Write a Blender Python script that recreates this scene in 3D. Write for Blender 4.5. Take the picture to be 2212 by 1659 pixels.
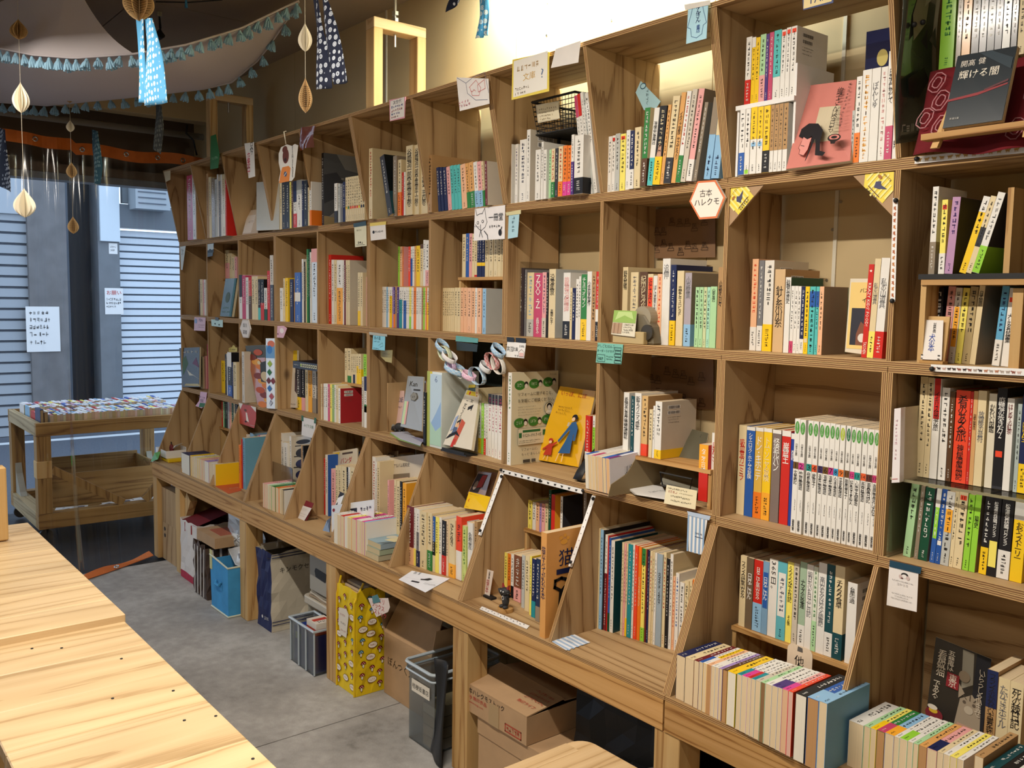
import bpy, bmesh, math, random
from mathutils import Vector, Matrix, Euler
random.seed(7)
S = bpy.context.scene
COL = S.collection
for o in list(bpy.data.objects): bpy.data.objects.remove(o)
# ---------------------------------------------------------------- camera, world, lights, exposure
FPX = 1958.378
CAMROT = Euler((1.4783, -0.0151, 0.8941), 'XYZ')
CAMLOC = Vector((5.5835, -1.8949, 1.5964))
cam = bpy.data.cameras.new('camera'); cam_o = bpy.data.objects.new('camera', cam); COL.objects.link(cam_o)
cam_o.location = CAMLOC; cam_o.rotation_euler = CAMROT
cam.sensor_fit = 'HORIZONTAL'; cam.sensor_width = 36.0; cam.lens = FPX/2212*36.0; cam.clip_start = .02
S.camera = cam_o
S.view_settings.view_transform = 'Standard'; S.view_settings.look = 'None'
S.view_settings.gamma = 1.0; S.view_settings.use_curve_mapping = False
S.view_settings.exposure = 0.0
wd = bpy.data.worlds.new('overcast_sky'); S.world = wd; wd.use_nodes = True
bg = wd.node_tree.nodes['Background']; bg.inputs[0].default_value = (.62, .78, 1.0, 1); bg.inputs[1].default_value = 2.1
def area(name, loc, rot, sx, sy, power, color, spread=180):
    l = bpy.data.lights.new(name, 'AREA'); l.shape = 'RECTANGLE'; l.size = sx; l.size_y = sy
    l.energy = power; l.color = color; l.spread = math.radians(spread)
    o = bpy.data.objects.new(name, l); COL.objects.link(o); o.location = loc; o.rotation_euler = rot
    return o
WARM = (1.0, .91, .79)
# fluorescent tubes hung over the big table, and one bare tube close to the wall above the shelf
area('tube_light', (4.15, -1.36, 2.62), (0, 0, 0), 1.3, .05, 60, WARM)
area('tube_light', (2.1, -1.36, 2.62), (0, 0, 0), 1.2, .05, 22, WARM)
area('tube_light', (5.6, -2.9, 2.7), (0, 0, 0), 1.2, .3, 30, WARM)
area('wall_tube_light', (3.45, .10, 2.80), (math.radians(20), 0, 0), 1.15, .05, 48, (.93, 1.0, .90))
# ---------------------------------------------------------------- pixel <-> scene helpers
RM = CAMROT.to_matrix()
def ray(px, py): return RM @ Vector(((px-1106)/FPX, -(py-829.5)/FPX, -1.0))
def at(px, py, ax, v):
    d = ray(px, py); i = 'xyz'.index(ax); return CAMLOC + d*((v-CAMLOC[i])/d[i])
def proj(p):
    d = RM.transposed() @ (Vector(p)-CAMLOC); return (1106+FPX*d.x/-d.z, 829.5-FPX*d.y/-d.z)
def xpx(px, y, z):                    # x of the point on the line (y, z) seen in column px
    a, b = 0.0, 5.4
    r = RM.transposed(); A = r @ (Vector((a, y, z))-CAMLOC); B = r @ (Vector((b, y, z))-CAMLOC)
    k = (px-1106)/FPX                 # d.x + k d.z = 0
    fa, fb = A.x+k*A.z, B.x+k*B.z
    return a+(b-a)*fa/(fa-fb)
def zpy(py, x, y):                    # z of the point on the vertical (x, y) seen in row py
    r = RM.transposed(); A = r @ (Vector((x, y, 0))-CAMLOC); B = r @ (Vector((x, y, 3))-CAMLOC)
    k = -(py-829.5)/FPX
    fa, fb = A.y+k*A.z, B.y+k*B.z
    return 3*fa/(fa-fb)
# ---------------------------------------------------------------- mesh helpers
def lin(c):
    if isinstance(c, str):
        c = [int(c[i:i+2], 16)/255 for i in (0, 2, 4)]
        return tuple(x/12.92 if x <= .04045 else ((x+.055)/1.055)**2.4 for x in c)
    return tuple(c[:3])
class MB:
    def __init__(s): s.v = []; s.f = []; s.c = []; s.m = []
    def poly(s, pts, c=None, m=0):
        n = len(s.v); s.v += [tuple(p) for p in pts]; s.f.append(tuple(range(n, n+len(pts)))); s.c.append(c); s.m.append(m)
    def face(s, idx, c=None, m=0): s.f.append(tuple(idx)); s.c.append(c); s.m.append(m)
    def hexa(s, p, c=None, m=0, ms=None):   # p: 8 points, 0-3 bottom ccw, 4-7 top
        n = len(s.v); s.v += [tuple(q) for q in p]
        for i, f in enumerate(((3, 2, 1, 0), (4, 5, 6, 7), (0, 1, 5, 4), (1, 2, 6, 5), (2, 3, 7, 6), (3, 0, 4, 7))):
            s.f.append(tuple(n+k for k in f)); s.c.append(c); s.m.append(ms[i] if ms else m)
    def box(s, a, b, c=None, m=0, ms=None):
        x0, y0, z0 = a; x1, y1, z1 = b
        s.hexa([(x0, y0, z0), (x1, y0, z0), (x1, y1, z0), (x0, y1, z0), (x0, y0, z1), (x1, y0, z1), (x1, y1, z1), (x0, y1, z1)], c, m, ms)
    def prism(s, pts, off, c=None, m=0, me=None):   # polygon extruded by the vector off
        n = len(s.v); k = len(pts); off = Vector(off)
        s.v += [tuple(p) for p in pts]+[tuple(Vector(p)+off) for p in pts]
        s.f.append(tuple(n+i for i in reversed(range(k)))); s.c.append(c); s.m.append(m)
        s.f.append(tuple(n+k+i for i in range(k))); s.c.append(c); s.m.append(m)
        for i in range(k):
            j = (i+1) % k; s.f.append((n+i, n+j, n+k+j, n+k+i)); s.c.append(c); s.m.append(m if me is None else me)
    def tube(s, path, r, seg=8, c=None, m=0, cap=True):
        path = [Vector(p) for p in path]; rings = []
        for i, p in enumerate(path):
            t = (path[min(i+1, len(path)-1)]-path[max(i-1, 0)]).normalized()
            u = t.cross(Vector((0, 0, 1)) if abs(t.z) < .9 else Vector((1, 0, 0))).normalized(); w = t.cross(u)
            rr = r[i] if isinstance(r, (list, tuple)) else r
            n = len(s.v); s.v += [tuple(p+u*rr*math.cos(a)+w*rr*math.sin(a)) for a in [2*math.pi*q/seg for q in range(seg)]]
            rings.append(n)
        for a, b in zip(rings, rings[1:]):
            for q in range(seg):
                q2 = (q+1) % seg; s.f.append((a+q, b+q, b+q2, a+q2)); s.c.append(c); s.m.append(m)
        if cap:
            s.f.append(tuple(rings[0]+q for q in range(seg))); s.c.append(c); s.m.append(m)
            s.f.append(tuple(rings[-1]+q for q in reversed(range(seg)))); s.c.append(c); s.m.append(m)
    def grid(s, fn, nu, nv, c=None, m=0):
        n = len(s.v)
        for j in range(nv+1):
            for i in range(nu+1): s.v.append(tuple(fn(i/nu, j/nv)))
        for j in range(nv):
            for i in range(nu):
                a = n+j*(nu+1)+i; s.f.append((a, a+1, a+nu+2, a+nu+1)); s.c.append(c(i/nu, j/nv) if callable(c) else c); s.m.append(m)
    def ball(s, ctr, r, seg=10, c=None, m=0, sc=(1, 1, 1)):
        ctr = Vector(ctr)
        def fn(u, v):
            a, b = 2*math.pi*u, math.pi*(v-.5)
            return ctr+Vector((r*sc[0]*math.cos(a)*math.cos(b), r*sc[1]*math.sin(a)*math.cos(b), r*sc[2]*math.sin(b)))
        s.grid(fn, seg, max(4, seg//2), c, m)
    def mesh(s, name, mats):
        me = bpy.data.meshes.new(name); me.from_pydata(s.v, [], s.f)
        if not isinstance(mats, (list, tuple)): mats = [mats]
        for q in mats: me.materials.append(q)
        if len(mats) > 1: me.polygons.foreach_set('material_index', s.m)
        if any(q is not None for q in s.c):
            ca = me.color_attributes.new('Col', 'FLOAT_COLOR', 'CORNER'); buf = []
            for f, q in zip(s.f, s.c):
                q = q or (.8, .8, .8); buf += [q[0], q[1], q[2], 1.0]*len(f)
            ca.data.foreach_set('color', buf)
        me.update(); return me
    def build(s, name, mats, parent=None, loc=(0, 0, 0), smooth=False, color=None, rot=None):
        me = s.mesh(name, mats)
        if smooth: me.polygons.foreach_set('use_smooth', [True]*len(me.polygons))
        o = bpy.data.objects.new(name, me); COL.objects.link(o); o.location = loc
        if rot: o.rotation_euler = rot
        if parent: o.parent = parent
        if color: o.color = (*lin(color), 1)
        return o
def tag(o, label=None, cat=None, group=None, kind=None):
    if label: o['label'] = label
    if cat: o['category'] = cat
    if group: o['group'] = group
    if kind: o['kind'] = kind
    return o
def thing(name, label, cat, loc=(0, 0, 0), rot=(0, 0, 0), group=None):
    o = bpy.data.objects.new(name, None); o.empty_display_size = .05; COL.objects.link(o); o.location = loc; o.rotation_euler = rot
    return tag(o, label, cat, group)
def bevel(o, w=.002, seg=1):
    md = o.modifiers.new('bevel', 'BEVEL'); md.width = w; md.segments = seg; md.limit_method = 'ANGLE'; return o
def sub(o, n=1):
    md = o.modifiers.new('subsurf', 'SUBSURF'); md.levels = n; md.render_levels = n; return o
# ---------------------------------------------------------------- materials
def nmat(name):
    m = bpy.data.materials.new(name); m.use_nodes = True; nt = m.node_tree
    return m, nt, nt.nodes['Principled BSDF']
def N(nt, t, **k):
    n = nt.nodes.new(t)
    for a, b in k.items():
        if a.startswith('i_'): n.inputs[int(a[2:])].default_value = b
        else: setattr(n, a, b)
    return n
def ramp(nt, stops, interp='LINEAR'):
    r = N(nt, 'ShaderNodeValToRGB'); r.color_ramp.interpolation = interp; e = r.color_ramp.elements
    while len(e) < len(stops): e.new(.5)
    for el, (p, c) in zip(e, stops): el.position = p; el.color = (*lin(c), 1)
    return r
def plain(name, c, rough=.6, metal=0, spec=.4, noise=0, nscale=20, trans=0, alpha=1, coat=0):
    m, nt, b = nmat(name); c = lin(c)
    b.inputs['Base Color'].default_value = (*c, 1); b.inputs['Roughness'].default_value = rough; b.inputs['Metallic'].default_value = metal
    b.inputs['Specular IOR Level'].default_value = spec
    if coat: b.inputs['Coat Weight'].default_value = coat
    if noise:
        tc = N(nt, 'ShaderNodeTexCoord'); n = N(nt, 'ShaderNodeTexNoise'); n.inputs['Scale'].default_value = nscale; n.inputs['Detail'].default_value = 4
        nt.links.new(tc.outputs['Object'], n.inputs['Vector'])
        r = ramp(nt, [(.3, tuple(x*(1-noise) for x in c)), (.7, tuple(min(1, x*(1+noise)) for x in c))])
        nt.links.new(n.outputs[0], r.inputs[0]); nt.links.new(r.outputs[0], b.inputs['Base Color'])
    return m
def wood(name, axis, c_lo, c_mid, c_hi, rings=4.5, across=5.0, along=.55, rough=.62, knots=True, knot_c='3a2413', bands=False):
    """wood / plywood face: grain runs along `axis` of the object, cathedral rings, fine fibre, sparse knots, offset per object"""
    m, nt, b = nmat(name); L = nt.links.new
    tc = N(nt, 'ShaderNodeTexCoord'); oi = N(nt, 'ShaderNodeObjectInfo')
    off = N(nt, 'ShaderNodeVectorMath', operation='SCALE'); comb = N(nt, 'ShaderNodeCombineXYZ')
    for k in range(3): L(oi.outputs['Random'], comb.inputs[k])
    L(comb.outputs[0], off.inputs[0]); off.inputs['Scale'].default_value = 37.0
    add = N(nt, 'ShaderNodeVectorMath', operation='ADD'); L(tc.outputs['Object'], add.inputs[0]); L(off.outputs[0], add.inputs[1])
    mp = N(nt, 'ShaderNodeMapping'); sc = [across]*3; sc['xyz'.index(axis)] = along; mp.inputs['Scale'].default_value = sc
    L(add.outputs[0], mp.inputs[0])
    n1 = N(nt, 'ShaderNodeTexNoise'); n1.inputs['Scale'].default_value = 1.0; n1.inputs['Detail'].default_value = 1.5; n1.inputs['Roughness'].default_value = .35
    n1.inputs['Distortion'].default_value = .35
    L(mp.outputs[0], n1.inputs['Vector'])
    mul = N(nt, 'ShaderNodeMath', operation='MULTIPLY', i_1=rings*2.0); L(n1.outputs[0], mul.inputs[0])
    fr = N(nt, 'ShaderNodeMath', operation='FRACT'); L(mul.outputs[0], fr.inputs[0])
    mp2 = N(nt, 'ShaderNodeMapping'); sc2 = [240.0]*3; sc2['xyz'.index(axis)] = 6.0; mp2.inputs['Scale'].default_value = sc2; L(add.outputs[0], mp2.inputs[0])
    n2 = N(nt, 'ShaderNodeTexNoise'); n2.inputs['Scale'].default_value = 1.0; n2.inputs['Detail'].default_value = 2.0; L(mp2.outputs[0], n2.inputs['Vector'])
    mx = N(nt, 'ShaderNodeMath', operation='MULTIPLY_ADD', i_1=.35, i_2=-.17); L(n2.outputs[0], mx.inputs[0])
    ad = N(nt, 'ShaderNodeMath', operation='ADD'); L(fr.outputs[0], ad.inputs[0]); L(mx.outputs[0], ad.inputs[1])
    r = ramp(nt, [(.0, c_mid), (.4, c_hi), (.78, c_mid), (.95, c_lo), (1.0, c_mid)])
    L(ad.outputs[0], r.inputs[0]); colr = r.outputs[0]
    # slow tone change
    n3 = N(nt, 'ShaderNodeTexNoise'); n3.inputs['Scale'].default_value = 1.6; n3.inputs['Detail'].default_value = 2.0; L(add.outputs[0], n3.inputs['Vector'])
    hv = N(nt, 'ShaderNodeHueSaturation'); L(colr, hv.inputs['Color'])
    mr = N(nt, 'ShaderNodeMapRange'); mr.inputs[1].default_value = .3; mr.inputs[2].default_value = .7; mr.inputs[3].default_value = .86; mr.inputs[4].default_value = 1.12
    L(n3.outputs[0], mr.inputs[0]); L(mr.outputs[0], hv.inputs['Value']); colr = hv.outputs[0]
    if knots:
        mp3 = N(nt, 'ShaderNodeMapping'); sc3 = [3.6]*3; sc3['xyz'.index(axis)] = 2.2; mp3.inputs['Scale'].default_value = sc3; L(add.outputs[0], mp3.inputs[0])
        vo = N(nt, 'ShaderNodeTexVoronoi'); vo.inputs['Scale'].default_value = 1.0; L(mp3.outputs[0], vo.inputs['Vector'])
        kr = ramp(nt, [(.0, (1, 1, 1)), (.045, (.8, .8, .8)), (.09, (.0, .0, .0))]); L(vo.outputs['Distance'], kr.inputs[0])
        mixk = N(nt, 'ShaderNodeMix', data_type='RGBA'); L(kr.outputs[0], mixk.inputs[0]); L(colr, mixk.inputs[6]); mixk.inputs[7].default_value = (*lin(knot_c), 1)
        colr = mixk.outputs[2]
    L(colr, b.inputs['Base Color']); b.inputs['Roughness'].default_value = rough; b.inputs['Specular IOR Level'].default_value = .3
    bp = N(nt, 'ShaderNodeBump'); bp.inputs['Strength'].default_value = .12; bp.inputs['Distance'].default_value = .002; L(ad.outputs[0], bp.inputs['Height']); L(bp.outputs[0], b.inputs['Normal'])
    return m
def plyedge(name, axis, t=.012):
    m, nt, b = nmat(name); L = nt.links.new
    tc = N(nt, 'ShaderNodeTexCoord'); sp = N(nt, 'ShaderNodeSeparateXYZ'); L(tc.outputs['Object'], sp.inputs[0])
    n = N(nt, 'ShaderNodeTexNoise'); n.inputs['Scale'].default_value = 60; L(tc.outputs['Object'], n.inputs['Vector'])
    k = N(nt, 'ShaderNodeMath', operation='MULTIPLY_ADD', i_1=1/t, i_2=.5); L(sp.outputs['XYZ'.index(axis.upper())], k.inputs[0])
    k2 = N(nt, 'ShaderNodeMath', operation='MULTIPLY_ADD', i_1=.16, i_2=-.08); L(n.outputs[0], k2.inputs[0])
    k3 = N(nt, 'ShaderNodeMath', operation='ADD'); L(k.outputs[0], k3.inputs[0]); L(k2.outputs[0], k3.inputs[1])
    r = ramp(nt, [(0, 'b08a58'), (.2, 'b99562'), (.24, '6f4c2b'), (.42, '7d5833'), (.46, 'bd9a66'), (.58, 'b28d5c'), (.62, '6a4828'), (.8, '7b5631'), (.84, 'c6a370'), (1, 'b99360')])
    L(k3.outputs[0], r.inputs[0]); L(r.outputs[0], b.inputs['Base Color']); b.inputs['Roughness'].default_value = .75
    return m
PLY = ('80603d', 'a98a61', 'b4966d')
M = {}
M['ply_x'] = wood('plywood_grain_x', 'x', *PLY)
M['ply_y'] = wood('plywood_grain_y', 'y', *PLY)
M['ply_z'] = wood('plywood_grain_z', 'z', *PLY)
M['edge_z'] = plyedge('plywood_edge_layers_z', 'z'); M['edge_x'] = plyedge('plywood_edge_layers_x', 'x')
M['pine_x'] = wood('pine_beam_x', 'x', '8a5c2c', 'b58a52', 'c19660', rings=5, across=9, along=.35)
M['pine_y'] = wood('pine_plank_y', 'y', 'a98a60', 'c4a67c', 'ceb289', rings=4, across=7, along=.4, rough=.42, knot_c='6b4424')
M['pine_z'] = wood('pine_post_z', 'z', '9a7040', 'bd9761', 'c9a772', rings=4, across=9, along=.35)
M['cart_y'] = wood('weathered_pine', 'y', '6d4a2a', '94703f', 'a5804c', rings=5, across=9, along=.4)
M['cart_z'] = wood('weathered_pine_post', 'z', '6d4a2a', '94703f', 'a5804c', rings=5, across=9, along=.4)
M['cart_x'] = wood('weathered_pine_rail', 'x', '7d6744', 'a38d66', 'b09a74', rings=5, across=9, along=.4)
def objcol(name, rough=.55, spec=.4, noise=.06, coat=0):
    m, nt, b = nmat(name); oi = N(nt, 'ShaderNodeObjectInfo'); hv = N(nt, 'ShaderNodeHueSaturation')
    tc = N(nt, 'ShaderNodeTexCoord'); n = N(nt, 'ShaderNodeTexNoise'); n.inputs['Scale'].default_value = 30; n.inputs['Detail'].default_value = 3
    nt.links.new(tc.outputs['Object'], n.inputs['Vector'])
    mr = N(nt, 'ShaderNodeMapRange'); mr.inputs[3].default_value = 1-noise; mr.inputs[4].default_value = 1+noise
    nt.links.new(n.outputs[0], mr.inputs[0]); nt.links.new(mr.outputs[0], hv.inputs['Value'])
    nt.links.new(oi.outputs['Color'], hv.inputs['Color']); nt.links.new(hv.outputs[0], b.inputs['Base Color'])
    b.inputs['Roughness'].default_value = rough; b.inputs['Specular IOR Level'].default_value = spec
    if coat: b.inputs['Coat Weight'].default_value = coat; b.inputs['Coat Roughness'].default_value = .12
    return m
M['cover'] = objcol('printed_cover_stock', .45); M['gloss'] = objcol('glossy_laminated_cover', .25, .5, .04, .5)
M['cloth'] = objcol('plain_cloth', .9, .1, .1); M['paint'] = objcol('painted_surface', .5, .4, .03)
def colattr(name, rough=.5, spec=.3):
    m, nt, b = nmat(name); a = N(nt, 'ShaderNodeVertexColor', layer_name='Col'); nt.links.new(a.outputs[0], b.inputs['Base Color'])
    b.inputs['Roughness'].default_value = rough; b.inputs['Specular IOR Level'].default_value = spec; return m
M['ink'] = colattr('printing_ink', .55, .3)
def pages(name):                      # page block: fine leaf lines across the thickness (local x)
    m, nt, b = nmat(name); L = nt.links.new; oi = N(nt, 'ShaderNodeObjectInfo'); tc = N(nt, 'ShaderNodeTexCoord')
    mp = N(nt, 'ShaderNodeMapping'); mp.inputs['Scale'].default_value = (900, 3, 3); L(tc.outputs['Object'], mp.inputs[0])
    n = N(nt, 'ShaderNodeTexNoise'); n.inputs['Scale'].default_value = 1; n.inputs['Detail'].default_value = 2; L(mp.outputs[0], n.inputs['Vector'])
    mr = N(nt, 'ShaderNodeMapRange'); mr.inputs[3].default_value = .82; mr.inputs[4].default_value = 1.1; L(n.outputs[0], mr.inputs[0])
    hv = N(nt, 'ShaderNodeHueSaturation'); L(mr.outputs[0], hv.inputs['Value']); L(oi.outputs['Color'], hv.inputs['Color']); L(hv.outputs[0], b.inputs['Base Color'])
    b.inputs['Roughness'].default_value = .85; b.inputs['Specular IOR Level'].default_value = .15; return m
M['pages'] = pages('page_block')
M['white'] = plain('white_paper', (.80, .79, .77), .7)
def film(name, tint=(1, 1, 1), gl=.06, rough=.08):      # clear thin plastic
    m, nt, b = nmat(name); nt.nodes.remove(b); L = nt.links.new; out = nt.nodes['Material Output']
    t = N(nt, 'ShaderNodeBsdfTransparent'); t.inputs[0].default_value = (*tint, 1); g = N(nt, 'ShaderNodeBsdfGlossy'); g.inputs['Roughness'].default_value = rough
    lw = N(nt, 'ShaderNodeLayerWeight'); lw.inputs[0].default_value = .25
    ma = N(nt, 'ShaderNodeMath', operation='MULTIPLY_ADD', i_1=.5, i_2=gl); L(lw.outputs['Fresnel'], ma.inputs[0])
    mx = N(nt, 'ShaderNodeMixShader'); L(ma.outputs[0], mx.inputs[0]); L(t.outputs[0], mx.inputs[1]); L(g.outputs[0], mx.inputs[2]); L(mx.outputs[0], out.inputs[0])
    return m
M['film'] = film('clear_vinyl_film', (.98, .99, 1.0), .03); M['clear'] = film('clear_plastic', (.9, .92, .92), .05, .12)
M['steel'] = plain('zinc_plated_steel', (.55, .57, .58), .3, 1); M['black'] = plain('black_matte', (.012, .012, .013), .55)
M['card'] = plain('corrugated_cardboard', (.42, .265, .14), .85, noise=.07, nscale=14); M['kraft'] = plain('kraft_paper', (.40, .26, .15), .85, noise=.08)
# ---------------------------------------------------------------- printing: text and flat shapes
_tc = {}
def textmesh(s, vertical=False, font=None):
    k = (s, vertical)
    if k in _tc: return _tc[k]
    cu = bpy.data.curves.new('lettering', 'FONT'); cu.resolution_u = 1
    cu.body = '\n'.join(s) if vertical else s
    cu.size = 1.0; cu.align_x = 'CENTER'; cu.align_y = 'TOP' if vertical else 'CENTER'; cu.space_line = .62 if vertical else 1.0
    o = bpy.data.objects.new('lettering', cu); COL.objects.link(o)
    bpy.context.view_layer.update()
    me = o.evaluated_get(bpy.context.evaluated_depsgraph_get()).to_mesh()
    v = [tuple(x.co) for x in me.vertices]; f = [tuple(p.vertices) for p in me.polygons]
    o.to_mesh_clear() if False else None
    bpy.data.objects.remove(o); bpy.data.curves.remove(cu)
    if v:
        xs = [p[0] for p in v]; ys = [p[1] for p in v]; bb = (min(xs), max(xs), min(ys), max(ys))
    else: bb = (0, 1, 0, 1)
    _tc[k] = (v, f, bb); return _tc[k]
def put_text(mb, s, c, x0, x1, y0, y1, O, U, V, W, vertical=False, lift=.0004, keep=True, rot=0):
    """fit the string into the rectangle x0..x1, y0..y1 of the plane O + U*x + V*y (W = outward normal)"""
    v, f, bb = textmesh(s, vertical); w = bb[1]-bb[0] or 1; h = bb[3]-bb[2] or 1; W_, H_ = x1-x0, y1-y0
    rw, rh = (W_, H_) if not rot else (H_, W_)
    sx, sy = rw/w, rh/h
    if keep:
        k = min(sx, sy); sx = sy = k
        if not vertical: sx = min(rw/w, k*1.25)
        else: sy = min(rh/h, k*1.35)
    cx, cy = (x0+x1)/2, (y0+y1)/2; mx, my = (bb[0]+bb[1])/2, (bb[2]+bb[3])/2
    n = len(mb.v); c = lin(c)
    for p in v:
        a, b = (p[0]-mx)*sx, (p[1]-my)*sy
        if rot: a, b = b*rot, -a*rot
        mb.v.append(tuple(O+U*(cx+a)+V*(cy+b)+W*lift))
    for q in f: mb.f.append(tuple(n+i for i in q)); mb.c.append(c); mb.m.append(0)
def put_poly(mb, pts, c, O, U, V, W, lift=.0003):
    mb.poly([O+U*x+V*y+W*lift for x, y in pts], lin(c))
def put_marks(mb, c, x0, x1, y0, y1, O, U, V, W, vertical=True, n=6, rnd=None, lift=.0004, fill=.75):
    """a row of n small illegible characters, each of a few strokes"""
    rnd = rnd or random; c = lin(c)
    for i in range(n):
        if vertical: a0, a1, b1, b0 = x0, x1, y1-(y1-y0)*i/n, y1-(y1-y0)*(i+fill)/n
        else: a0, a1, b0, b1 = x0+(x1-x0)*i/n, x0+(x1-x0)*(i+fill)/n, y0, y1
        w, h = a1-a0, b1-b0; t = .16
        for k in range(rnd.randint(2, 4)):
            if rnd.random() < .5: yy = b0+h*rnd.random()*(1-t); r = (a0+w*.1*rnd.random(), yy, a1-w*.25*rnd.random(), yy+h*t)
            else: xx = a0+w*rnd.random()*(1-t); r = (xx, b0+h*.2*rnd.random(), xx+w*t, b1-h*.2*rnd.random())
            mb.poly([O+U*p+V*q+W*lift for p, q in ((r[0], r[1]), (r[2], r[1]), (r[2], r[3]), (r[0], r[3]))], c)
def ellipse(cx, cy, rx, ry, n=18, a0=0, a1=2*math.pi): return [(cx+rx*math.cos(a0+(a1-a0)*i/n), cy+ry*math.sin(a0+(a1-a0)*i/n)) for i in range(n)]
def rect(x0, y0, x1, y1): return [(x0, y0), (x1, y0), (x1, y1), (x0, y1)]
def stroke(pts, w):                    # a polyline as one thin quad per segment
    out = []
    for (x0, y0), (x1, y1) in zip(pts, pts[1:]):
        dx, dy = x1-x0, y1-y0; l = math.hypot(dx, dy) or 1; nx, ny = -dy/l*w/2, dx/l*w/2; ex, ey = dx/l*w/2, dy/l*w/2
        out.append([(x0-nx-ex, y0-ny-ey), (x1-nx+ex, y1-ny+ey), (x1+nx+ex, y1+ny+ey), (x0+nx-ex, y0+ny-ey)])
    return out
def art(mb, items, O, U, V, W, w, h, lift=.0003, step=.00012):
    """items in 0..1 units of a w x h sheet: ('p',col,pts) ('e',col,cx,cy,rx,ry) ('r',col,x0,y0,x1,y1) ('l',col,width,pts) ('t',col,s,x0,y0,x1,y1[,vertical]) ('m',col,x0,y0,x1,y1,vertical,n)"""
    z = lift
    for it in items:
        k = it[0]
        if k == 'p': put_poly(mb, [(x*w, y*h) for x, y in it[2]], it[1], O, U, V, W, z)
        elif k == 'e': put_poly(mb, [(x*w, y*h) for x, y in ellipse(*it[2:6])], it[1], O, U, V, W, z)
        elif k == 'r': put_poly(mb, [(x*w, y*h) for x, y in rect(*it[2:6])], it[1], O, U, V, W, z)
        elif k == 'l':
            for q in stroke([(x*w, y*h) for x, y in it[3]], it[2]*min(w, h)): put_poly(mb, q, it[1], O, U, V, W, z)
        elif k == 't': put_text(mb, it[2], it[1], it[3]*w, it[5]*w, it[4]*h, it[6]*h, O, U, V, W, vertical=len(it) > 7 and it[7] == 1, lift=z, rot=it[7]/10 if len(it) > 7 and it[7] in (10, -10) else 0)
        elif k == 'm': put_marks(mb, it[1], it[2]*w, it[4]*w, it[3]*h, it[5]*h, O, U, V, W, it[6], it[7], lift=z)
        z += step
EX, EY, EZ = Vector((1, 0, 0)), Vector((0, 1, 0)), Vector((0, 0, 1))
def frame3(tl, tr, bl):               # sheet axes from three corners
    tl, tr, bl = Vector(tl), Vector(tr), Vector(bl); U = tr-tl; V = tl-bl; w, h = U.length, V.length
    U.normalize(); V.normalize(); Wn = U.cross(V).normalized(); return bl, U, V, Wn, w, h
# ================================================================ THE SETTING
W_ = .455                              # width of one column of the shelf
ZTA, ZAB, ZBD, ZBASE, YBASE, ZTOP, YTOP = 1.9009, 1.4622, 1.0257, .594, -.1784, 2.3286, -.0872
TH = .012; YW = .238                   # plywood thickness, wall plane
CEIL = 2.853
# floor
m, nt, b = nmat('concrete_floor'); L = nt.links.new
tc = N(nt, 'ShaderNodeTexCoord')
n1 = N(nt, 'ShaderNodeTexNoise'); n1.inputs['Scale'].default_value = 1.7; n1.inputs['Detail'].default_value = 8; n1.inputs['Roughness'].default_value = .62; L(tc.outputs['Object'], n1.inputs['Vector'])
n2 = N(nt, 'ShaderNodeTexNoise'); n2.inputs['Scale'].default_value = 22; n2.inputs['Detail'].default_value = 5; L(tc.outputs['Object'], n2.inputs['Vector'])
n3 = N(nt, 'ShaderNodeTexNoise'); n3.inputs['Scale'].default_value = 160; n3.inputs['Detail'].default_value = 2; L(tc.outputs['Object'], n3.inputs['Vector'])
ad = N(nt, 'ShaderNodeMath', operation='MULTIPLY_ADD', i_1=.35); L(n2.outputs[0], ad.inputs[0]); L(n1.outputs[0], ad.inputs[2])
ad2 = N(nt, 'ShaderNodeMath', operation='MULTIPLY_ADD', i_1=.14); L(n3.outputs[0], ad2.inputs[0]); L(ad.outputs[0], ad2.inputs[2])
r = ramp(nt, [(.48, '6e6b67'), (.62, '8d8a86'), (.78, '9f9c98'), (.92, 'b3b1ad')]); L(ad2.outputs[0], r.inputs[0]); L(r.outputs[0], b.inputs['Base Color'])
b.inputs['Roughness'].default_value = .72
bp = N(nt, 'ShaderNodeBump'); bp.inputs['Strength'].default_value = .25; bp.inputs['Distance'].default_value = .004; L(ad2.outputs[0], bp.inputs['Height']); L(bp.outputs[0], b.inputs['Normal'])
M['floor'] = m
mb = MB()
# two slabs with a narrow joint seen running across the floor
JX = 3.05
mb.box((.12, -5.2, -.12), (2.62, .24, 0)); mb.box((2.626, -5.2, -.12), (8.2, .24, 0)); mb.box((2.62, -5.2, -.12), (2.626, .24, -.006))
tag(mb.build('floor', M['floor']), 'grey concrete floor', kind='structure')
M['wallpaint'] = plain('yellow_beige_wall_board', (.50, .385, .21), .7, noise=.03, nscale=6)
M['ceil'] = plain('brown_grey_ceiling_board', (.30, .24, .18), .8, noise=.05, nscale=3)
mb = MB()
xs = [-.5, 1.1, 2.02, 2.93, 3.84, 4.75, 5.66, 8.2]
for a, c in zip(xs, xs[1:]): mb.box((a+.0015, YW, -.1), (c-.0015, YW+.1, CEIL))
mb.box((-.5, YW+.004, -.1), (8.2, YW+.1, CEIL))
wall = mb.build('wall_back', M['wallpaint']); tag(wall, 'yellow-beige boarded wall behind the shelves', kind='structure')
M['batten'] = plain('white_joint_strip', (.62, .58, .47), .6)
for x in (2.02, 4.26):                 # pale joint strips on the wall boards
    q = MB(); q.box((x-.005, YW-.004, 1.47), (x+.005, YW, CEIL)); q.build('joint_strip', M['batten'], wall)
for x, z in ((3.1, 2.52), (3.1, 2.63), (4.25, 1.79), (4.24, 1.66), (4.27, 1.86), (3.42, 2.5)):
    q = MB(); q.tube([(x, YW-.002, z), (x, YW, z)], .004, 8); q.build('screw_head', M['steel'], wall)
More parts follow.
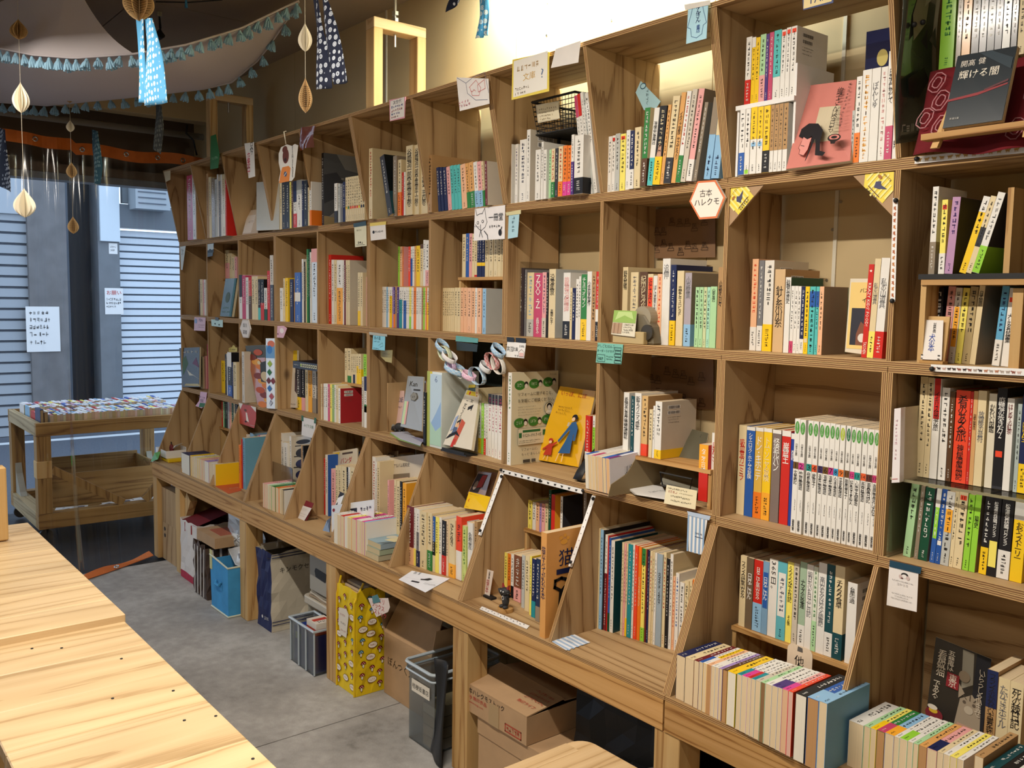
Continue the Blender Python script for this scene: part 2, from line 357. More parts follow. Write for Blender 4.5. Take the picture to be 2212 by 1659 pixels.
# ceiling of boards with joints
mb = MB()
for i in range(9):
    for j in range(6):
        x0, y0 = -.5+i*.97, -5.2+j*.91
        mb.box((x0+.003, y0+.003, CEIL), (x0+.967, min(y0+.907, YW+.1), CEIL+.02))
mb.box((-.5, -5.3, CEIL+.008), (8.3, .34, CEIL+.1))
tag(mb.build('ceiling', M['ceil']), 'brown-grey boarded ceiling', kind='structure')
mb = MB(); mb.box((8.1, -5.2, 0), (8.2, .24, CEIL)); tag(mb.build('wall_right', M['wallpaint']), 'far end wall of the shop', kind='structure')
mb = MB(); mb.box((-.4, -5.3, 0), (8.2, -5.2, CEIL)); tag(mb.build('wall_front', M['wallpaint']), 'wall opposite the shelves', kind='structure')
# street end: beige beam, dark recess above the opening, side wall
mb = MB(); mb.box((-.16, -5.2, 2.655), (-.04, YW, CEIL)); tag(mb.build('trim_1', plain('beige_beam_paint', (.45, .345, .20), .75)), 'beige beam over the shop opening', kind='structure')
M['brown'] = plain('dark_brown_panel', (.10, .068, .045), .7)
mb = MB(); mb.box((-.46, -5.2, 2.35), (-.38, YW, CEIL)); mb.box((-.46, -5.2, 2.30), (-.30, YW, 2.35)); mb.box((-.38, -5.2, 2.80), (-.16, YW, CEIL))
tag(mb.build('wall_left', M['brown']), 'dark brown wall over the shop opening', kind='structure')
mb = MB(); mb.box((-.44, -5.2, 2.26), (-.32, YW, 2.30)); tag(mb.build('trim_2', plain('grey_shutter_rail', (.15, .16, .18), .5)), 'grey shutter rail over the opening', kind='structure')
# dark threshold in front of the floor and the street outside
mb = MB(); mb.box((-1.75, -5.2, -.14), (.12, 3, -.012)); tag(mb.build('trim_3', plain('black_stone_threshold', (.016, .018, .021), .4, noise=.3, nscale=9)), 'black threshold slab at the shop opening', kind='structure')
M['asphalt'] = plain('asphalt', (.085, .10, .125), .85, noise=.15, nscale=60)
mb = MB(); mb.box((-6.4, -9, -.2), (-1.75, 9, -.02)); street = mb.build('road', M['asphalt']); tag(street, 'blue-grey asphalt street outside', kind='structure')
M['roadpaint'] = plain('white_road_paint', (.62, .66, .68), .7)
mb = MB(); mb.box((-5.36, -9, -.02), (-5.22, 9, -.017)); mb.build('road_line', M['roadpaint'], street)
p = at(25, 1118, 'z', -.02); mb = MB(); mb.box((p.x-.07, p.y-3, -.02), (p.x+.07, p.y+.05, -.017)); mb.build('road_line', M['roadpaint'], street)
# facade over the road
XF = -5.75
def fy(px, py=600): return at(px, py, 'x', XF).y
def fz(py, px=200): return at(px, py, 'x', XF).z
M['facade'] = plain('grey_rendered_facade', (.26, .27, .28), .8, noise=.12, nscale=3)
fac = thing('street_facade', 'grey street building with two roller shutters seen through the opening', 'building', (XF, 0, 0))
def fbox(name, y0, y1, z0, z1, d0, d1, mat, **k):
    q = MB(); q.box((d0, y0, z0), (d1, y1, z1)); return q.build(name, mat, fac, **k)
yA, yB, yC, yD, yE, yF = fy(62), fy(145), fy(164), fy(212), fy(258), fy(420)
fbox('upper_wall', -9, 9, 3.35, 6.5, -.35, -.05, M['facade'])
fbox('pillar', yA, yB, -.02, 3.35, -.3, .02, plain('brown_grey_pillar', (.17, .165, .165), .8, noise=.15, nscale=5))
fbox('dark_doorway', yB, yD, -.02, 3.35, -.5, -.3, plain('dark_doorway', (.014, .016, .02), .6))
fbox('downpipe', yC-.10, yC-.02, -.02, 3.35, -.28, -.2, plain('grey_downpipe', (.10, .12, .15), .5))
fbox('pillar', yD, yE, -.02, 3.35, -.3, .03, plain('grey_steel_pillar', (.16, .175, .19), .6, noise=.1, nscale=6))
fbox('sign_panel', yD+.02, yE, fz(520), fz(372), .03, .07, plain('pale_sign_panel', (.62, .70, .76), .5))
M['shut'] = plain('pale_grey_shutter', (.60, .66, .72), .45, 0, .4); M['shutd'] = plain('grey_shutter', (.33, .36, .39), .5)
M['shutback'] = plain('shutter_groove', (.10, .12, .15), .8)
def shutter(y0, y1, z0, z1, mat, pitch=.085):
    q = MB(); q.box((-.12, y0, z0), (-.08, y1, z1)); q.build('shutter_backing', M['shutback'], fac)
    s = MB(); s.hexa([(-.08, 0, 0), (-.045, 0, .006), (-.045, y1-y0, .006), (-.08, y1-y0, 0), (-.08, 0, pitch*.86), (-.055, 0, pitch*.80), (-.055, y1-y0, pitch*.80), (-.08, y1-y0, pitch*.86)])
    me = s.mesh('shutter_slat', mat); z = z0
    while z < z1:
        o = bpy.data.objects.new('shutter_slat', me); COL.objects.link(o); o.parent = fac; o.location = (0, y0, z); z += pitch
zs1 = fz(500, 320)
shutter(yE, yE+3.2, -.02, zs1, M['shut'])
shutter(yA-3.2, yA, -.02, fz(465, 40), M['shutd'], .12)
fbox('shutter_box', yE, yE+3.2, zs1+.03, zs1+.30, -.2, .05, plain('dark_shutter_box', (.12, .14, .16), .5))
fbox('shop_sign', yE+.06, yE+3.0, zs1+.32, 3.35, -.1, -.02, plain('grey_panel', (.23, .26, .28), .6))
fbox('upper_panel', yA-3.2, yA, fz(462, 40), 3.35, -.2, -.02, plain('pale_panel', (.40, .44, .48), .6))
# air conditioner and meter above the right shutter
ay0, ay1, az0, az1 = fy(276, 420), fy(322, 420), fz(455, 300), fz(372, 300)
ac = fbox('air_conditioner', ay0, ay1+.15, az0, az1, .0, .30, plain('grey_casing', (.33, .37, .40), .5))
for k in range(6):
    q = MB(); z = az0+(az1-az0)*(k+1)/7; q.box((.30, ay0+.03, z-.006), (.31, ay1+.1, z+.006)); q.build('grille_bar', M['shutback'], ac)
me_ = fbox('electricity_meter', fy(322, 420), fy(345, 420)+.02, fz(428, 335), fz(378, 335), .0, .16, plain('white_meter_case', (.55, .60, .62), .5))
q = MB(); q.box((.16, fy(326, 420), fz(422, 335)), (.165, fy(338, 420), fz(388, 335))); q.build('meter_window', plain('meter_window_grey', (.08, .09, .1), .3), me_)
def facesheet(name, pxs, label, items, lift=.03):
    (x0, y0, x1, y1) = pxs; a = at(x0, y0, 'x', XF+lift+.005); b2 = at(x1, y1, 'x', XF+lift+.005)
    t = tag(thing(name, label, 'notice', (XF+lift, 0, 0)), None)
    q = MB(); q.box((.0, a.y, b2.z), (.004, b2.y, a.z)); q.build('sheet', M['white'], t)
    q = MB(); art(q, items, Vector((.004, a.y, b2.z)), EY, EZ, EX, b2.y-a.y, a.z-b2.z, .002, .001); q.build('print', M['ink'], t)
facesheet('notice_sheet', (55, 662, 131, 759), 'large white notice taped to the brown pillar across the street',
          [('m', '555555', .1, .82, .7, .9, False, 5), ('m', '666666', .1, .66, .75, .76, False, 6), ('m', '666666', .1, .5, .7, .6, False, 6), ('m', '666666', .1, .34, .7, .44, False, 5), ('m', '666666', .1, .16, .6, .26, False, 5)])
facesheet('notice_sheet', (226, 622, 267, 679), 'white notice with red heading beside the pale shutter',
          [('t', 'c03028', 'お願い', .1, .7, .9, .95), ('m', '444444', .08, .52, .9, .62, False, 8), ('m', '444444', .08, .38, .9, .48, False, 8), ('m', '444444', .08, .26, .6, .34, False, 6)])
facesheet('notice_sheet', (235, 525, 254, 549), 'small white notice high on the grey pillar across the street', [('m', '666666', .15, .55, .85, .75, False, 5), ('m', '666666', .15, .25, .7, .45, False, 4)])
# pipe under the beam
mb = MB(); mb.tube([(-.12, -5.1, 2.575), (-.12, .2, 2.575)], .02, 12); tag(mb.build('water_pipe', plain('dull_grey_pipe', (.22, .20, .18), .5), smooth=True), 'long grey pipe under the beige beam', 'pipe')

# ================================================================ THE SHELF
def panel(name, parent, P0, c, h, kind):
    pass
def zb(row):                            # (z of underside plane, z of top plane, y front bottom, y front top)
    return dict(T=(ZTA, ZTOP, 0, YTOP), A=(ZAB, ZTA, 0, 0), B=(ZBD, ZAB, 0, 0), D=(ZBASE-TH, ZBD, YBASE, 0))[row]
YB = .226
def board(parent, x0, x1, z0, y0, y1, name):
    cx, cy = (x0+x1)/2, (y0+y1)/2; q = MB(); hx, hy = (x1-x0)/2, (y1-y0)/2
    q.box((-hx, -hy, -TH/2), (hx, hy, TH/2), ms=[0, 0, 1, 1, 1, 1])
    return q.build(name, [M['ply_x'], M['edge_z']], parent, (cx, cy, z0+TH/2))
def upright(parent, x0, z0, z1, yf0, yf1, yb, name):
    zc = (z0+z1)/2; q = MB(); h = (z1-z0)/2
    q.hexa([(-TH/2, yf0, -h), (TH/2, yf0, -h), (TH/2, yb, -h), (-TH/2, yb, -h), (-TH/2, yf1, h), (TH/2, yf1, h), (TH/2, yb, h), (-TH/2, yb, h)], ms=[1, 1, 1, 0, 1, 0])
    return q.build(name, [M['ply_z'], M['edge_x']], parent, (x0+TH/2, 0, zc))
ROWN = dict(T='top row, leaning forward', A='second row', B='third row', D='bottom row with sloping sides')
SEAMS = dict(T=[0, 3, 5, 7, 9, 11], A=[0, 3, 5, 7, 11], B=[0, 3, 5, 9, 10, 11], D=[0, 3, 5, 7, 9, 11])
SHN = dict(T=['nearest the street', 'holding the cream comic set', 'left of the black basket', 'under the blue penguin sign', 'holding the pink book and the easel'],
           A=['nearest the street', 'left of the tan riser', 'behind the cat drawing sign', 'holding the red cookbook and dog books'],
           B=['nearest the street', 'with the red wrapped book', 'with the paper chain and yellow picture book', 'holding the white comic series', 'with the clear acrylic shelf'],
           D=['nearest the street', 'with the grey bookend', 'holding the black cat figure', 'holding the magazines', 'with the dark back, nearest the camera'])
for row in 'TABD':
    z0, z1, yf0, yf1 = zb(row)
    for si, (a, c) in enumerate(zip(SEAMS[row], SEAMS[row][1:])):
        t = thing('shelf_box', 'plywood shelf box of the %s, %s' % (ROWN[row].split(',')[0] if row != 'D' else 'bottom row', SHN[row][si]), 'shelf', group='stacked plywood shelf boxes')
        xa, xb = a*W_+(TH*0), c*W_
        j = .0008
        board(t, xa+j, xb-j, z0+.0006, yf0, YB, 'bottom_panel')
        board(t, xa+j, xb-j, z1-TH-.0006, yf1, YB-(.012 if row == 'T' else 0), 'top_panel')
        # clip slopes to the height between the two boards
        def yf(z): return yf0+(yf1-yf0)*(z-z0)/(z1-z0)
        za, zc = z0+TH+.001, z1-TH-.001
        upright(t, xa+j, za, zc, yf(za), yf(zc), YB, 'side_panel')
        upright(t, xb-TH-j, za, zc, yf(za), yf(zc), YB, 'side_panel')
        for k in range(a+1, c): upright(t, k*W_-TH/2, za, zc, yf(za), yf(zc), YB, 'divider')
        if (row, a) in (('B', 9), ('D', 9), ('B', 0), ('A', 0), ('D', 0)):
            for k in range(a, c):
                q = MB(); hx = (W_-2*TH-.002)/2; hz = (zc-za)/2; q.box((-hx, -.002, -hz), (hx, .002, hz)); q.build('back_panel', M['ply_x'], t, ((k+.5)*W_, YB-.004, (za+zc)/2))
# base frame under the boxes
BZ0, BZ1 = .499, ZBASE-TH-.001
fr = thing('shelf_base_frame', 'pine base frame carrying the whole plywood shelf', 'frame')
for x0, x1 in ((-.03, 1.35), (1.352, 4.09), (4.096, 5.3)):
    q = MB(); h = (x1-x0)/2; q.box((-h, YBASE, -(BZ1-BZ0)/2), (h, YBASE+.038, (BZ1-BZ0)/2)); q.build('front_beam', M['pine_x'], fr, ((x0+x1)/2, 0, (BZ0+BZ1)/2))
    q = MB(); q.box((-h, .16, -(BZ1-BZ0)/2), (h, .2, (BZ1-BZ0)/2)); q.build('rear_beam', M['pine_x'], fr, ((x0+x1)/2, 0, (BZ0+BZ1)/2))
PX = [-.03, .375, 1.315, 2.233, 3.15, 4.06, 4.97]
for i, x in enumerate(PX):
    for y in (YBASE+.003, .155):
        if i == 1 and y > 0: continue
        q = MB(); q.box((0, y, 0), (.085 if i > 1 else .075, min(y+.085, YW-.002) if i != 1 else y+.06, BZ0-.001)); bevel(q.build('post', M['pine_z'], fr, (x, 0, 0)), .002)
# two braces seen beside the posts
for a, c in (((.52, -.15, .46), (.40, -.15, .30)), ((1.45, .08, .30), (1.62, .08, .06))):
    q = MB(); a, c = Vector(a), Vector(c); d = (c-a).normalized(); n = Vector((d.z, 0, -d.x))*.035
    q.prism([a-n, c-n, c+n, a+n], (0, .04, 0)); q.build('brace', M['pine_z'], fr)
# angle braces inside open-backed boxes
for x, z0, z1, r in ((7*W_+.02, 1.72, 1.885, 'A'), (9*W_+.30, 2.18, 2.31, 'T')):
    pass
# jack frames that wedge the shelf against the ceiling
def jack(x, ztop, lab):
    t = thing('ceiling_jack_frame', lab, 'frame', (x, 0, ZTOP+.001))
    h = ztop-ZTOP; s = .062
    q = MB(); q.box((0, -.083, 0), (s, -.083+.04, h-.04)); bevel(q.build('upright', M['pine_z'], t), .002)
    q = MB(); q.box((0, .115, 0), (s, .155, h-.04)); bevel(q.build('upright', M['pine_z'], t), .002)
    q = MB(); q.box((0, -.083, h-.04), (s, .155, h)); bevel(q.build('crossbar', M['pine_y'], t), .002)
    q = MB(); q.tube([(s/2, .03, h-.09), (s/2, .03, h+.06)], .006, 8); q.tube([(s/2, .03, h), (s/2, .03, h+.02)], .014, 6); q.tube([(s/2, .03, h+.03), (s/2, .03, h+.045)], .014, 6)
    zz = CEIL-(ZTOP+.001)
    q.tube([(s/2, .03, h+.05), (s/2, .03, zz-.025), (s/2, .03, zz-.012), (s/2, .03, zz-.001)], [.006, .006, .045, .047], 14); q.build('jack_bolt', M['steel'], t)
jack(2.40, 2.665, 'pine jack frame with bolt wedged to the ceiling, nearer of two')
jack(.70, 2.665, 'pine jack frame wedged to the ceiling beside the green tag')
# ================================================================ BOOKS
PAL = dict(w=('e2dfd8', 'white'), c=('dccaa0', 'cream'), t=('b08a5c', 'tan'), k=('17161a', 'black'), n=('1b2550', 'navy'), b=('2a5aa8', 'blue'), s=('8db9dc', 'pale blue'),
           q=('1f8a94', 'teal'), Q=('54b9b6', 'aqua'), g=('2f7d3c', 'green'), l=('93cf3c', 'lime'), y=('efc51c', 'yellow'), Y=('efe06a', 'pale yellow'), o=('e8791f', 'orange'), O=('f0a830', 'amber'), r=('c8281f', 'red'),
           R=('e8482a', 'orange-red'), m=('6c1f26', 'maroon'), p=('e3a3a0', 'pink'), P=('e8b48c', 'peach'), v=('a48bc4', 'lilac'), V=('4a2f78', 'purple'), G=('77777a', 'grey'), L=('b7b9b4', 'pale grey'),
           B=('5a3d28', 'brown'), e=('a9d3a0', 'pale green'), d=('0f4a33', 'dark green'), D=('303036', 'charcoal'), X=('d63f93', 'magenta'), a=('c9bfae', 'stone'), T=('12454c', 'dark teal'), h=('d9a15c', 'light orange'), z=('c0446a', 'crimson'), u=('8d7f6c', 'grey-brown'))
DARK = 'knbqgrRmVGBdDXTzu'
CELL = {}
def S_(o, dx, dy): return o
BOOKS = []                              # every book of the photograph, collected first and ranked by how large it shows
class Bk: pass
ORG = dict(C1=(370, 350, 8.015), C2=(560, 280, 8.015), C3=(780, 280, 8.015), C4=(920, 280, 5.01), C5=(1080, 180, 3.525), C6=(1290, 180, 3.967), C7=(1580, 40, 2.72), C8=(1920, 0, 2.72),
           A1=(380, 510, 4.6), A2=(590, 510, 4.6), A3=(790, 480, 3.806), A4=(1090, 540, 4.53), A5=(1300, 530, 4.05), A6=(1560, 530, 3.342), A7=(1960, 380, 4.14), A8=(1960, 580, 3.81),
           B1=(380, 700, 4.6), B2=(600, 720, 4.14), B3=(800, 720, 3.4), B4=(1240, 820, 3.172), B5=(1580, 880, 2.974), B6=(1910, 800, 3.662), B7=(1910, 1000, 3.4), BB=(1080, 720, 4.148),
           D1=(320, 840, 3.967), D2=(500, 900, 3.967), D3=(660, 940, 3.4), D4=(850, 1020, 3.4), D5=(1000, 1020, 2.643), D6=(1260, 1080, 2.72), D7=(1560, 1160, 3.172), D8=(1440, 1360, 3.175), D9=(1780, 1180, 3.463))
ZT, ZA, ZB, ZD = ZTA+TH+.001, ZAB+TH+.001, ZBD+TH+.001, ZBASE+.001
def depth_for(h, k): return {'comic': .17}.get(k, .106 if h < .162 else .128 if h < .195 else .15 if h < .228 else .18 if h < .262 else .21)
def row(cell, org, bl, br, items, z=None, y=None, lean=0, kind='book', riser=None, y2=None):
    """a row of upright books: items (u0, u1, v_top, colour, options) in crop units; bl, br = v of the spine bottoms at the two ends"""
    ox, oy, s = ORG[org]; fx = lambda u: ox+u/s; fyy = lambda v: oy+v/s
    U0, U1 = items[0][0], items[-1][1]
    if z is not None and y is None:
        ya = at(fx(U0), fyy(bl), 'z', z).y; yb = at(fx(U1), fyy(br), 'z', z).y
    elif z is None:
        x_ = xpx(fx((U0+U1)/2), y, 1.3); ya = yb = y
        for _ in range(3):
            x_ = xpx(fx((U0+U1)/2), y, z or 1.3); z = zpy(fyy((bl+br)/2), x_, y)
    else: ya = yb = y
    if y2 is not None: yb = y2
    if y is None:                       # keep the spines on the board
        lo, hi = {0: (-.035, .015), 1: (.0, .06), 2: (-.03, .09)}.get([abs(z-ZT) < .03, abs(z-ZA) < .03, abs(z-ZB) < .03, True].index(True), (-.17, .1))
        ya, yb = min(max(ya, lo), hi), min(max(yb, lo), hi)
    prev = -9; n = 0; tot = len(items)
    for it in items:
        u0, u1, vt, c = it[:4]; op = dict(it[4]) if len(it) > 4 else {}
        k = (u0-U0)/max(1, U1-U0); yy = ya+(yb-ya)*k+op.get('yo', 0)
        x0, x1 = xpx(fx(u0), yy, z), xpx(fx(u1), yy, z); x0 = max(x0, prev+.0004); x1 = max(x1, x0+.0035)
        ln = op.get('ln', lean)
        zt = zpy(fyy(vt), (x0+x1)/2, yy); h = (zt-z)/math.cos(math.radians(ln)); b = Bk(); n += 1
        b.cell, b.i, b.tot, b.c, b.op, b.kind = cell, n, tot, c, op, op.get('k', kind)
        b.h = h; b.t = x1-x0; b.d = op.get('d', depth_for(h, b.kind)); b.d = min(b.d, YB-.008-yy) if yy < .2 else b.d
        b.mode = 'up'; b.ln = ln; b.rowname = op.get('rn', '')
        b.loc = Vector((x0, yy, z)); b.area = (fx(u1)-fx(u0))*(bl-vt)/s*op.get('vis', 1)
        if not op.get('over'): prev = x1 if not ln else x0+.0035
        BOOKS.append(b)
    if riser:
        xa, xb = xpx(fx(U0), y, z)-.012, xpx(fx(U1), y, z)+.02; xa, xb = riser[1] or xa, riser[2] or xb
        t = thing('riser_stand', riser[0], 'stand', (0, 0, 0)); yf = max(-.02, y-.01) if len(riser) < 5 else riser[4]; zbase = riser[3]
        q = MB(); q.box((xa, yf, z-.0115), (xb, YB-.006, z-.0006)); q.build('riser_board', M['pine_x'], t)
        for x in (xa, xb-.012): q = MB(); q.box((x, yf+.005, zbase), (x+.012, YB-.006, z-.012)); q.build('riser_leg', M['pine_z'], t)
    return z, ya, yb
def row_up(cell, org, items, z, front, vt, length=.15, zf=None):
    """books standing on their fore-edge with the spine up: items (u0, u1, colour, options), front = v of their bottom edge at the two ends, vt = v of their top edge"""
    ox, oy, s = ORG[org]; fx = lambda u: ox+u/s; fyy = lambda v: oy+v/s; U0, U1 = items[0][0], items[-1][1]
    ya = at(fx(U0), fyy(front[0]), 'z', z).y; yb = at(fx(U1), fyy(front[1]), 'z', z).y; prev = -9; n = 0
    for it in items:
        u0, u1, c = it[:3]; op = dict(it[3]) if len(it) > 3 else {}; k = (u0-U0)/max(1, U1-U0); yy = ya+(yb-ya)*k+op.get('yo', 0)
        x0, x1 = xpx(fx(u0), yy, z), xpx(fx(u1), yy, z); x0 = max(x0, prev+.0004); x1 = max(x1, x0+.004); b = Bk(); n += 1
        zt = zpy(fyy(op.get('vt', vt[0]+(vt[1]-vt[0])*k)), x0, yy)
        b.cell, b.i, b.tot, b.c, b.op, b.kind, b.mode = cell, n, len(items), c, op, 'book', 'spine_up'
        b.h = op.get('len', length); b.t = x1-x0; b.d = zt-z; b.ln = 0; b.loc = Vector((x0, yy, zt)); b.area = (fx(u1)-fx(u0))*110*op.get('vis', 1); b.rowname = ''
        prev = x1; BOOKS.append(b)
    return ya, yb
def face(cell, corners, y, col, label, items, t=.008, cat='book', name='picture_book', y1=None, z=None, spine=None, pc='cfc2a5', pad=0):
    """a book or sheet standing with its cover to the room: four pixels (tl, tr, br, bl), depths y of the foot and y1 of the head"""
    y1 = y if y1 is None else y1
    yy = lambda q, d: q[d] if isinstance(q, (tuple, list)) else q
    P = [at(*corners[0], 'y', yy(y1, 0)), at(*corners[1], 'y', yy(y1, 1)), at(*corners[2], 'y', yy(y, 1)), at(*corners[3], 'y', yy(y, 0))]
    if z is not None:
        P[2].z = z; P[3].z = z
    nrm = (P[1]-P[0]).cross(P[0]-P[3]).normalized()     # towards the room
    q = MB(); bk = -nrm*t
    th = thing(name, label, cat)
    q.prism([P[3], P[2], P[1], P[0]], bk); o = q.build('cover', M['gloss'], th, color=col)
    if t > .004:
        q = MB(); i = .0025; U = (P[1]-P[0]).normalized()*i; V = (P[0]-P[3]).normalized()*i
        q.prism([P[3]+bk*.15-V*.15, P[2]+bk*.15+U*.2-V*.15, P[1]+bk*.15+U*.2+V*.15, P[0]+bk*.15+V*.15], bk*.7); q.build('page_block', M['pages'], th, color=pc)
    if items:
        q = MB(); U = (P[1]-P[0]); V = (P[0]-P[3]); w, h = U.length, V.length
        art(q, items, P[3], U.normalized(), V.normalized(), nrm, w, h, .0005, .0002); q.build('cover_print', M['ink'], th)
    return th, P, nrm
RA_CLOUD = [('r', '55575a', 0, .12, 1, 1), ('r', 'a3906a', 0, 0, 1, .13), ('p', '3b3d42', [(0, .3), (.25, .38), (.5, .3), (.55, .55), (.3, .75), (0, .7)]), ('p', '7d7c78', [(.5, .8), (1, .75), (1, 1), (.3, 1)]), ('p', '6b6c70', [(.35, .45), (.9, .4), (1, .6), (.6, .65)]), ('p', '8a8985', [(.1, .12), (.9, .12), (.6, .25), (.3, .22)]), ('m', '8d8c88', .4, .62, .8, .7, False, 4)]
RA_WHALE = [('r', '0b1418', 0, 0, 1, 1), ('p', '1d4a55', [(0, 0), (1, 0), (1, .3), (.5, .42), (0, .38)]), ('p', '8d979a', [(.25, .5), (.6, .62), (1, .5), (1, .58), (.6, .75), (.2, .62)]), ('p', 'a9b2b4', [(.3, .36), (.5, .45), (.45, .28)]), ('p', 'b4bcbe', [(.6, .44), (.85, .4), (.7, .28)]), ('l', '060a0c', .03, [(.1, .6), (.9, .2)]), ('p', 'cfdbe8', [(.1, .03), (.4, .04), (.2, .14)])]
RA_TOTO = [('r', 'd9cfae', 0, 0, 1, 1)]+[it for k, (x, y) in enumerate(((.2, .86), (.5, .87), (.8, .88), (.19, .455), (.49, .46), (.78, .47))) for it in (('e', '3c7a2e', x-.03, y, .115, .052), ('m', 'c9d8b8', x-.09, y-.02, x+.03, y+.02, False, 4), ('e', '1d1a1a', x+.1, y+.005, .045, .034), ('e', 'e6dccb', x+.1, y-.01, .034, .024))]+[('t', '1d1a1a', 'リフォームに関すること、', .12, .735, .86, .79), ('t', '1d1a1a', 'お気軽にご相談ください。', .12, .665, .9, .72), ('m', '8a836a', .12, .62, .5, .632, False, 14), ('m', '8a836a', .12, .59, .62, .602, False, 18), ('m', '8a836a', .12, .56, .6, .572, False, 18), ('m', '8a836a', .12, .53, .58, .542, False, 16), ('e', '1d1a1a', .79, .59, .105, .072), ('e', 'd9cfae', .79, .59, .098, .067), ('e', '1d1a1a', .79, .615, .055, .036), ('e', 'e6dccb', .79, .6, .036, .026), ('p', 'f2ead8', [(.71, .54), (.75, .57), (.83, .57), (.87, .54)]), ('r', '6b6a5c', .12, .21, .98, .39), ('r', 'ddd4b8', .125, .213, .975, .387), ('r', '2f6a3a', .22, .345, .6, .372), ('r', '2f6a3a', .14, .29, .2, .345), ('t', '1d1a1a', '0120-1917-05', .22, .29, .62, .335), ('m', '6b6450', .15, .25, .6, .262, False, 18), ('m', '6b6450', .15, .23, .5, .242, False, 14), ('r', '2f6a3a', .65, .3, .71, .36), ('t', '1d1a1a', 'リフォームに、', .2, .14, .55, .18), ('t', '1d1a1a', 'もっと“あんしん”を', .2, .085, .68, .13), ('r', '4b463e', .23, .015, .38, .05), ('r', '5b564e', .41, .015, .5, .05), ('m', '8a836a', .78, .955, .94, .975, False, 4)]
# ---- titles
def T_(s, c='k', a=.30, b=.95, w=.7): return ('T', s, c, a, b, w)
# ------------------------------------------------------------------- TOP ROW
row('street-end top cubby', 'C1', 1355, 1310, [(285, 375, 230, 'z', dict(g=1, t=T_('', 'w'))), (378, 430, 120, 'w', dict(g=1, d=.2)), (436, 446, 210, 't', dict(d=.2))], z=ZT)
row('second top cubby from the street', 'C1', 1320, 1265, [(620, 655, 200, 't', dict(g=1, d=.19)), (660, 700, 260, 'c', dict(g=1, d=.19)), (705, 760, 280, 'u', dict(g=1, d=.19)), (765, 800, 300, 'L', dict(g=1)), (805, 825, 215, 'w', dict(g=1)), (830, 862, 330, 'G', dict(g=1)), (866, 890, 215, 'w', dict(g=1)), (892, 940, 210, 'c', dict(g=1)), (944, 966, 300, 'r', dict(d=.22))], z=ZT)
row('top cubby behind the bear tag', 'C2', 1730, 1655, [(362, 395, 925, 'c'), (397, 460, 910, 'k', dict(t=T_('', 'c'))), (462, 528, 905, 'k'), (530, 558, 905, 'Y'), (560, 592, 900, 'B'), (595, 650, 890, 'w', dict(tb=(.45, 'n'), o=(.3, 'r'))), (655, 738, 870, 'w', dict(tb=(.3, 'L'))), (742, 768, 885, 'n'), (772, 838, 880, 'k'), (845, 872, 1000, 'c'), (874, 905, 900, 'w', dict(o=(.35, 'o')))], z=ZT)
row('top cubby with the cloud photo book', 'C2', 1660, 1560, [(1085, 1120, 405, 'k', dict(d=.21, vis=4, rf='G', ra=RA_CLOUD))], z=ZT, y=.0)
row('top cubby with the cloud photo book', 'C2', 1615, 1560, [(1302, 1350, 930, 'w', dict(o=(.3, 'D'))), (1365, 1405, 935, 'L'), (1406, 1445, 935, 'G'), (1448, 1490, 905, 'n')]+[(1494+i*37, 1528+i*37, 828-i*6, 'c', dict(k='comic', t=T_('', 'k'), sq=(.31, 'ygRRrRynk'[i]))) for i in range(9)], z=ZT)
row('top cubby with the cream collected works', 'C3', 1540, 1462, [(137, 195, 325, 'c', dict(t=T_('', 'r'), d=.19, vis=2))], z=ZT, y=-.02)
row('top cubby with the cream collected works', 'C3', 1508, 1505, [(468, 545, 440, 'D', dict(d=.19, ra=RA_WHALE, rf='k', vis=4))], z=ZT, y=-.03, lean=-15.5)
row('top cubby with the cream collected works', 'C3', 1500, 1462, [(552, 615, 455, 'u'), (636, 692, 520, 'c', dict(tb=(.45, 'c'), o=(.42, 'o'))), (695, 728, 740, 'r'), (731, 766, 735, 'w'), (770, 888, 275, 'c', dict(t=T_('谷崎潤一郎全集第五巻', 'k', .12, .95), hc=1)), (891, 1000, 262, 'c', dict(t=T_('谷崎潤一郎全集第十六巻', 'k', .12, .95), hc=1)), (1003, 1150, 255, 'c', dict(t=T_('谷崎潤一郎全集第二十四巻', 'k', .12, .95), hc=1))], z=ZT)
row('top cubby with leaning pocket books', 'C3', 1440, 1440, [(1152, 1222, 440, 't', dict(d=.19, t=T_('', 'k'), vis=2))], z=ZT, y=-.01)
row('top cubby with leaning pocket books', 'C3', 1420, 1335, [(1340, 1382, 650, 'n', dict(t=T_('', 'w'), sq=(.25, 'y'))), (1392, 1438, 650, 'n', dict(t=T_('', 'w'), sq=(.25, 'w'))), (1450, 1504, 648, 'n', dict(t=T_('', 'w'), sq=(.25, 'y'))), (1512, 1570, 640, 'p'), (1576, 1625, 620, 'Q', dict(sq=(.15, 'w'))), (1632, 1684, 612, 'Q', dict(sq=(.15, 'w'))), (1690, 1742, 604, 'Q', dict(sq=(.15, 'w'))), (1752, 1838, 598, 'P'), (1842, 1895, 580, 'h', dict(o=(.36, 'g'))), (1902, 1972, 560, 'h', dict(o=(.36, 'g'))), (1980, 2042, 555, 'w', dict(o=(.36, 's'))), (2046, 2112, 548, 'p', dict(o=(.36, 's'))), (2116, 2150, 545, 'c', dict(o=(.36, 'g')))], z=ZT, lean=-6)
row('top cubby with leaning pocket books', 'C3', 1335, 1330, [(2153, 2190, 540, 'm', dict(d=.17, rf='a', vis=4))], z=ZT, y=-.02, lean=-3)
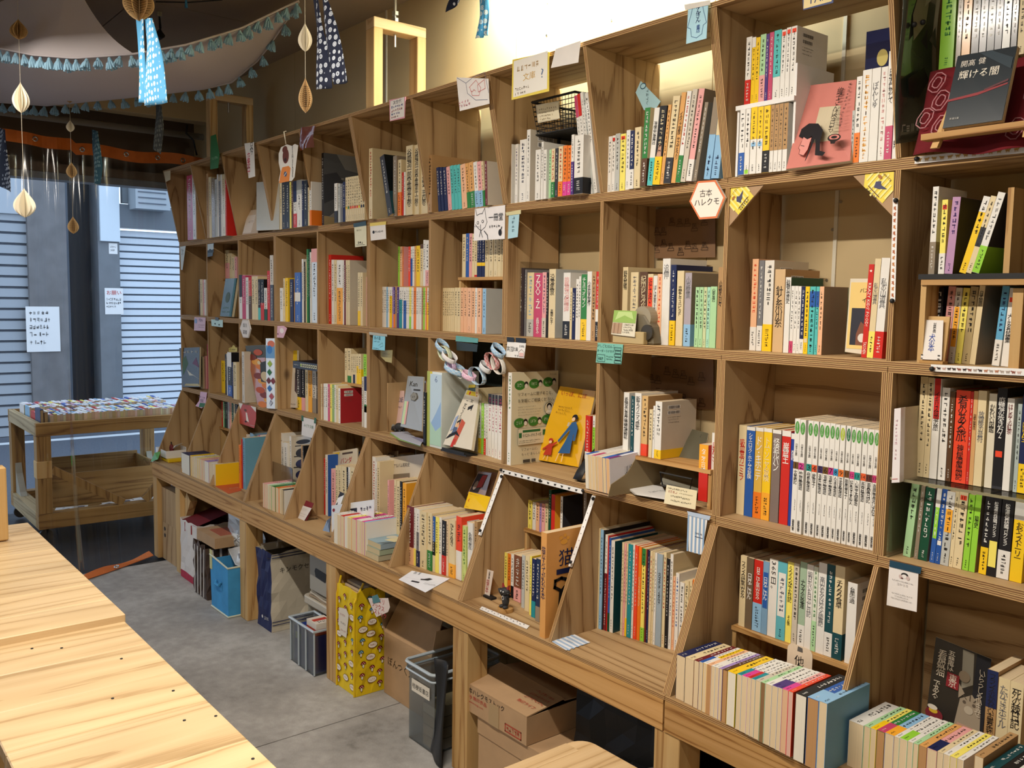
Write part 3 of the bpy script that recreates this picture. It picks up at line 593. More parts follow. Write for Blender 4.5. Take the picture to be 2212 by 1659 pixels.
row('top cubby with the black basket', 'C5', 920, 835, [(63, 86, 465, 'w', dict(t=T_('', 'V'))), (112, 132, 463, 'w', dict(t=T_('', 'V'))), (146, 196, 428, 'w', dict(t=T_('', 'n'))), (198, 224, 352, 'w', dict(d=.19, rf='a', bar=1, vis=3)), (266, 304, 505, 'w'), (310, 325, 445, 'w', dict(d=.17, bar=1)), (329, 350, 505, 'w', dict(sq=(.5, 's'))), (370, 385, 505, 'e'), (387, 412, 498, 'c', dict(o=(.32, 'g'), t=T_('', 'r'))), (416, 438, 495, 'D'), (441, 472, 480, 'c', dict(o=(.3, 'o'), t=T_('', 'r'))), (476, 506, 473, 'o', dict(o=(.28, 'X'), t=T_('', 'B'))), (510, 536, 473, 'o', dict(o=(.28, 'X'), t=T_('', 'B'))), (537, 556, 390, 'w', dict(o=(.55, 'V'))), (562, 628, 395, 'w', dict(o=(.28, 'k')))], z=ZT)
row('top cubby with the black basket', 'C5', 855, 835, [(636, 656, 75, 'w', dict(tb=(.22, 'z'), k='magazine', d=.2)), (658, 681, 62, 'w', dict(tb=(.22, 'r'), k='magazine', d=.2)), (684, 702, 48, 'w', dict(k='magazine', d=.2)), (704, 716, 48, 'L', dict(k='magazine', d=.2, g=1)), (718, 740, 52, 'w', dict(k='magazine', d=.2, g=1, t=T_('', 'k', .5)))], z=ZT, lean=-9.5)
row('top cubby under the blue sign', 'C6', 940, 892, [(86, 117, 455, 'w'), (120, 146, 447, 'w', dict(sq=(.93, 'r'))), (147, 186, 430, 'L'), (190, 235, 432, 'Y', dict(sq=(.93, 'R'), t=T_('', 'k'))), (240, 272, 400, 'w'), (273, 307, 405, 'n', dict(o=(.34, 'w'), t=T_('', 'w'))), (312, 364, 375, 'c', dict(d=.13))], z=ZT)
row('top cubby under the blue sign', 'C6', 888, 815, [(368, 412, 215, 'g', dict(ln=3, o=(.36, 'B'), t=T_('', 'w', .4), bar=1, rf='c')), (428, 470, 220, 'w', dict(ln=5.5, o=(.36, 'Q'), t=T_('漂流の書店', 'k', .45, .9))), (474, 532, 205, 'k', dict(ln=5.5, o=(.36, 'y'), t=T_('', 'c', .4), bw=1)), (538, 564, 195, 'h', dict(ln=6)), (568, 626, 125, 'c', dict(ln=6.5, o=(.3, 'D'), t=T_('', 'k', .4))), (632, 668, 95, 'h', dict(ln=7, t=T_('イタリア家族 ヤマザキマリ', 'k', .1, .95))), (672, 708, 85, 'w', dict(ln=7.5, o=(.3, 'g'), t=T_('', 'r', .4))), (712, 752, 70, 'a', dict(ln=8)), (760, 806, 68, 'p', dict(ln=8.5, o=(.24, 'w'), rf='u')), (822, 850, 180, 'u', dict(ln=9, g=1)), (912, 965, 135, 's', dict(ln=7, g=1, tb=(.45, 'u'), t=T_('', 'n', .1, .3))), (975, 1040, 150, 's', dict(ln=6, g=1, tb=(.45, 'c'), t=T_('', 'n', .1, .3)))], z=ZT)
# top cubby with the pink book: two levels on a white rack
row('top cubby with the pink book, lower level', 'C7', 921, 893, [(39, 69, 535, 'w', dict(o=(.34, 'b'), t=T_('', 'k', .4))), (71, 100, 530, 'w', dict(t=T_('', 'k', .4), sq=(.04, 'l'))), (104, 140, 520, 'w', dict(tb=(.48, 'y'), sq=(.44, 's'))), (141, 175, 518, 'w', dict(tb=(.48, 'y'), sq=(.44, 's'))), (176, 215, 512, 'y', dict(o=(.33, 'k'), t=T_('', 'k', .4))), (218, 240, 508, 'w', dict(tb=(.68, 't'))), (243, 266, 505, 'w', dict(tb=(.68, 't'))), (268, 291, 500, 'w', dict(tb=(.68, 't'))), (295, 321, 496, 'w', dict(tb=(.68, 't')))], z=ZT)
RK = row('top cubby with the pink book, upper level', 'C7', 506, 462, [(75, 107, 108, 'w', dict(o=(.37, 'r'), g=1)), (110, 131, 110, 'y', dict(g=1, tb=(.15, 'w'))), (132, 156, 110, 'y', dict(g=1)), (158, 190, 92, 'e', dict(o=(.4, 'p'), g=1)), (191, 209, 90, 'V', dict(g=1)), (211, 235, 80, 'z', dict(g=1)), (238, 280, 68, 'w', dict(g=1, tb=(.67, 'Q'))), (282, 308, 65, 'w', dict(sq=(.94, 'R'))), (310, 335, 52, 'w', dict(sq=(.94, 'R'))), (338, 370, 44, 'w', dict(sq=(.94, 'R'), bar=1, vis=2))], y=.0)
row('top cubby with the pink book, right end', 'C7', 852, 822, [(697, 712, 540, 'L'), (714, 745, 340, 'w', dict(o=(.35, 'o'), t=T_('', 'k', .4))), (748, 800, 300, 'w', dict(t=T_('', 'O', .1))), (802, 851, 290, 'w', dict(t=T_('ぽんしゅ', 'G', .5, .93))), (856, 893, 283, 'w', dict(t=T_('', 'p', .2))), (894, 936, 188, 'w', dict(o=(.31, 'z'), t=T_('日本酒に恋して', 'k', .45, .9))), (942, 972, 540, 'w', dict(t=T_('松井', 'k', .1, .5)))], z=ZT)
row('top cubby with the easel', 'C8', 425, 300, [(292, 375, -60, 'l', dict(t=T_('', 'g', .4), g=1)), (388, 416, -40, 'u', dict(g=1)), (422, 470, -40, 'h', dict(g=1)), (478, 520, -30, 'k', dict(g=1)), (525, 565, -30, 'G', dict(g=1)), (570, 612, -30, 'k', dict(g=1)), (616, 655, -30, 'D', dict(g=1)), (660, 705, -30, 'L', dict(g=1)), (712, 745, -30, 'k', dict(g=1)), (752, 792, -20, 'c')], y=.07)
# ------------------------------------------------------------------- SECOND ROW
row('street-end second-row cubby', 'A1', 782, 785, [(232, 241, 432, 'D'), (243, 269, 430, 'c'), (271, 282, 432, 'p'), (284, 299, 432, 'w')], z=ZA)
row('cubby with the dark green book', 'A1', 797, 797, [(347, 360, 510, 'p'), (361, 374, 508, 'c'), (378, 390, 508, 'r'), (392, 404, 505, 'p'), (406, 416, 505, 'w', dict(bar=1, d=.11))], z=ZA)
row('cubby with the dark green book, upper level', 'A1', 422, 418, [(492, 530, 140, 'c', dict(o=(.55, 'p'), sq=(.6, 'g'))), (534, 556, 170, 'c'), (558, 584, 205, 'c'), (586, 606, 205, 'p')], y=.1, riser=('small riser stand behind the dark green book', None, 2*W_-.012, ZA))
row('third second-row cubby', 'A1', 822, 842, [(632, 660, 385, 'w', dict(o=(.45, 'w'), tb=(.5, 'D'))), (662, 694, 390, 'z'), (697, 724, 410, 'w', dict(t=T_('', 'b'))), (726, 752, 405, 'r', dict(o=(.55, 'B'))), (757, 786, 398, 'c'), (788, 816, 398, 'c'), (819, 842, 428, 'k', dict(o=(.3, 'Q'))), (844, 876, 428, 'k', dict(o=(.42, 'r'), t=T_('', 'w', .5))), (879, 907, 515, 'w', dict(o=(.35, 'd'))), (911, 937, 345, 'r', dict(t=T_('', 'm'))), (939, 970, 190, 'a', dict(o=(.55, 'D')))], z=ZA)
row('fourth second-row cubby', 'A2', 850, 865, [(70, 97, 515, 'w', dict(t=T_('', 'r'))), (99, 119, 420, 'c'), (122, 150, 415, 'y', dict(t=T_('', 'k'), rf='y')), (168, 200, 428, 'n', dict(t=T_('', 'y'))), (202, 214, 430, 't'), (217, 273, 362, 'b', dict(ba=(.42, .6, 'w'), hc=1)), (278, 303, 228, 'w'), (305, 320, 255, 'k'), (322, 333, 255, 'c'), (335, 350, 130, 'g'), (352, 364, 130, 'd'), (366, 380, 160, 'w'), (383, 440, 125, 'L', dict(g=1, tb=(.18, 'p')))], z=ZA)
row('fifth second-row cubby', 'A2', 866, 872, [(466, 478, 145, 'r'), (480, 516, 142, 's', dict(d=.21, rf='a', vis=3)), (518, 526, 245, 'p'), (528, 550, 260, 'w'), (552, 578, 185, 'r', dict(d=.2)), (581, 606, 235, 'w'), (608, 632, 235, 'c'), (635, 690, 238, 'w', dict(o=(.57, 'O'))), (693, 704, 240, 'w'), (706, 720, 240, 'm'), (723, 741, 238, 'c'), (744, 762, 238, 'c', dict(d=.17, rf='a', bar=1)), (842, 866, 362, 'c', dict(o=(.28, 'y'))), (868, 890, 362, 'c'), (926, 946, 405, 'p')], z=ZA)
cl = 'kwwwsbyVotnTweowbwlgwwocwwltlcyy'
it = [(112, 121), (122, 135), (136, 150), (151, 168), (169, 182), (183, 195), (196, 215), (218, 227), (228, 241), (242, 254), (256, 273), (275, 297), (299, 308), (310, 331), (333, 345), (346, 356), (358, 372), (374, 382), (384, 392), (394, 412), (414, 432), (434, 444), (446, 457), (459, 470), (472, 484), (486, 494), (496, 503), (504, 522)]
cs = ['k', 'w', 'w', 'w', 's', 'w', 'y', 'v', 'V', 't', 'V', 'q', 'w', 'b', 'w', 'w', 'Y', 'w', 'w', 'o', 'w', 'w', 'w', 't', 'l', 'P', 'o', 'y']
ob = {6: (.78, 'y'), 8: (.34, 'o'), 11: (.7, 'q'), 13: (.68, 'b'), 16: (.3, 'l'), 27: (.65, 'y')}
row('cubby with two levels of pocket books, lower', 'A3', 856, 888, [(a, b_, 530+i*.3, 'w' if i in (6, 11, 13, 27) else c, dict(o=ob[i]) if i in ob else {}) for i, ((a, b_), c) in enumerate(zip(it, cs))], z=ZA)
row('cubby with two levels of pocket books, upper', 'A3', 526, 526, [(266, 278, 200, 'l'), (281, 300, 200, 'P'), (302, 308, 200, 'o', dict(d=.11, rf='p', bar=1)), (350, 366, 200, 'R'), (369, 383, 200, 'w', dict(o=(.7, 'b'))), (384, 398, 198, 'w'), (400, 413, 196, 'h'), (415, 445, 193, 'y'), (447, 470, 182, 'c', dict(tb=(.1, 'B'))), (472, 489, 145, 'w'), (491, 522, 150, 'w', dict(o=(.35, 'p')))], y=.085, riser=('hidden riser stand behind the white pocket books', None, 6*W_-.012, ZA))
row('cubby with the tan riser, lower', 'A3', 890, 920, [(586+i*15.6, 600+i*15.6, 540, 'c', dict(t=T_('', 'k', .2))) for i in range(9)]+[(729, 750, 538, 'c'), (752, 776, 538, 'c')]+[(779, 801, 538, 'P'), (804, 832, 538, 'P'), (834, 866, 540, 'P'), (869, 895, 540, 'P'), (897, 912, 540, 'w'), (914, 948, 542, 'P'), (958, 985, 545, 's', dict(d=.13, rf='L', vis=3))], z=ZA)
row('cubby with the tan riser, upper', 'A3', 452, 447, [(792, 820, 98, 'c', dict(sq=(.85, 'k'))), (822, 847, 92, 'b', dict(t=T_('', 'w'))), (849, 871, 92, 'p'), (873, 892, 95, 'c'), (894, 912, 98, 'c', dict(o=(.05, 'r'))), (915, 932, 100, 'n', dict(ba=(.26, .34, 'y'))), (933, 951, 100, 'n', dict(ba=(.26, .34, 'y'))), (954, 977, 100, 'n', dict(ba=(.26, .34, 'y'))), (980, 1008, 105, 'c'), (1012, 1045, 108, 'c'), (1050, 1080, 110, 'c'), (1082, 1110, 112, 'c'), (1114, 1130, 115, 'c')], y=.07, riser=('tan riser shelf carrying the upper cream books', None, 7*W_-.013, ZA))
row('cubby with the crimson book', 'A4', 832, 893, [(115, 184, 175, 'V', dict(g=1, film=1, h='dark', ov='3d3440')), (190, 207, 190, 'G', dict(g=1)), (214, 277, 220, 'c', dict(o=(.27, 'L'), t=T_('', 's', .3))), (281, 360, 226, 'z', dict(hc=1, t=T_('ZOO-Z', 'w', .45, .97), t2=T_('長野まゆみ', 'w', .05, .3))), (362, 399, 218, 'p', dict(o=(.3, 'a'), t=T_('', 'V', .35))), (402, 420, 220, 'k', dict(t=T_('', 'y', .5))), (426, 489, 186, 'c', dict(d=.14, hc=1, rf='L', t=T_('没落風景', 'k', .62, .93), t2=T_('高橋たか子', 'k', .2, .42), cov='高橋たか子')), (566, 632, 222, 'w', dict(o=(.27, 'k'), t=T_('龍神沼綺譚', 'p', .4, .95))), (634, 654, 370, 'c'), (656, 684, 372, 'n', dict(t=T_('', 'w'))), (690, 716, 285, 'w', dict(t=T_('', 'k', .5))), (718, 736, 258, 'w', dict(t=T_('', 'r', .3))), (741, 795, 238, 'g', dict(o=(.32, 'y'), t=T_('チョーコイレブン', 'w', .5, .95))), (797, 840, 210, 'w', dict(t=T_('少年殺人事件', 'k', .5, .86))), (842, 882, 210, 't', dict(t=T_('', 'k'))), (884, 914, 210, 'r', dict(o=(.28, 'k'), ba=(.28, .46, 'w')))], z=ZA)
row('cubby with the tape dispenser', 'A5', 820, 862, [(170, 214, 190, 'c', dict(d=.15, t=T_('野呂邦暢', 'k', .7, .95), bar=1)), (240, 305, 235, 'c', dict(t=T_('', 'G', .2))), (317, 384, 232, 'B', dict(t=T_('紀州のビッグバンド', 'c', .35, .95))), (388, 434, 250, 'c', dict(t=T_('近くて遠いこの身体', 'k', .3, .95), ba=(.32, .95, 'R'))), (437, 470, 265, 'w', dict(t=T_('ぼくは本屋のおやじさん', 'k', .3, .9))), (472, 512, 250, 'P', dict(t=T_('', 'R', .3))), (514, 578, 115, 'w', dict(d=.17, t=T_('追伸', 'G', .75, .95), rf='w', bar=1, vis=2)), (586, 632, 170, 'n', dict(o=(.31, 'y'), d=.16)), (642, 700, 222, 'c', dict(t=T_('恋愛とキューピッド', 'k', .4, .8))), (711, 768, 240, 'v', dict(d=.14, ov='a9a0a8', o=(.3, 's'), rf='u', t=T_('小説修業', 'G', .65, .95), vis=2)), (805, 838, 365, 'e', dict(t=T_('', 'k'))), (841, 874, 365, 'e', dict(t=T_('', 'k'))), (878, 904, 365, 'c', dict(t=T_('', 'k'), ov='c5d0a0')), (908, 934, 365, 'Q', dict(ov='a5d8bd', t=T_('', 'k'))), (936, 990, 360, 'e', dict(t=T_('小説の周辺', 'k', .75, .97))), (998, 1044, 190, 't', dict(d=.15, t=T_('小説家の日々', 'k', .4, .95)))], z=ZA)
row('cubby with the red cookbook', 'A6', 746, 768, [(54, 84, 290, 'w', dict(d=.11, rf='s', ov='c3ccd4', vis=3)), (196, 238, 98, 'P', dict(o=(.26, 'w'), t=T_('', 'R', .4))), (244, 280, 108, 'G', dict(o=(.28, 'w'))), (285, 350, 108, 'w', dict(d=.15, o=(.3, 'y'), ov='ded9cf', rf='a', bar=1, t=T_('', 'k', .5), vis=2)), (360, 432, 172, 'h', dict(d=.15, ov='cfae82', t=T_('針と糸小川糸', 'k', .3, .8), rf='t', bar=1, vis=1.5)), (438, 476, 230, 'w', dict(d=.14, t=T_('砂糖の世界史', 'k', .65, .97), rf='d')), (480, 504, 293, 'w', dict(o=(.18, 'z'))), (506, 529, 293, 'w'), (531, 552, 295, 'w'), (555, 580, 297, 'n', dict(o=(.22, 'w'), t=T_('', 'w', .25))), (582, 612, 297, 'y', dict(t=T_('', 'k', .25), sq=(.2, 'c'))), (615, 655, 297, 'Q', dict(ba=(.7, .93, 'b'), t=T_('', 'k', .1))), (660, 682, 297, 'Q', dict(ba=(.7, .93, 'b'))), (684, 714, 297, 'P', dict(rf='u', d=.105, vis=4))], z=ZA)
row('cubby with the red cookbook, right end', 'A6', 805, 810, [(1003, 1040, 138, 'r', dict(ln=2.2, d=.1, t=T_('', 'w', 0, 0), side=(("KRAZY KIDS' FOOD!", .34, .8), ('TASCHEN', .04, .17)))), (1044, 1086, 97, 'c', dict(ln=2.2, d=.14, o=(.27, 'Y'), t=T_('私の山道具', 'G', .5, .8))), (1090, 1150, 92, 'w', dict(ln=2.2, d=.14, o=(.27, 'r'), bar=1, vis=1.6, t=T_('私の山道具', 'G', .5, .8)))], z=ZA)
ZX = row('right-end cubby, upper level', 'A7', 880, 872, [(187, 238, 95, 'w', dict(o=(.37, 'u'), t=T_('', 'k', .45))), (276, 326, 212, 'Y', dict(o=(.28, 'w'), t=T_('', 'k', .4), sq=(.9, 'r'))), (332, 402, 192, 'v', dict(ov='b48bb0', ln=3, d=.13, rf='D', t=T_('', 'V', .5))), (460, 520, 205, 'y', dict(ln=15, tb=(.2, 'w'), t=T_('', 'k', .5))), (522, 570, 200, 'c', dict(ln=15, ba=(.35, .6, 'D'))), (575, 638, 170, 'w', dict(ln=15, o=(.34, 'l'), rf='D', t=T_('', 'G', .4)))], y=.03)[0]
row('right-end cubby, lower level', 'A8', 760, 796, [(208, 265, 160, 'k', dict(t=T_('', 'w', .5))), (272, 330, 148, 'p', dict(ln=3, t=T_('', 'k', .6))), (334, 385, 160, 'w', dict(ln=3, tb=(.25, 'w'), ba=(.22, .75, 'O'), t=T_('', 'k', .3))), (388, 440, 162, 'Y', dict(ln=3.5, t=T_('', 'k', .4))), (445, 508, 150, 't', dict(ov='b09c70', ln=3.5, t=T_('', 'k', .4))), (510, 556, 142, 'c', dict(ln=4, d=.11, rf='u', t=T_('日犬物語', 'k', .7, .97))), (695, 752, 146, 's', dict(ov='5da3c8', ln=4, o=(.33, 'w'), t=T_('', 'n', .4))), (768, 830, 162, 'w', dict(ln=3, sq=(.85, 'R'), t=T_('「犬」の名作短編集', 'k', .3, .72)))], z=ZA)
# ------------------------------------------------------------------- THIRD ROW
row('street-end third-row cubby', 'B1', 638, 642, [(246, 270, 325, 'c'), (272, 298, 318, 'p'), (300, 316, 200, 'z')], z=ZB)
row('second third-row cubby', 'B1', 680, 762, [(455, 490, 365, 'y'), (492, 505, 300, 'k'), (508, 516, 290, 'w'), (518, 556, 280, 'k', dict(tb=(.33, 'w'), o=(.25, 'b'))), (560, 570, 380, 'n'), (573, 606, 380, 'c')], z=ZB)
row('cubby with the big leaf cover', 'B1', 778, 780, [(660, 684, 275, 'a', dict(d=.2, rf='a', vis=4))], z=ZB)
row('cubby with a thick black book lying on top', 'B2', 678, 715, [(160, 208, 300, 'D', dict(o=(.3, 'y'))), (212, 242, 300, 'k', dict(o=(.3, 'p'))), (247, 272, 315, 'c'), (274, 305, 315, 'O'), (310, 344, 330, 'a', dict(o=(.35, 'u'))), (346, 357, 360, 'k')], z=ZB)
row('cubby with the red wrapped book, lower', 'B2', 770, 806, [(386, 396, 452, 'c'), (398, 409, 450, 't'), (411, 424, 450, 'w'), (426, 447, 450, 'w'), (449, 466, 455, 'z', dict(ov='c85078')), (468, 485, 455, 'Y'), (487, 505, 460, 'g', dict(ov='8fae6a')), (507, 520, 460, 'w'), (522, 540, 470, 'c'), (542, 560, 492, 'w', dict(d=.12, rf='m', ov='e6e0d6', bar=1, vis=5, rfc='a3242a'))], z=ZB)
row('cubby with the red wrapped book, upper', 'B2', 440, 460, [(600, 622, 135, 'c'), (625, 655, 135, 'c', dict(o=(.2, 'g'))), (658, 672, 185, 'c'), (674, 690, 185, 'c', dict(o=(.3, 'n'))), (692, 704, 185, 'c'), (706, 720, 185, 'c', dict(o=(.6, 'y'))), (722, 745, 185, 'c', dict(o=(.5, 'y'))), (767, 795, 188, 'l')], y=.085, riser=('riser stand behind the red wrapped book', None, 5*W_-.026, ZB))
row('cubby with the red wrapped book, right edge', 'B2', 835, 850, [(752, 768, 390, 'a'), (774, 796, 385, 'w', dict(o=(.42, 'w'), ba=(.3, .45, 'g'), tb=(.28, 'n')))], z=ZB)
row('cubby with the paper chain', 'B3', 870, 935, [(768, 788, 405, 'c', dict(t=T_('', 'r'), k='comic')), (791, 809, 510, 'w', dict(k='comic', o=(.3, 'y'), t=T_('', 'g'))), (813, 829, 512, 'l', dict(k='comic', t=T_('', 'w'))), (832, 844, 516, 'w', dict(k='comic', o=(.32, 'R'))), (847, 859, 518, 'w', dict(k='comic', t=T_('', 'g'))), (862, 886, 445, 'w', dict(k='comic', tb=(.16, 'D'), t=T_('', 'z', .4))), (889, 908, 450, 'w', dict(k='comic', tb=(.16, 'D'), t=T_('', 'z', .4))), (911, 931, 452, 'w', dict(k='comic', tb=(.16, 'D'), t=T_('', 'z', .4))), (935, 966, 456, 'w', dict(k='comic', tb=(.16, 'D'), t=T_('', 'z', .4)))], z=ZB)
row('cubby with the yellow picture book', 'BB', 1165, 1140, [(62, 94, 352, 'w', dict(k='magazine', d=.208, ra=RA_TOTO, t=T_('', 'g', .6, .97), vis=4))], z=ZB, y=.004)
row('cubby with the yellow picture book, far right', 'BB', 1010, 1000, [(757, 800, 738, 'r', dict(d=.06, o=(.35, 'w'), t=T_('薬膳漢方', 'w', .4, .9))), (822, 842, 740, 'w', dict(d=.06, ba=(.3, .8, 'l')))], z=ZB, y=.15)
row('cubby with the paper chain, left part', 'B3', 822, 828, [(388, 404, 432, 'k', dict(d=.16)), (406, 522, 283, 'w', dict(d=.17, ov='cfd6cf', g=1, cal=1, vis=.5))], z=ZB)
row('cubby with the file box', 'B4', 500, 545, [(332, 368, 88, 'w', dict(d=.16, t=T_('希望の書店論福嶋聡', 'k', .2, .95))), (383, 404, 112, 'T', dict(t=T_('', 'w', .3))), (408, 450, 92, 'w', dict(d=.16, t=T_('新サラリーマン読本', 'k', .4, .95))), (436, 496, 112, 'h', dict(d=.15, ov='d2ad72', o=(.2, 'R'), t=T_('', 'k', .3), rf='t', yo=.004)), (508, 530, 205, 'c', dict(t=T_('', 'k'))), (534, 546, 180, 'w', dict(t=T_('', 'k'))), (548, 592, 150, 'w', dict(d=.15, t=T_('', 'k', .4), rf='a', bar=1, o=(.16, 'y'), vis=2))], y=.045, riser=('low riser shelf under the back books of the file box cubby', 8*W_+.03, 9*W_-.05, ZB))
row('cubby with the file box, right end', 'B4', 826, 836, [(848, 908, 446, 'r', dict(d=.1, tb=(.5, 'O'), t=T_('タニオー日記', 'w', .5, .93))), (914, 962, 366, 'w', dict(d=.12, t=T_('日本人ここ', 'r', .5, .95)))], z=ZB+.02)
row('cubby with the numbered comic series, colour end', 'B5', 682, 765, [(30, 77, 115, 'c', dict(hc=1, t=T_('吸血鬼カーミラ', 'r', .35, .88), d=.17)), (79, 131, 125, 'b', dict(hc=1, tb=(.04, 'w'), t=T_('シャーロック・ホームズの冒険', 'w', .42, .93), d=.17)), (135, 184, 130, 'y', dict(hc=1, tb=(.04, 'w'), o=(.29, 'o'), t=T_('ドン・キホーテ', 'w', .42, .9), d=.17, ov='d8b04a')), (187, 238, 135, 'y', dict(hc=1, tb=(.04, 'w'), o=(.3, 'O'), t=T_('トム・ソーヤの冒険', 'c', .42, .9), d=.17)), (243, 297, 145, 'G', dict(hc=1, ov='7b6c66', tb=(.04, 'w'), t=T_('怪盗ルパン', 'w', .55, .92), d=.17)), (303, 358, 150, 'r', dict(hc=1, tb=(.06, 'w'), t=T_('巌窟王', 'w', .6, .93), d=.17)), (361, 386, 168, 'n', dict(hc=1, tb=(.06, 'w'), t=T_('西遊記', 'w', .6, .93), d=.17, ov='233f94'))], z=ZB)
TI = ['古事記', '竹取物語', '伊勢物語', '枕草子', '源氏物語', '源氏物語', '源氏物語', '今昔物語', '平家物語', '御伽草子', '好色五人女', '心中天網島', '雨月物語', '更級日記', '南総里見八犬伝']
NU = ['1', '2', '3', '4', '5', '6', '7', '8', '9', '11', '12', '13', '14', '15', '17']
NC = ['6b4a1e', 'c23a86', '1f8a80', 'd8552a', '3a2a5c', '6b4a1e', 'b8357f', '3593c8', 'e0742a', '6b4420', 'c23a78', '1f8a80', 'd8592a', '5d2f26', 'b83668']
ul = [378, 412, 462, 496, 536, 567, 602, 635, 666, 705, 738, 768, 808, 843, 882]; ur = [410, 446, 494, 528, 565, 600, 633, 662, 698, 733, 766, 802, 840, 880, 914]
tp = [73, 80, 85, 90, 95, 100, 103, 110, 115, 119, 126, 132, 135, 142, 146]
row('cubby of the numbered comic series', 'B5', 801, 922, [(ul[i], ur[i], tp[i], 'w', dict(k='comic', d=.18, series=(TI[i], NU[i], NC[i]))) for i in range(15)], z=ZB)
ZAC = row('right-end cubby on the acrylic shelf', 'B6', 862, 950, [(247, 304, 50, 'c', dict(d=.12)), (306, 350, 58, 'c', dict(t=T_('', 'k', .3))), (353, 411, 65, 'w', dict(ba=(.6, 1, 'r'), t=T_('イギリス鉄道の旅', 'k', .4, .95))), (421, 479, 138, 'w', dict(t=T_('', 'k', .4))), (484, 522, 170, 'B', dict(g=1)), (530, 640, 160, 'R', dict(hc=1, t=T_('肴のある旅', 'k', .45, .95), t2=T_('神戸居酒屋巡回記', 'k', .03, .42))), (643, 664, 170, 'r'), (667, 699, 165, 'h', dict(ov='cfa06a', t=T_('京都の喫茶店', 'B', .5, .85))), (702, 766, 162, 'c', dict(t=T_('放課後の音符', 'G', .35, .9))), (788, 846, 185, 'w', dict(ov='d8d0ba', t=T_('かわいい図鑑', 'k', .55, .93))), (851, 925, 140, 'k', dict(t=T_('廃墟の歩き方2', 'w', .45, .97), o=(.03, 'D'), sq=(.35, 'R'))), (931, 985, 222, 'w', dict(t=T_('はじめての紅茶', 'm', .6, .95))), (1015, 1046, 265, 's', dict(ov='a9b6b2')), (1050, 1112, 195, 'n', dict(o=(.3, 'y'), t=T_('ぼけ人生', 'y', .35, .9)))], y=.055)[0]
row('right-end cubby below the acrylic shelf', 'B7', 682, 885, [(136, 190, 150, 'e', dict(ln=4, t=T_('', 'k', .5))), (216, 244, 165, 'u', dict(ln=3)), (246, 310, 178, 'd', dict(ln=3.5, d=.12, t=T_('', 'w', .3), rf='u')), (331, 365, 185, 'b', dict(ln=3, tb=(.25, 'w'), ba=(.33, .75, 'l'))), (368, 406, 188, 'b', dict(ln=3, ov='1f4f9c', sq=(.28, 'w'), t=T_('', 'w', .3))), (409, 468, 208, 'L', dict(ln=2.5, tb=(.24, 'w'), ba=(.45, .76, 'O'), t=T_('', 'k', .1))), (473, 500, 208, 'c', dict(ln=2)), (502, 564, 208, 'c', dict(ln=2, t=T_('', 'k', .3), sq=(.92, 'R'))), (571, 614, 230, 'l', dict(ln=2, t=T_('', 'k', .3))), (619, 662, 232, 'l', dict(ln=2, d=.12, rf='u', t=T_('銀河史', 'k', .5, .8))), (692, 744, 245, 'k', dict(ln=2, o=(.35, 'y'), t=T_('', 'w', .4))), (747, 816, 255, 'k', dict(ln=1, ba=(.12, .45, 'Y'), t=T_('松本清張傑作短編コレクション', 'w', .5, .95))), (822, 908, 270, 'k', dict(ln=1, o=(.36, 'w'), t=T_('松本清張傑作短編コレクション', 'w', .42, .95), rf='k')), (917, 1006, 290, 'y', dict(ln=1, tb=(.22, 'w'), t=T_('おやつストーリー', 'k', .3, .75)))], z=ZB)
# ------------------------------------------------------------------- BOTTOM ROW
row('street-end bottom bin', 'D1', 520, 520, [(306, 315, 172, 'm', dict(d=.17, ov='8a3a2c')), (318, 330, 250, 'w'), (332, 346, 262, 'b'), (348, 358, 262, 'c'), (360, 372, 300, 'k', dict(rf='O')), (374, 392, 215, 'O'), (395, 410, 235, 'c'), (412, 440, 262, 'R', dict(o=(.6, 'O')))], z=ZD)
zr = row('bottom bin with yellow pocket books, upper', 'D1', 338, 352, [(632, 642, 110, 'r'), (643, 652, 110, 'e'), (654, 668, 112, 'd'), (670, 682, 112, 'D'), (684, 696, 114, 'L'), (698, 706, 115, 'p'), (708, 716, 115, 'P'), (718, 732, 116, 'd'), (734, 746, 118, 'c'), (748, 770, 120, 'k')], y=.06, riser=('pine riser stand in the bottom bin with yellow pocket books', W_+.02, 2*W_-.01, ZD))
row_up('bottom bin with yellow pocket books', 'D1', [(286, 356, 'w', dict(sp='n')), (357, 370, 'O', dict(sp='y')), (372, 384, 'w', dict(sp='y')), (386, 400, 'w'), (402, 424, 'c'), (426, 440, 'O', dict(sp='Y')), (442, 462, 'p'), (464, 482, 'P'), (484, 520, 'w', dict(sp='v')), (522, 538, 'c'), (540, 562, 'w'), (564, 580, 'c', dict(rf='y', ov='e0b850', sp='c'))], ZD, (712, 832), (545, 648), .13)
row('bottom bin with the red flyer', 'D1', 850, 855, [(781, 793, 480, 'o'), (795, 806, 430, 'r'), (808, 834, 420, 's', dict(ov='6aa0b8'))], z=ZD)
row('bottom bin with the red flyer, back row', 'D1', 780, 720, [(836, 858, 388, 'w'), (860, 876, 440, 'l'), (878, 904, 380, 's', dict(d=.2)), (906, 922, 408, 'c'), (924, 940, 410, 'w'), (942, 954, 400, 'p'), (956, 962, 396, 'X', dict(d=.17, rf='w'))], y=.03, z=ZD)
row('bottom bin with the green-lettered card', 'D2', 540, 560, [(380, 403, 155, 'c'), (405, 411, 128, 'B', dict(d=.2)), (413, 445, 138, 'w', dict(d=.18)), (430, 455, 220, 'w', dict(yo=-.012)), (458, 478, 222, 'w', dict(yo=-.012)), (480, 492, 180, 'c'), (494, 516, 168, 'w', dict(d=.19, rf='a', vis=3)), (600, 612, 245, 't', dict(yo=-.03)), (614, 622, 248, 'k', dict(yo=-.03, d=.1))], z=ZD, y=.02)
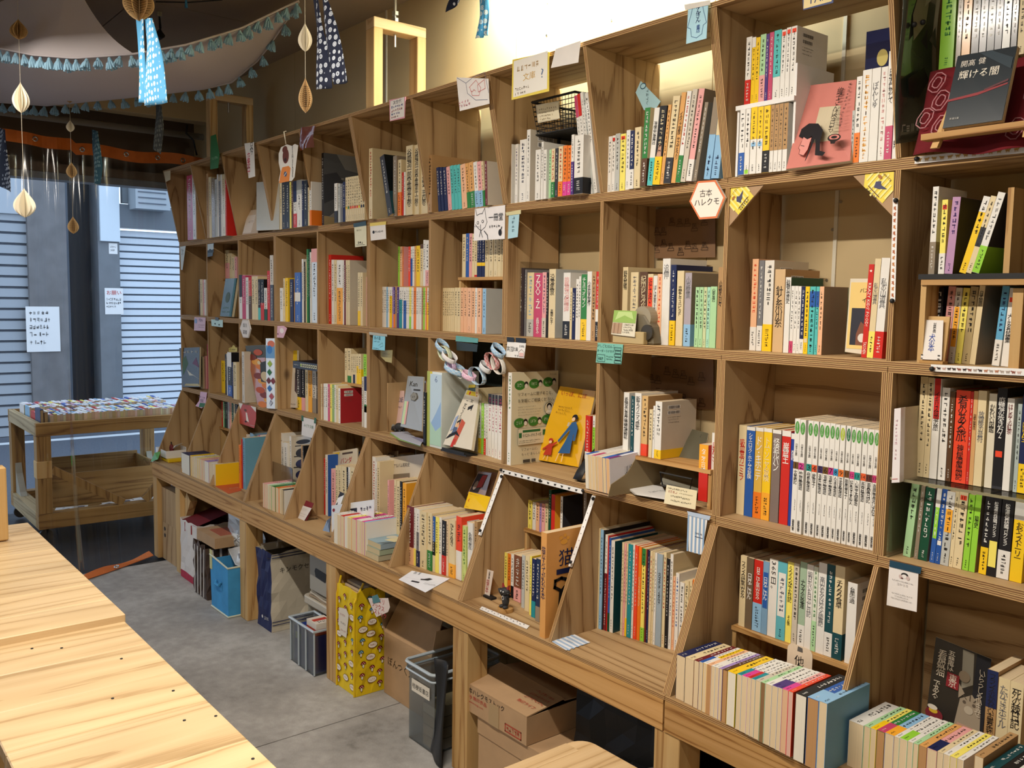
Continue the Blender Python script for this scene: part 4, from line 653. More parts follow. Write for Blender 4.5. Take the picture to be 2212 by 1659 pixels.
row_up('bottom bin with the green-lettered card', 'D2', [(270, 284, 'p'), (286, 302, 'c', dict(sp='p')), (304, 320, 'p', dict(sp='w')), (322, 342, 'P', dict(sp='e')), (344, 375, 'c', dict(sp='g')), (377, 406, 'c', dict(sp='o')), (408, 432, 'c', dict(sp='c')), (434, 446, 'c', dict(sp='k')), (448, 456, 'w', dict(sp='k', rf='w'))], ZD, (775, 845), (568, 632), .13)
row('bottom bin with the panda magazine', 'D3', 565, 560, [(136, 145, 170, 'r'), (147, 163, 145, 'w'), (165, 170, 145, 'b')], z=ZD, y=.02)
row('bottom bin with the panda magazine, front row', 'D3', 560, 560, [(190, 220, 250, 'p'), (222, 240, 225, 'c'), (242, 262, 225, 'c', dict(t=T_('', 'k'))), (264, 300, 230, 'c'), (302, 312, 235, 'k'), (314, 326, 235, 'w'), (328, 360, 235, 'c')], z=ZD, y=.0)
row_up('bottom bin with the grey bookend', 'D3', [(210, 232, 'w'), (234, 256, 'c', dict(sp='w')), (258, 284, 'c', dict(sp='r')), (286, 308, 'w', dict(sp='w')), (310, 336, 'c', dict(sp='Y')), (338, 372, 'c', dict(sp='X')), (374, 390, 'v', dict(sp='w')), (393, 412, 'L', dict(sp='w')), (414, 432, 'a', dict(sp='X')), (434, 446, 'G', dict(sp='s', rf='w'))], ZD, (792, 890), (575, 640), .15)
row('bottom bin with the glasses album', 'D3', 560, 560, [(490, 514, 160, 'w', dict(d=.19, t=T_('', 'r'))), (516, 524, 196, 'w'), (526, 544, 196, 'c', dict(d=.2))], z=ZD, y=.0)
row('bottom bin with the glasses album, front row', 'D3', 560, 560, [(602, 612, 330, 'p', dict(d=.1)), (650, 664, 328, 'c'), (668, 690, 335, 'c'), (692, 708, 340, 'k'), (712, 738, 352, 'O', dict(d=.1, t=T_('', 'k')))], z=ZD, y=-.03)
row('bottom bin with the yellow card', 'D4', 667, 830, [(98, 140, 250, 'm', dict(hc=1, o=(.3, 'P'), vis=1.5)), (146, 162, 262, 'w', dict(o=(.3, 'Y'), t=T_('', 'k'))), (164, 188, 270, 'w', dict(o=(.28, 'n'), ba=(.28, .6, 'G'))), (192, 238, 290, 'c', dict(t=T_('', 'k', .4), hc=1)), (241, 279, 300, 'c', dict(o=(.35, 'g'), t=T_('', 'k', .45))), (281, 302, 325, 'b', dict(o=(.3, 'c'), ba=(.3, .55, 'k'))), (304, 328, 330, 'Y', dict(t=T_('', 'k', .3))), (331, 350, 332, 'w', dict(t=T_('', 'k', .3))), (352, 380, 355, 'k', dict(o=(.36, 'r'))), (383, 401, 352, 'P', dict(ov='e0c6a4', t=T_('', 'B', .4))), (404, 448, 350, 'c', dict(o=(.24, 'O'), t=T_('ひとりゆき', 'k', .55, .93))), (457, 495, 326, 'R', dict(d=.15, o=(.46, 'w'), bar=1, rf='R', side=(('We Work', .6, .88),), vis=1.5)), (500, 530, 395, 'l', dict(ov='c3d27c', t=T_('', 'g', .3))), (542, 578, 372, 'w', dict(t=T_('象想嵐', 'G', .5, .9))), (590, 612, 362, 't', dict(t=T_('', 'B', .6)))], z=ZD)
row('bottom bin with the cat figure, upper', 'D5', 412, 330, [(371, 391, 160, 'Y', dict(t=T_('', 'k'))), (396, 414, 172, 'w', dict(t=T_('', 'k'))), (416, 434, 175, 'P'), (436, 446, 178, 'v'), (448, 466, 180, 'p'), (468, 484, 180, 'c'), (487, 500, 100, 'd'), (502, 522, 128, 'r', dict(side=(('', .1, .2),), t=T_('', 'w'), d=.1, rf='O')), (554, 566, 138, 'w', dict(d=.09, rf='D')), (684, 700, 118, 'u')], y=.085, riser=('riser stand at the back of the black cat figure bin', 7*W_+.03, 8*W_-.03, ZD))
row('bottom bin with the cat figure', 'D5', 600, 870, [(139, 156, 420, 'r'), (159, 174, 425, 'w'), (176, 198, 430, 'w', dict(o=(.4, 'k'))), (200, 215, 440, 'r', dict(t=T_('', 'w'))), (217, 232, 445, 'r', dict(t=T_('', 'w'))), (235, 251, 460, 'Y', dict(t=T_('', 'k'))), (254, 270, 466, 'o', dict(t=T_('', 'k'))), (272, 287, 470, 'w', dict(o=(.28, 'k'))), (289, 328, 476, 'B', dict(k='magazine', ov='7a4a34', o=(.3, 'p'), t=T_('', 'w'))), (333, 349, 474, 'L', dict(g=1)), (352, 376, 478, 'c', dict(t=T_('', 'k', .4))), (378, 388, 480, 'Y', dict(rf='y')), (390, 410, 495, 'n', dict(o=(.28, 'q'), t=T_('', 'w', .35))), (413, 436, 495, 'n', dict(ov='1f2f4f', o=(.24, 'u'), t=T_('', 'c', .35)))], z=ZD)
row('bottom bin with the cat figure, front', 'D5', 945, 945, [(437, 468, 345, 'h', dict(k='magazine', ov='d59a55', d=.2, catbook=1, t=T_('猫のすべてがわかる本', 'n', .35, .88), vis=5))], z=ZD)
row('bottom bin with the cat figure, far right', 'D5', 700, 700, [(572, 604, 535, 'l', dict(d=.08))], z=ZD, y=-.04)
row('bottom bin of craft magazines', 'D6', 750, 915, [(72, 86, 165, 'c'), (88, 104, 175, 's'), (106, 114, 178, 'k', dict(d=.21)), (117, 130, 205, 'w', dict(o=(.6, 'm'))), (132, 138, 210, 'r'), (140, 150, 222, 'b', dict(o=(.2, 'd'))), (152, 172, 240, 'w', dict(d=.19, rf='T', vis=2)), (215, 226, 250, 'c'), (228, 239, 255, 'p'), (241, 250, 258, 'c', dict(o=(.2, 'y'))), (252, 274, 260, 'q'), (276, 288, 262, 'w', dict(t=T_('', 'k'))), (290, 308, 268, 'R'), (310, 328, 275, 'o', dict(t=T_('ビーズアクセサリーブック', 'c', .3, .75))), (331, 352, 285, 'Y', dict(tb=(.18, 'g'), o=(.15, 'l'), t=T_('', 'k'))), (354, 364, 290, 'm'), (366, 376, 295, 'n'), (378, 392, 300, 'c', dict(t=T_('', 'r', .4))), (394, 404, 305, 'c'), (406, 418, 310, 'w'), (421, 451, 318, 's', dict(ov='98a8b4', t=T_('クロスステッチ・ノスタルジア', 'k', .45, .8))), (454, 472, 308, 'c', dict(t=T_('', 'r', .4))), (474, 492, 345, 'k'), (495, 512, 318, 'w', dict(d=.2, rf='c')), (516, 528, 450, 'P', dict(t=T_('', 'r'))), (530, 550, 430, 'w', dict(t=T_('', 'b'), d=.1)), (556, 580, 485, 'w', dict(t=T_('', 'k'))), (583, 606, 475, 'c', dict(t=T_('', 'k'))), (608, 626, 470, 'c'), (628, 645, 468, 'o')], z=ZD, kind='magazine')
ZR9 = row('bin with the white name tag, upper shelf', 'D7', 605, 880, [(110, 151, 130, 'c', dict(t=T_('フランス日記高山なおみ', 'k', .4, .92))), (155, 198, 145, 'B', dict(ov='6d5c48', t=T_('日々ごはん', 'w', .4, .8))), (203, 262, 160, 'r', dict(o=(.4, 's'), t=T_('日々ごはん高山なおみ', 'w', .45, .9))), (264, 303, 168, 's', dict(ov='7aa0c0', ba=(.36, .85, 'b'), t=T_('日々ごはん', 'w', .45, .8))), (306, 362, 152, 'w', dict(side=(('365日。', .62, .97),), t=T_('', 'k', .05, .3))), (363, 425, 172, 'Q', dict(ov='5fb0bc', ba=(.3, .86, 'w'), t=T_('', 'n', .35, .8))), (428, 468, 172, 'Y', dict(t=T_('うつうつひでお日記', 'k', .5, .95), t2=T_('その後', 'k', .1, .45))), (470, 505, 182, 'a', dict(t=T_('', 'k', .3))), (512, 556, 172, 'e', dict(ov='9db59a', o=(.26, 'w'), t=T_('ナマズの幸運', 'k', .45, .8))), (558, 601, 190, 'w', dict(t=T_('明日もいち日ぶじ日記', 'G', .35, .95))), (604, 633, 205, 'e', dict(ov='d3dbc8', o=(.36, 'e'), t=T_('', 'g', .4))), (637, 690, 178, 'w', dict(t=T_('高山なおみのはなべろ読書記', 'G', .3, .85))), (693, 745, 190, 'T', dict(o=(.26, 'w'))), (748, 812, 200, 'c', dict(o=(.28, 'T'), t=T_('チクタク食卓', 'k', .55, .85))), (836, 900, 315, 'w', dict(d=.12, t=T_('台風一過', 'k', .75, .95), o=(.0, 'w'), bar=1, vis=1.5))], y=.06, riser=('pine riser shelf holding the diary books in the bottom bin', 9*W_+.03, 10*W_-.02, ZD, .045))[0]
sp9 = ['n', 'c', 'm', 'w', 'y', 'P', 'w', 'w', 'v', 'B', 'y', 'w', 'w', 'w', 'w', 'a', 'e', 'w', 'w', 'w', 'p', 'R', 'k', 'b', 's']
ed9 = [(60, 118), (120, 176), (178, 212), (214, 236), (239, 264), (266, 294), (296, 320), (322, 346), (348, 370), (373, 404), (406, 461), (470, 500), (502, 538), (540, 564), (566, 592), (594, 628), (630, 660), (662, 704), (706, 744), (746, 774), (776, 814), (816, 848), (866, 938), (946, 1020), (1024, 1078)]
pg9 = ['c', 'c', 'c', 'c', 'c', 't', 'c', 'c', 'c', 't', 'w', 'c', 'c', 'c', 'c', 'c', 'B', 'c', 'c', 'c', 'P', 'p', 'w', 't', 'c']
sb9 = {3: 'b', 4: 'w', 11: 'q', 12: 'X', 13: 'r', 14: 'q', 18: 'V', 19: 'V', 20: 'X', 23: 's'}
row_up('front row under the white name tag', 'D8', [(a, b_, sp9[i], dict(pg=pg9[i], sp=sp9[i], spb=sb9.get(i), **(dict(rf='s', ov='6f9fc0') if i == 24 else {}), **(dict(len=.17) if i in (22, 23, 24) else {}))) for i, (a, b_) in enumerate(ed9)], ZD, (470, 1000), (168, 505), .15)
sp10 = ['w', 'e', 'Y', 'g', 's', 'w', 'w', 'w', 'e', 'h', 'p', 'c', 'w', 'Y', 'w', 't', 'T', 'k', 'w']
ed10 = [(172, 278), (282, 328), (330, 372), (376, 432), (436, 500), (504, 540), (543, 598), (602, 640), (643, 680), (684, 740), (744, 815), (818, 860), (863, 908), (910, 960), (964, 1010), (1085, 1150), (1155, 1235), (1240, 1330), (1335, 1450)]
sb10 = {3: 'z', 4: 'O', 6: 'l', 10: 'n', 2: 'y'}
row_up('nearest bin, front row', 'D9', [(a, b_, sp10[i], dict(pg='c' if i not in (3, 9) else 't', spb=sb10.get(i), sp=sp10[i], **(dict(vt=1560) if i == 15 else {}))) for i, (a, b_) in enumerate(ed10)], ZD, (1640, 2450), (1300, 1760), .15)
row('nearest bin, back row', 'D9', 1440, 1600, [(1190, 1270, 930, 't', dict(d=.13, tb=(.5, 'n'), t=T_('フランスのかわいい古書を探して', 'k', .05, .95))), (1275, 1360, 990, 'c', dict(t=T_('たかさきホテル', 'G', .3, .9))), (1362, 1460, 1020, 'c', dict(t=T_('死の棘日記', 'k', .3, .95)))], y=.03)
# ------------------------------------------------------------------- building the collected books
NAMES = dict(book='paperback', comic='comic_book', magazine='magazine')
ORD = ['', 'first', 'second', 'third', 'fourth', 'fifth', 'sixth', 'seventh', 'eighth', 'ninth', 'tenth', '11th', '12th', '13th', '14th', '15th', '16th', '17th', '18th', '19th', '20th', '21st', '22nd', '23rd', '24th', '25th', '26th', '27th', '28th', '29th', '30th']
def bcol(b): return b.op.get('ov') or PAL[b.c][0]
def build_book(b):
    op = b.op; t, d, h = b.t, b.d, b.h; col = bcol(b); rnd = random.Random(int(b.loc.x*1e5))
    adj = []
    kind = {'book': 'book', 'comic': 'comic', 'magazine': 'magazine'}[b.kind]
    name = 'hardcover' if op.get('hc') else NAMES[b.kind]
    desc = PAL[b.c][1]; th = 'thick ' if t > .028 else 'slim ' if t < .009 else ''
    noun = {'paperback': 'paperback', 'hardcover': 'hardcover book', 'comic_book': 'comic volume', 'magazine': 'magazine'}[name]
    if b.mode == 'spine_up': desc = PAL[op.get('sp', b.c)][1]
    w2 = ''
    if op.get('o') and op['o'][0] > .1: w2 = ' with %s band' % PAL[op['o'][1]][1]
    elif op.get('tb'): w2 = ' with %s top' % PAL[op['tb'][1]][1]
    elif op.get('series'): w2 = ' numbered %s' % op['series'][1]
    lab = '%s%s %s%s, %s from left, %s' % (th, desc, noun, w2, ORD[b.i], b.cell)
    if len(lab.replace(',', ' ').split()) > 16: lab = '%s %s%s, %s from left, %s' % (desc, noun, '', ORD[b.i], b.cell)
    c0 = .0006 if not op.get('hc') else .002; ov = 0 if not op.get('hc') else .003
    pin = .0006 if not op.get('hc') else 0
    q = MB(); cg = M['gloss'] if op.get('g') else M['cover']
    hz = 0.0
    q.box((0, 0, 0), (t, c0, h)); q.box((0, c0, 0), (c0, d, h)); q.box((t-c0, c0, 0), (t, d, h))
    o = q.build(name, cg, None, color=col if b.mode == 'up' else PAL[op.get('sp', b.c)][0])
    if b.mode == 'up':
        ln = math.radians(b.ln)
        if ln > 0:                       # leaning right: pivot on the right foot
            R_ = Matrix.Translation(b.loc+Vector((t, 0, 0))) @ Matrix.Rotation(ln, 4, 'Y') @ Matrix.Translation((-t, 0, 0))
        else: R_ = Matrix.Translation(b.loc) @ Matrix.Rotation(ln, 4, 'Y')
    else: R_ = Matrix.Translation(b.loc) @ Matrix.Rotation(-math.pi/2, 4, 'X')
    o.matrix_world = R_
    tag(o, lab, kind, group={'book': 'books on the plywood shelves', 'comic': 'comic volumes on the shelves', 'magazine': 'magazines on the shelves'}[kind])
    # page block
    q = MB(); e = .0015 if op.get('hc') else .0004
    q.box((c0, c0, e), (t-c0, d-e, h-e)); q.build('page_block', M['pages'], o, color={'w': 'e3dccb', 't': 'b98d5f', 'B': '8c6a48', 'P': 'dcb490', 'p': 'd9b0a0', 'v': 'c79ac8', 'O': 'd8a848', 'L': 'c9c2b0', 'a': 'c8b494', 'G': 'aaa08e'}.get(op.get('pg', b.c if b.mode == 'spine_up' else 'c'), 'dcc6a2'))
    g = .00035
    def wrap(z0, z1, c, nm, side=True):
        q = MB(); y1 = d*.98 if side else d*.02
        q.box((-g, -g, z0), (t+g, 0, z1)); q.box((t, 0, z0), (t+g, y1, z1)); q.box((-g, 0, z0), (0, y1, z1)); q.build(nm, cg, o, color=c)
    if op.get('o') and op['o'][0] > .02: wrap(.0005, h*op['o'][0], PAL[op['o'][1]][0], 'paper_band')
    if b.mode == 'spine_up' and op.get('spb'): wrap(.0005, h*.36, PAL[op['spb']][0], 'paper_band')
    rf = op.get('rfc') or (PAL[op['rf']][0] if op.get('rf') else None)
    if b.mode == 'spine_up' and op.get('ov'): rf = op['ov']
    if rf:
        q = MB(); q.box((t, .0006, .0004), (t+.0002, d, h-.0004)); q.build('back_cover', cg, o, color=rf)
    # printing on the spine, in metres on the spine plane
    q = MB(); O = Vector((0, -g*1.2, 0)); U, V, Wn = EX, EZ, -EY
    def R2(x0, x1, y0, y1, c, l=.0001): put_poly(q, rect(x0*t, y0*h, x1*t, y1*h), c, O, U, V, Wn, l)
    if op.get('tb') and op['tb'][1] != b.c: R2(0, 1, 1-op['tb'][0], 1, PAL[op['tb'][1]][0])
    if op.get('ba'): R2(.1 if op['ba'][1]-op['ba'][0] > .3 else 0, .9 if op['ba'][1]-op['ba'][0] > .3 else 1, op['ba'][0], op['ba'][1], PAL[op['ba'][2]][0])
    if op.get('sq'): f = op['sq'][0]; k = min(.06, t*1.1/h); R2(.14, .86, f-k/2, f+k/2, PAL[op['sq'][1]][0])
    tcol = {'k': '1d1a1a', 'w': 'f0eee8', 'c': 'e8d8b0'}
    def tc(c): return tcol.get(c) or PAL[c][0]
    auto = 'k' if b.c not in DARK else 'w'
    obf = max(op.get('o', (0,))[0], .06)
    px_t = b.area/max(1, h*1000)*1.0
    if op.get('series'):
        ti, nu, ncol = op['series']
        put_poly(q, [(x*t, y*h) for x, y in ellipse(.5, .925, .42, .055, 14)], '4f9440' if nu not in ('9', '11') else ('a8b83a' if nu == '9' else '1f6a3c'), O, U, V, Wn, .0001)
        put_text(q, 'コミグラフィック', 'f2f2ea', .3*t, .7*t, .885*h, .965*h, O, U, V, Wn, True, .0002)
        put_text(q, '日本の古典', '55504a', .28*t, .72*t, .66*h, .80*h, O, U, V, Wn, True, .0002)
        R2(0, 1, .565, .625, ncol); put_text(q, nu, '1d1a1a', .15*t, .85*t, .572*h, .618*h, O, U, V, Wn, False, .0002)
        put_text(q, ti, '1d1a1a', .16*t, .84*t, .555*h-.042*h*min(len(ti), 6.4), .555*h, O, U, V, Wn, True, .0002, keep=False)
        put_marks(q, '3a3634', .55*t, .75*t, .2*h, .3*h, O, U, V, Wn, True, 8, rnd); put_text(q, '暁教育図書', '1d1a1a', .25*t, .7*t, .02*h, .12*h, O, U, V, Wn, True, .0002)
    elif op.get('side'):
        for s, y0, y1 in op['side']:
            if s: put_text(q, s, 'f2ece0' if b.c == 'r' else '1d1a1a', .22*t, .8*t, y0*h, y1*h, O, U, V, Wn, False, .0002, keep=False, rot=1)
        if b.c == 'r' and op['side'][0][0].startswith('K'):
            st = [(math.cos(math.pi/2+k*math.pi/5)*(.3 if k % 2 == 0 else .12)*t+.5*t, math.sin(math.pi/2+k*math.pi/5)*(.3 if k % 2 == 0 else .12)*t+.93*h) for k in range(10)]
            for k in range(0, 10, 2): put_poly(q, [(.5*t, .93*h), st[k-1], st[k], st[(k+1) % 10]], 'f4efe0', O, U, V, Wn, .0002)
    else:
        T = op.get('t')
        if T and T[1]:
            put_text(q, T[1], tc(T[2]), .5*t-T[5]*t/2, .5*t+T[5]*t/2, T[3]*h, T[4]*h, O, U, V, Wn, True, .0002)
        elif t > .0055 or b.mode == 'spine_up':
            c = tc(T[2]) if T else tc(auto); y0 = max(T[3] if T else .35, obf+.04); y1 = T[4] if T else .93
            if op.get('tb') and not T: y1 = 1-op['tb'][0]-.02 if op['tb'][0] < .4 else .95
            if y1-y0 > .1: put_marks(q, c, (.3 if T else .34)*t, (.74 if T else .66)*t, y0*h, y1*h, O, U, V, Wn, True, max(3, int((y1-y0)*h/.011)), rnd, .0002, .8)
            if obf < .2: put_marks(q, c, .38*t, .62*t, .03*h, .14*h, O, U, V, Wn, True, 4, rnd, .0002)
        if op.get('t2'): T = op['t2']; put_text(q, T[1], tc(T[2]), .5*t-.25*t, .5*t+.25*t, T[3]*h, T[4]*h, O, U, V, Wn, True, .0002)
        if op.get('o') and op['o'][0] > .2 and t > .008:
            put_marks(q, tc('k' if op['o'][1] not in DARK else 'w'), .3*t, .7*t, .05*h, (op['o'][0]-.05)*h, Vector((0, -g*1.9, 0)), U, V, Wn, True, max(3, int(op['o'][0]*h/.009)), rnd, .0002)
    if op.get('bar'):                    # back-cover barcodes on the right face
        O2 = Vector((t+g*1.3, 0, 0)); U2, V2, W2 = EY, EZ, EX
        for z0 in (.86, .77):
            put_poly(q, rect(.16*d, z0*h, .52*d, (z0+.065)*h), 'efece6', O2, U2, V2, W2, .0002)
            x = .18*d
            while x < .5*d:
                wv = rnd.choice((.0008, .0014, .0022)); put_poly(q, rect(x, (z0+.008)*h, x+wv, (z0+.058)*h), '262426', O2, U2, V2, W2, .0004); x += wv+rnd.choice((.0008, .0013))
        for k, z0 in enumerate((.71, .67, .62)): put_marks(q, '5a544e', .18*d, (.55, .48, .5)[k]*d, z0*h, (z0+.018)*h, O2, U2, V2, W2, False, 9, rnd, .0003)
    if op.get('ra'): art(q, op['ra'], Vector((t+g*1.3, .0006, 0)), EY, EZ, EX, d-.0006, h, .0003, .00015)
    if op.get('cov'): put_text(q, op['cov'], '1d1a1a', .36*d, .62*d, .44*h, .9*h, Vector((t+g*1.3, 0, 0)), EY, EZ, EX, True, .0003)
    if op.get('catbook'):
        O2 = Vector((t+g*1.3, 0, 0))
        art(q, [('e', 'e0a03e', .28, .93, .035, .02), ('e', 'e0a03e', .36, .95, .03, .018), ('e', 'e0a03e', .42, .92, .03, .018), ('e', 'e0a03e', .34, .89, .07, .025), ('t', '16204a', '猫', .22, .66, .58, .82), ('t', '16204a', 'のす', .6, .75, .95, .82), ('t', '16204a', 'わか', .6, .66, .95, .74),
                ('r', '16204a', .2, .585, .95, .635), ('p', '191615', [(.30, .08), (.62, .08), (.66, .25), (.60, .42), (.52, .47), (.36, .47), (.26, .42), (.24, .25)]), ('l', '191615', .05, [(.28, .43), (.17, .47), (.18, .53), (.30, .545), (.42, .52)]), ('e', '191615', .52, .46, .14, .05)], O2, EY, EZ, EX, d, h, .0003, .0001)
    if op.get('cal'): art(q, [('r', 'a8b25a', 0, 0, .2, 1), ('r', 'd8c84a', .2, .92, .35, 1), ('r', 'b9cfe0', .22, .03, .98, .97), ('p', '8fb0d8', [(.25, .3), (.6, .45), (.95, .62), (.95, .25), (.25, .12)]), ('p', 'a9cbb8', [(.22, .03), (.98, .03), (.98, .3), (.6, .22), (.22, .34)]), ('t', '6b7ca0', '6', .5, .86, .75, .95)], O, U, V, Wn, t, h, .0001, .0001)
    if op.get('bw'): put_poly(q, [(.15*t, .36*h), (.85*t, .36*h), (.75*t, .5*h), (.4*t, .52*h)], 'c79a80', O, U, V, Wn, .0002)
    if q.v: tag(q.build('spine_print', M['ink'], o), kind='stuff')
    if op.get('film'):
        q = MB(); q.box((-.004, -.006, 0), (t+.004, d, h+.02)); q.build('clear_wrapper', M['clear'], o)
    return o
MAXB = 300
plainb = sorted([b for b in BOOKS if b.kind == 'book'], key=lambda b: -b.area); small = plainb[MAXB:]
solo = plainb[:MAXB]+[b for b in BOOKS if b.kind != 'book']
for b in solo: build_book(b)
sm = MB(); rnd = random.Random(3)
def stuff_book(b):
    t, d, h = b.t, b.d, b.h; c = lin(bcol(b)); pg = lin('d8c29c'); op = b.op
    if b.mode == 'up': R_ = Matrix.Translation(b.loc) @ Matrix.Rotation(math.radians(b.ln), 4, 'Y') if b.ln <= 0 else Matrix.Translation(b.loc+Vector((t, 0, 0))) @ Matrix.Rotation(math.radians(b.ln), 4, 'Y') @ Matrix.Translation((-t, 0, 0))
    else: R_ = Matrix.Translation(b.loc) @ Matrix.Rotation(-math.pi/2, 4, 'X'); c = lin(PAL[op.get('sp', b.c)][0])
    q = MB(); e = .0006
    def bx(a, z, cc): q.box(a, z, cc)
    bx((0, 0, 0), (t, e, h), c); bx((0, e, 0), (e, d, h), c); bx((t-e, e, 0), (t, d, h), lin(PAL[op['rf']][0]) if op.get('rf') else c); bx((e, e, e), (t-e, d-e, h-e), pg)
    if op.get('o'): bx((-.0003, -.0003, .0004), (t+.0003, d*.9, h*op['o'][0]), lin(PAL[op['o'][1]][0]))
    if op.get('tb'): bx((-.0003, -.0003, h*(1-op['tb'][0])), (t+.0003, .004, h-.0003), lin(PAL[op['tb'][1]][0]))
    if op.get('ba'): bx((-.0003, -.0003, h*op['ba'][0]), (t+.0003, .004, h*op['ba'][1]), lin(PAL[op['ba'][2]][0]))
    put_marks(q, 'ece8df' if b.c in DARK else '2a2626', .3*t, .7*t, .35*h, .92*h, Vector((0, -.0006, 0)), EX, EZ, -EY, True, max(3, int(h/.016)), rnd)
    n = len(sm.v); sm.v += [tuple(R_ @ Vector(p)) for p in q.v]; sm.f += [tuple(n+i for i in f) for f in q.f]; sm.c += q.c; sm.m += q.m
for b in small: stuff_book(b)
# ================================================================ SIGNS, CARDS AND SMALL THINGS ON THE SHELF
def card(pts, y, col, label, items=(), name='sign_card', cat='sign', t=.0012, tapes=(), mat='cover', curl=0):
    """a card hanging in the plane y (pixels of its outline), printed in its own upright frame"""
    P = [at(px, py, 'y', y) for px, py in pts]; th = thing(name, label, cat)
    q = MB(); q.prism([p+Vector((0, t, 0)) for p in P][::1], (0, -t, 0)); o = q.build('sheet', M[mat], th, color=col)
    x0, x1 = min(p.x for p in P), max(p.x for p in P); z0, z1 = min(p.z for p in P), max(p.z for p in P)
    if items:
        q = MB(); art(q, items, Vector((x0, y, z0)), EX, EZ, -EY, x1-x0, z1-z0, .0004, .00018); tag(q.build('print', M['ink'], th), kind='stuff')
    for tp, tcx in tapes:
        T = [at(px, py, 'y', y-.0014) for px, py in tp]; q = MB(); q.prism([p+Vector((0, .0006, 0)) for p in T], (0, -.0006, 0)); q.build('masking_tape', M['cover'], th, color=tcx)
    return th
def lying(pts, z, col, label, items=(), name='flyer', cat='flyer', t=.0006, frame=None, curl=0):
    """a sheet lying on the plane z"""
    P = [at(px, py, 'z', z) for px, py in pts]; th = thing(name, label, cat); q = MB(); q.prism(P, (0, 0, t)); q.build('sheet', M['cover'], th, color=col)
    if items:
        O, U, V, Wn, w, h = frame3(P[0], P[1], P[3]); q = MB()
        if Wn.z < 0: Wn = -Wn
        art(q, items, O+Vector((0, 0, t)), U, V, Wn, w, h, .0003, .00015); tag(q.build('print', M['ink'], th), kind='stuff')
    return th
FT = YTOP-.004
card([(354, 371), (368, 368), (368, 388), (358, 393)], FT, 'cbbd98', 'small cream tag at the street-end corner of the top row')
card([(455, 294), (466, 290), (474, 334), (471, 363), (454, 366)], FT-.01, '2c7a3c', 'green hanging tag over the plastic-wrapped books', [('m', 'b9d8b4', .2, .28, .85, .36, False, 6)])
card([(528, 310), (548, 307), (551, 381), (537, 385)], FT-.008, 'e6e2da', 'white curling sign with red and black writing on the top row', [('t', '1d1a1a', '只今', .55, .62, .85, .97, 1), ('t', 'c2304a', '店番中', .25, .08, .55, .72, 1)])
card([(620, 312), (630, 315), (637, 311), (644, 314), (636, 383), (630, 391), (602, 391), (606, 370), (602, 352), (602, 332), (607, 318)], FT-.008, 'e9e4da', 'white bear-drawing tag hung by a loop on the top row',
     [('p', 'e58a3c', [(.02, .01), (.55, .01), (.62, .35), (.52, .42), (.2, .42), (.12, .3)]), ('e', '6b3426', .38, .7, .16, .2), ('e', '6b3426', .34, .88, .13, .09), ('e', '3b1d16', .36, .6, .07, .05), ('e', '4a5a78', .36, .22, .08, .07), ('l', 'e9e4da', .02, [(.3, .18), (.42, .26)]), ('t', '1d1a1a', 'FISHofLOVE', .66, .1, .8, .93, 1)])
q = MB(); a = at(618, 312, 'y', FT-.008); b2 = at(615, 285, 'y', FT-.002); q.tube([a, b2+Vector((0, -.004, 0)), b2+Vector((.004, .006, .004))], .0025, 6)
bear = [o for o in bpy.data.objects if o.get('label', '').startswith('white bear')][0]; q.build('hanging_loop', M['cloth'], bear, color='d8cdb8')
# crumpled amber packet
th = thing('film_packet', 'crumpled amber film packet hung beside the bear tag', 'packet'); q = MB()
A0 = at(647, 283, 'y', FT-.01); A1 = at(682, 271, 'y', FT-.01); B0 = at(648, 327, 'y', FT+.01); B1 = at(676, 318, 'y', FT+.01)
q.grid(lambda u, v: (A0*(1-u)+A1*u)*(1-v)+(B0*(1-u)+B1*u)*v+Vector((0, -.022*math.sin(math.pi*u)*(1-.4*v)+.006*math.sin(9*u+5*v), 0)), 10, 6)
q.build('film', plain('amber_film', '6e3418', .18, 0, .6, coat=.5), th, smooth=True)
card([(841, 216), (876, 209), (874, 255), (842, 262)], FT-.004, 'e3a0b0', 'pink-framed white notice on the top row', [('r', 'eeeae4', .07, .07, .93, .93), ('t', '33304a', '次世代', .2, .72, .8, .9), ('m', '3d4a9a', .14, .56, .86, .68, False, 6), ('m', 'a0304a', .14, .4, .86, .52, False, 6), ('m', '3d4a9a', .14, .25, .7, .36, False, 4), ('m', 'a0304a', .14, .12, .6, .22, False, 4)])
card([(986, 167), (1055, 170), (1057, 224), (993, 240)], FT-.004, 'f0ecea', 'white sheet with a red and blue line drawing', [('l', '3d4a78', .012, [(.02, .98), (.3, .75), (.5, .85), (.85, .9), (.98, .3)]), ('l', '3d4a78', .012, [(.3, .75), (.35, .45), (.6, .2), (.95, .12)]), ('l', 'd05a5a', .012, [(.4, .6), (.6, .75), (.75, .5), (.7, .3), (.5, .35), (.42, .6)]), ('l', 'd05a5a', .012, [(.65, .6), (.85, .7), (.88, .45), (.68, .4), (.65, .6)]), ('m', 'd88a9a', .08, .2, .4, .28, False, 4), ('m', 'd88a9a', .1, .1, .45, .18, False, 5), ('l', 'd05a5a', .012, [(.45, .5), (.5, .45), (.55, .5), (.6, .45)])])
card([(1107, 129), (1186, 112), (1186, 197), (1105, 216)], FT-.004, 'ecd65a', 'yellow-edged white notice under the bright wall', [('r', 'f2efe6', .05, .07, .95, .95), ('t', 'c9a040', '文庫', .3, .4, .65, .58), ('m', 'c9a878', .15, .66, .75, .8, False, 6), ('m', '8a7a68', .1, .2, .5, .28, False, 7), ('t', '4a6a9a', '?', .75, .36, .9, .58), ('m', '8a7a68', .1, .1, .4, .16, False, 5)])
card([(1200, 106), (1254, 88), (1249, 135), (1190, 147)], FT-.004, 'ece8e4', 'blank white sheet curling over the top shelf edge')
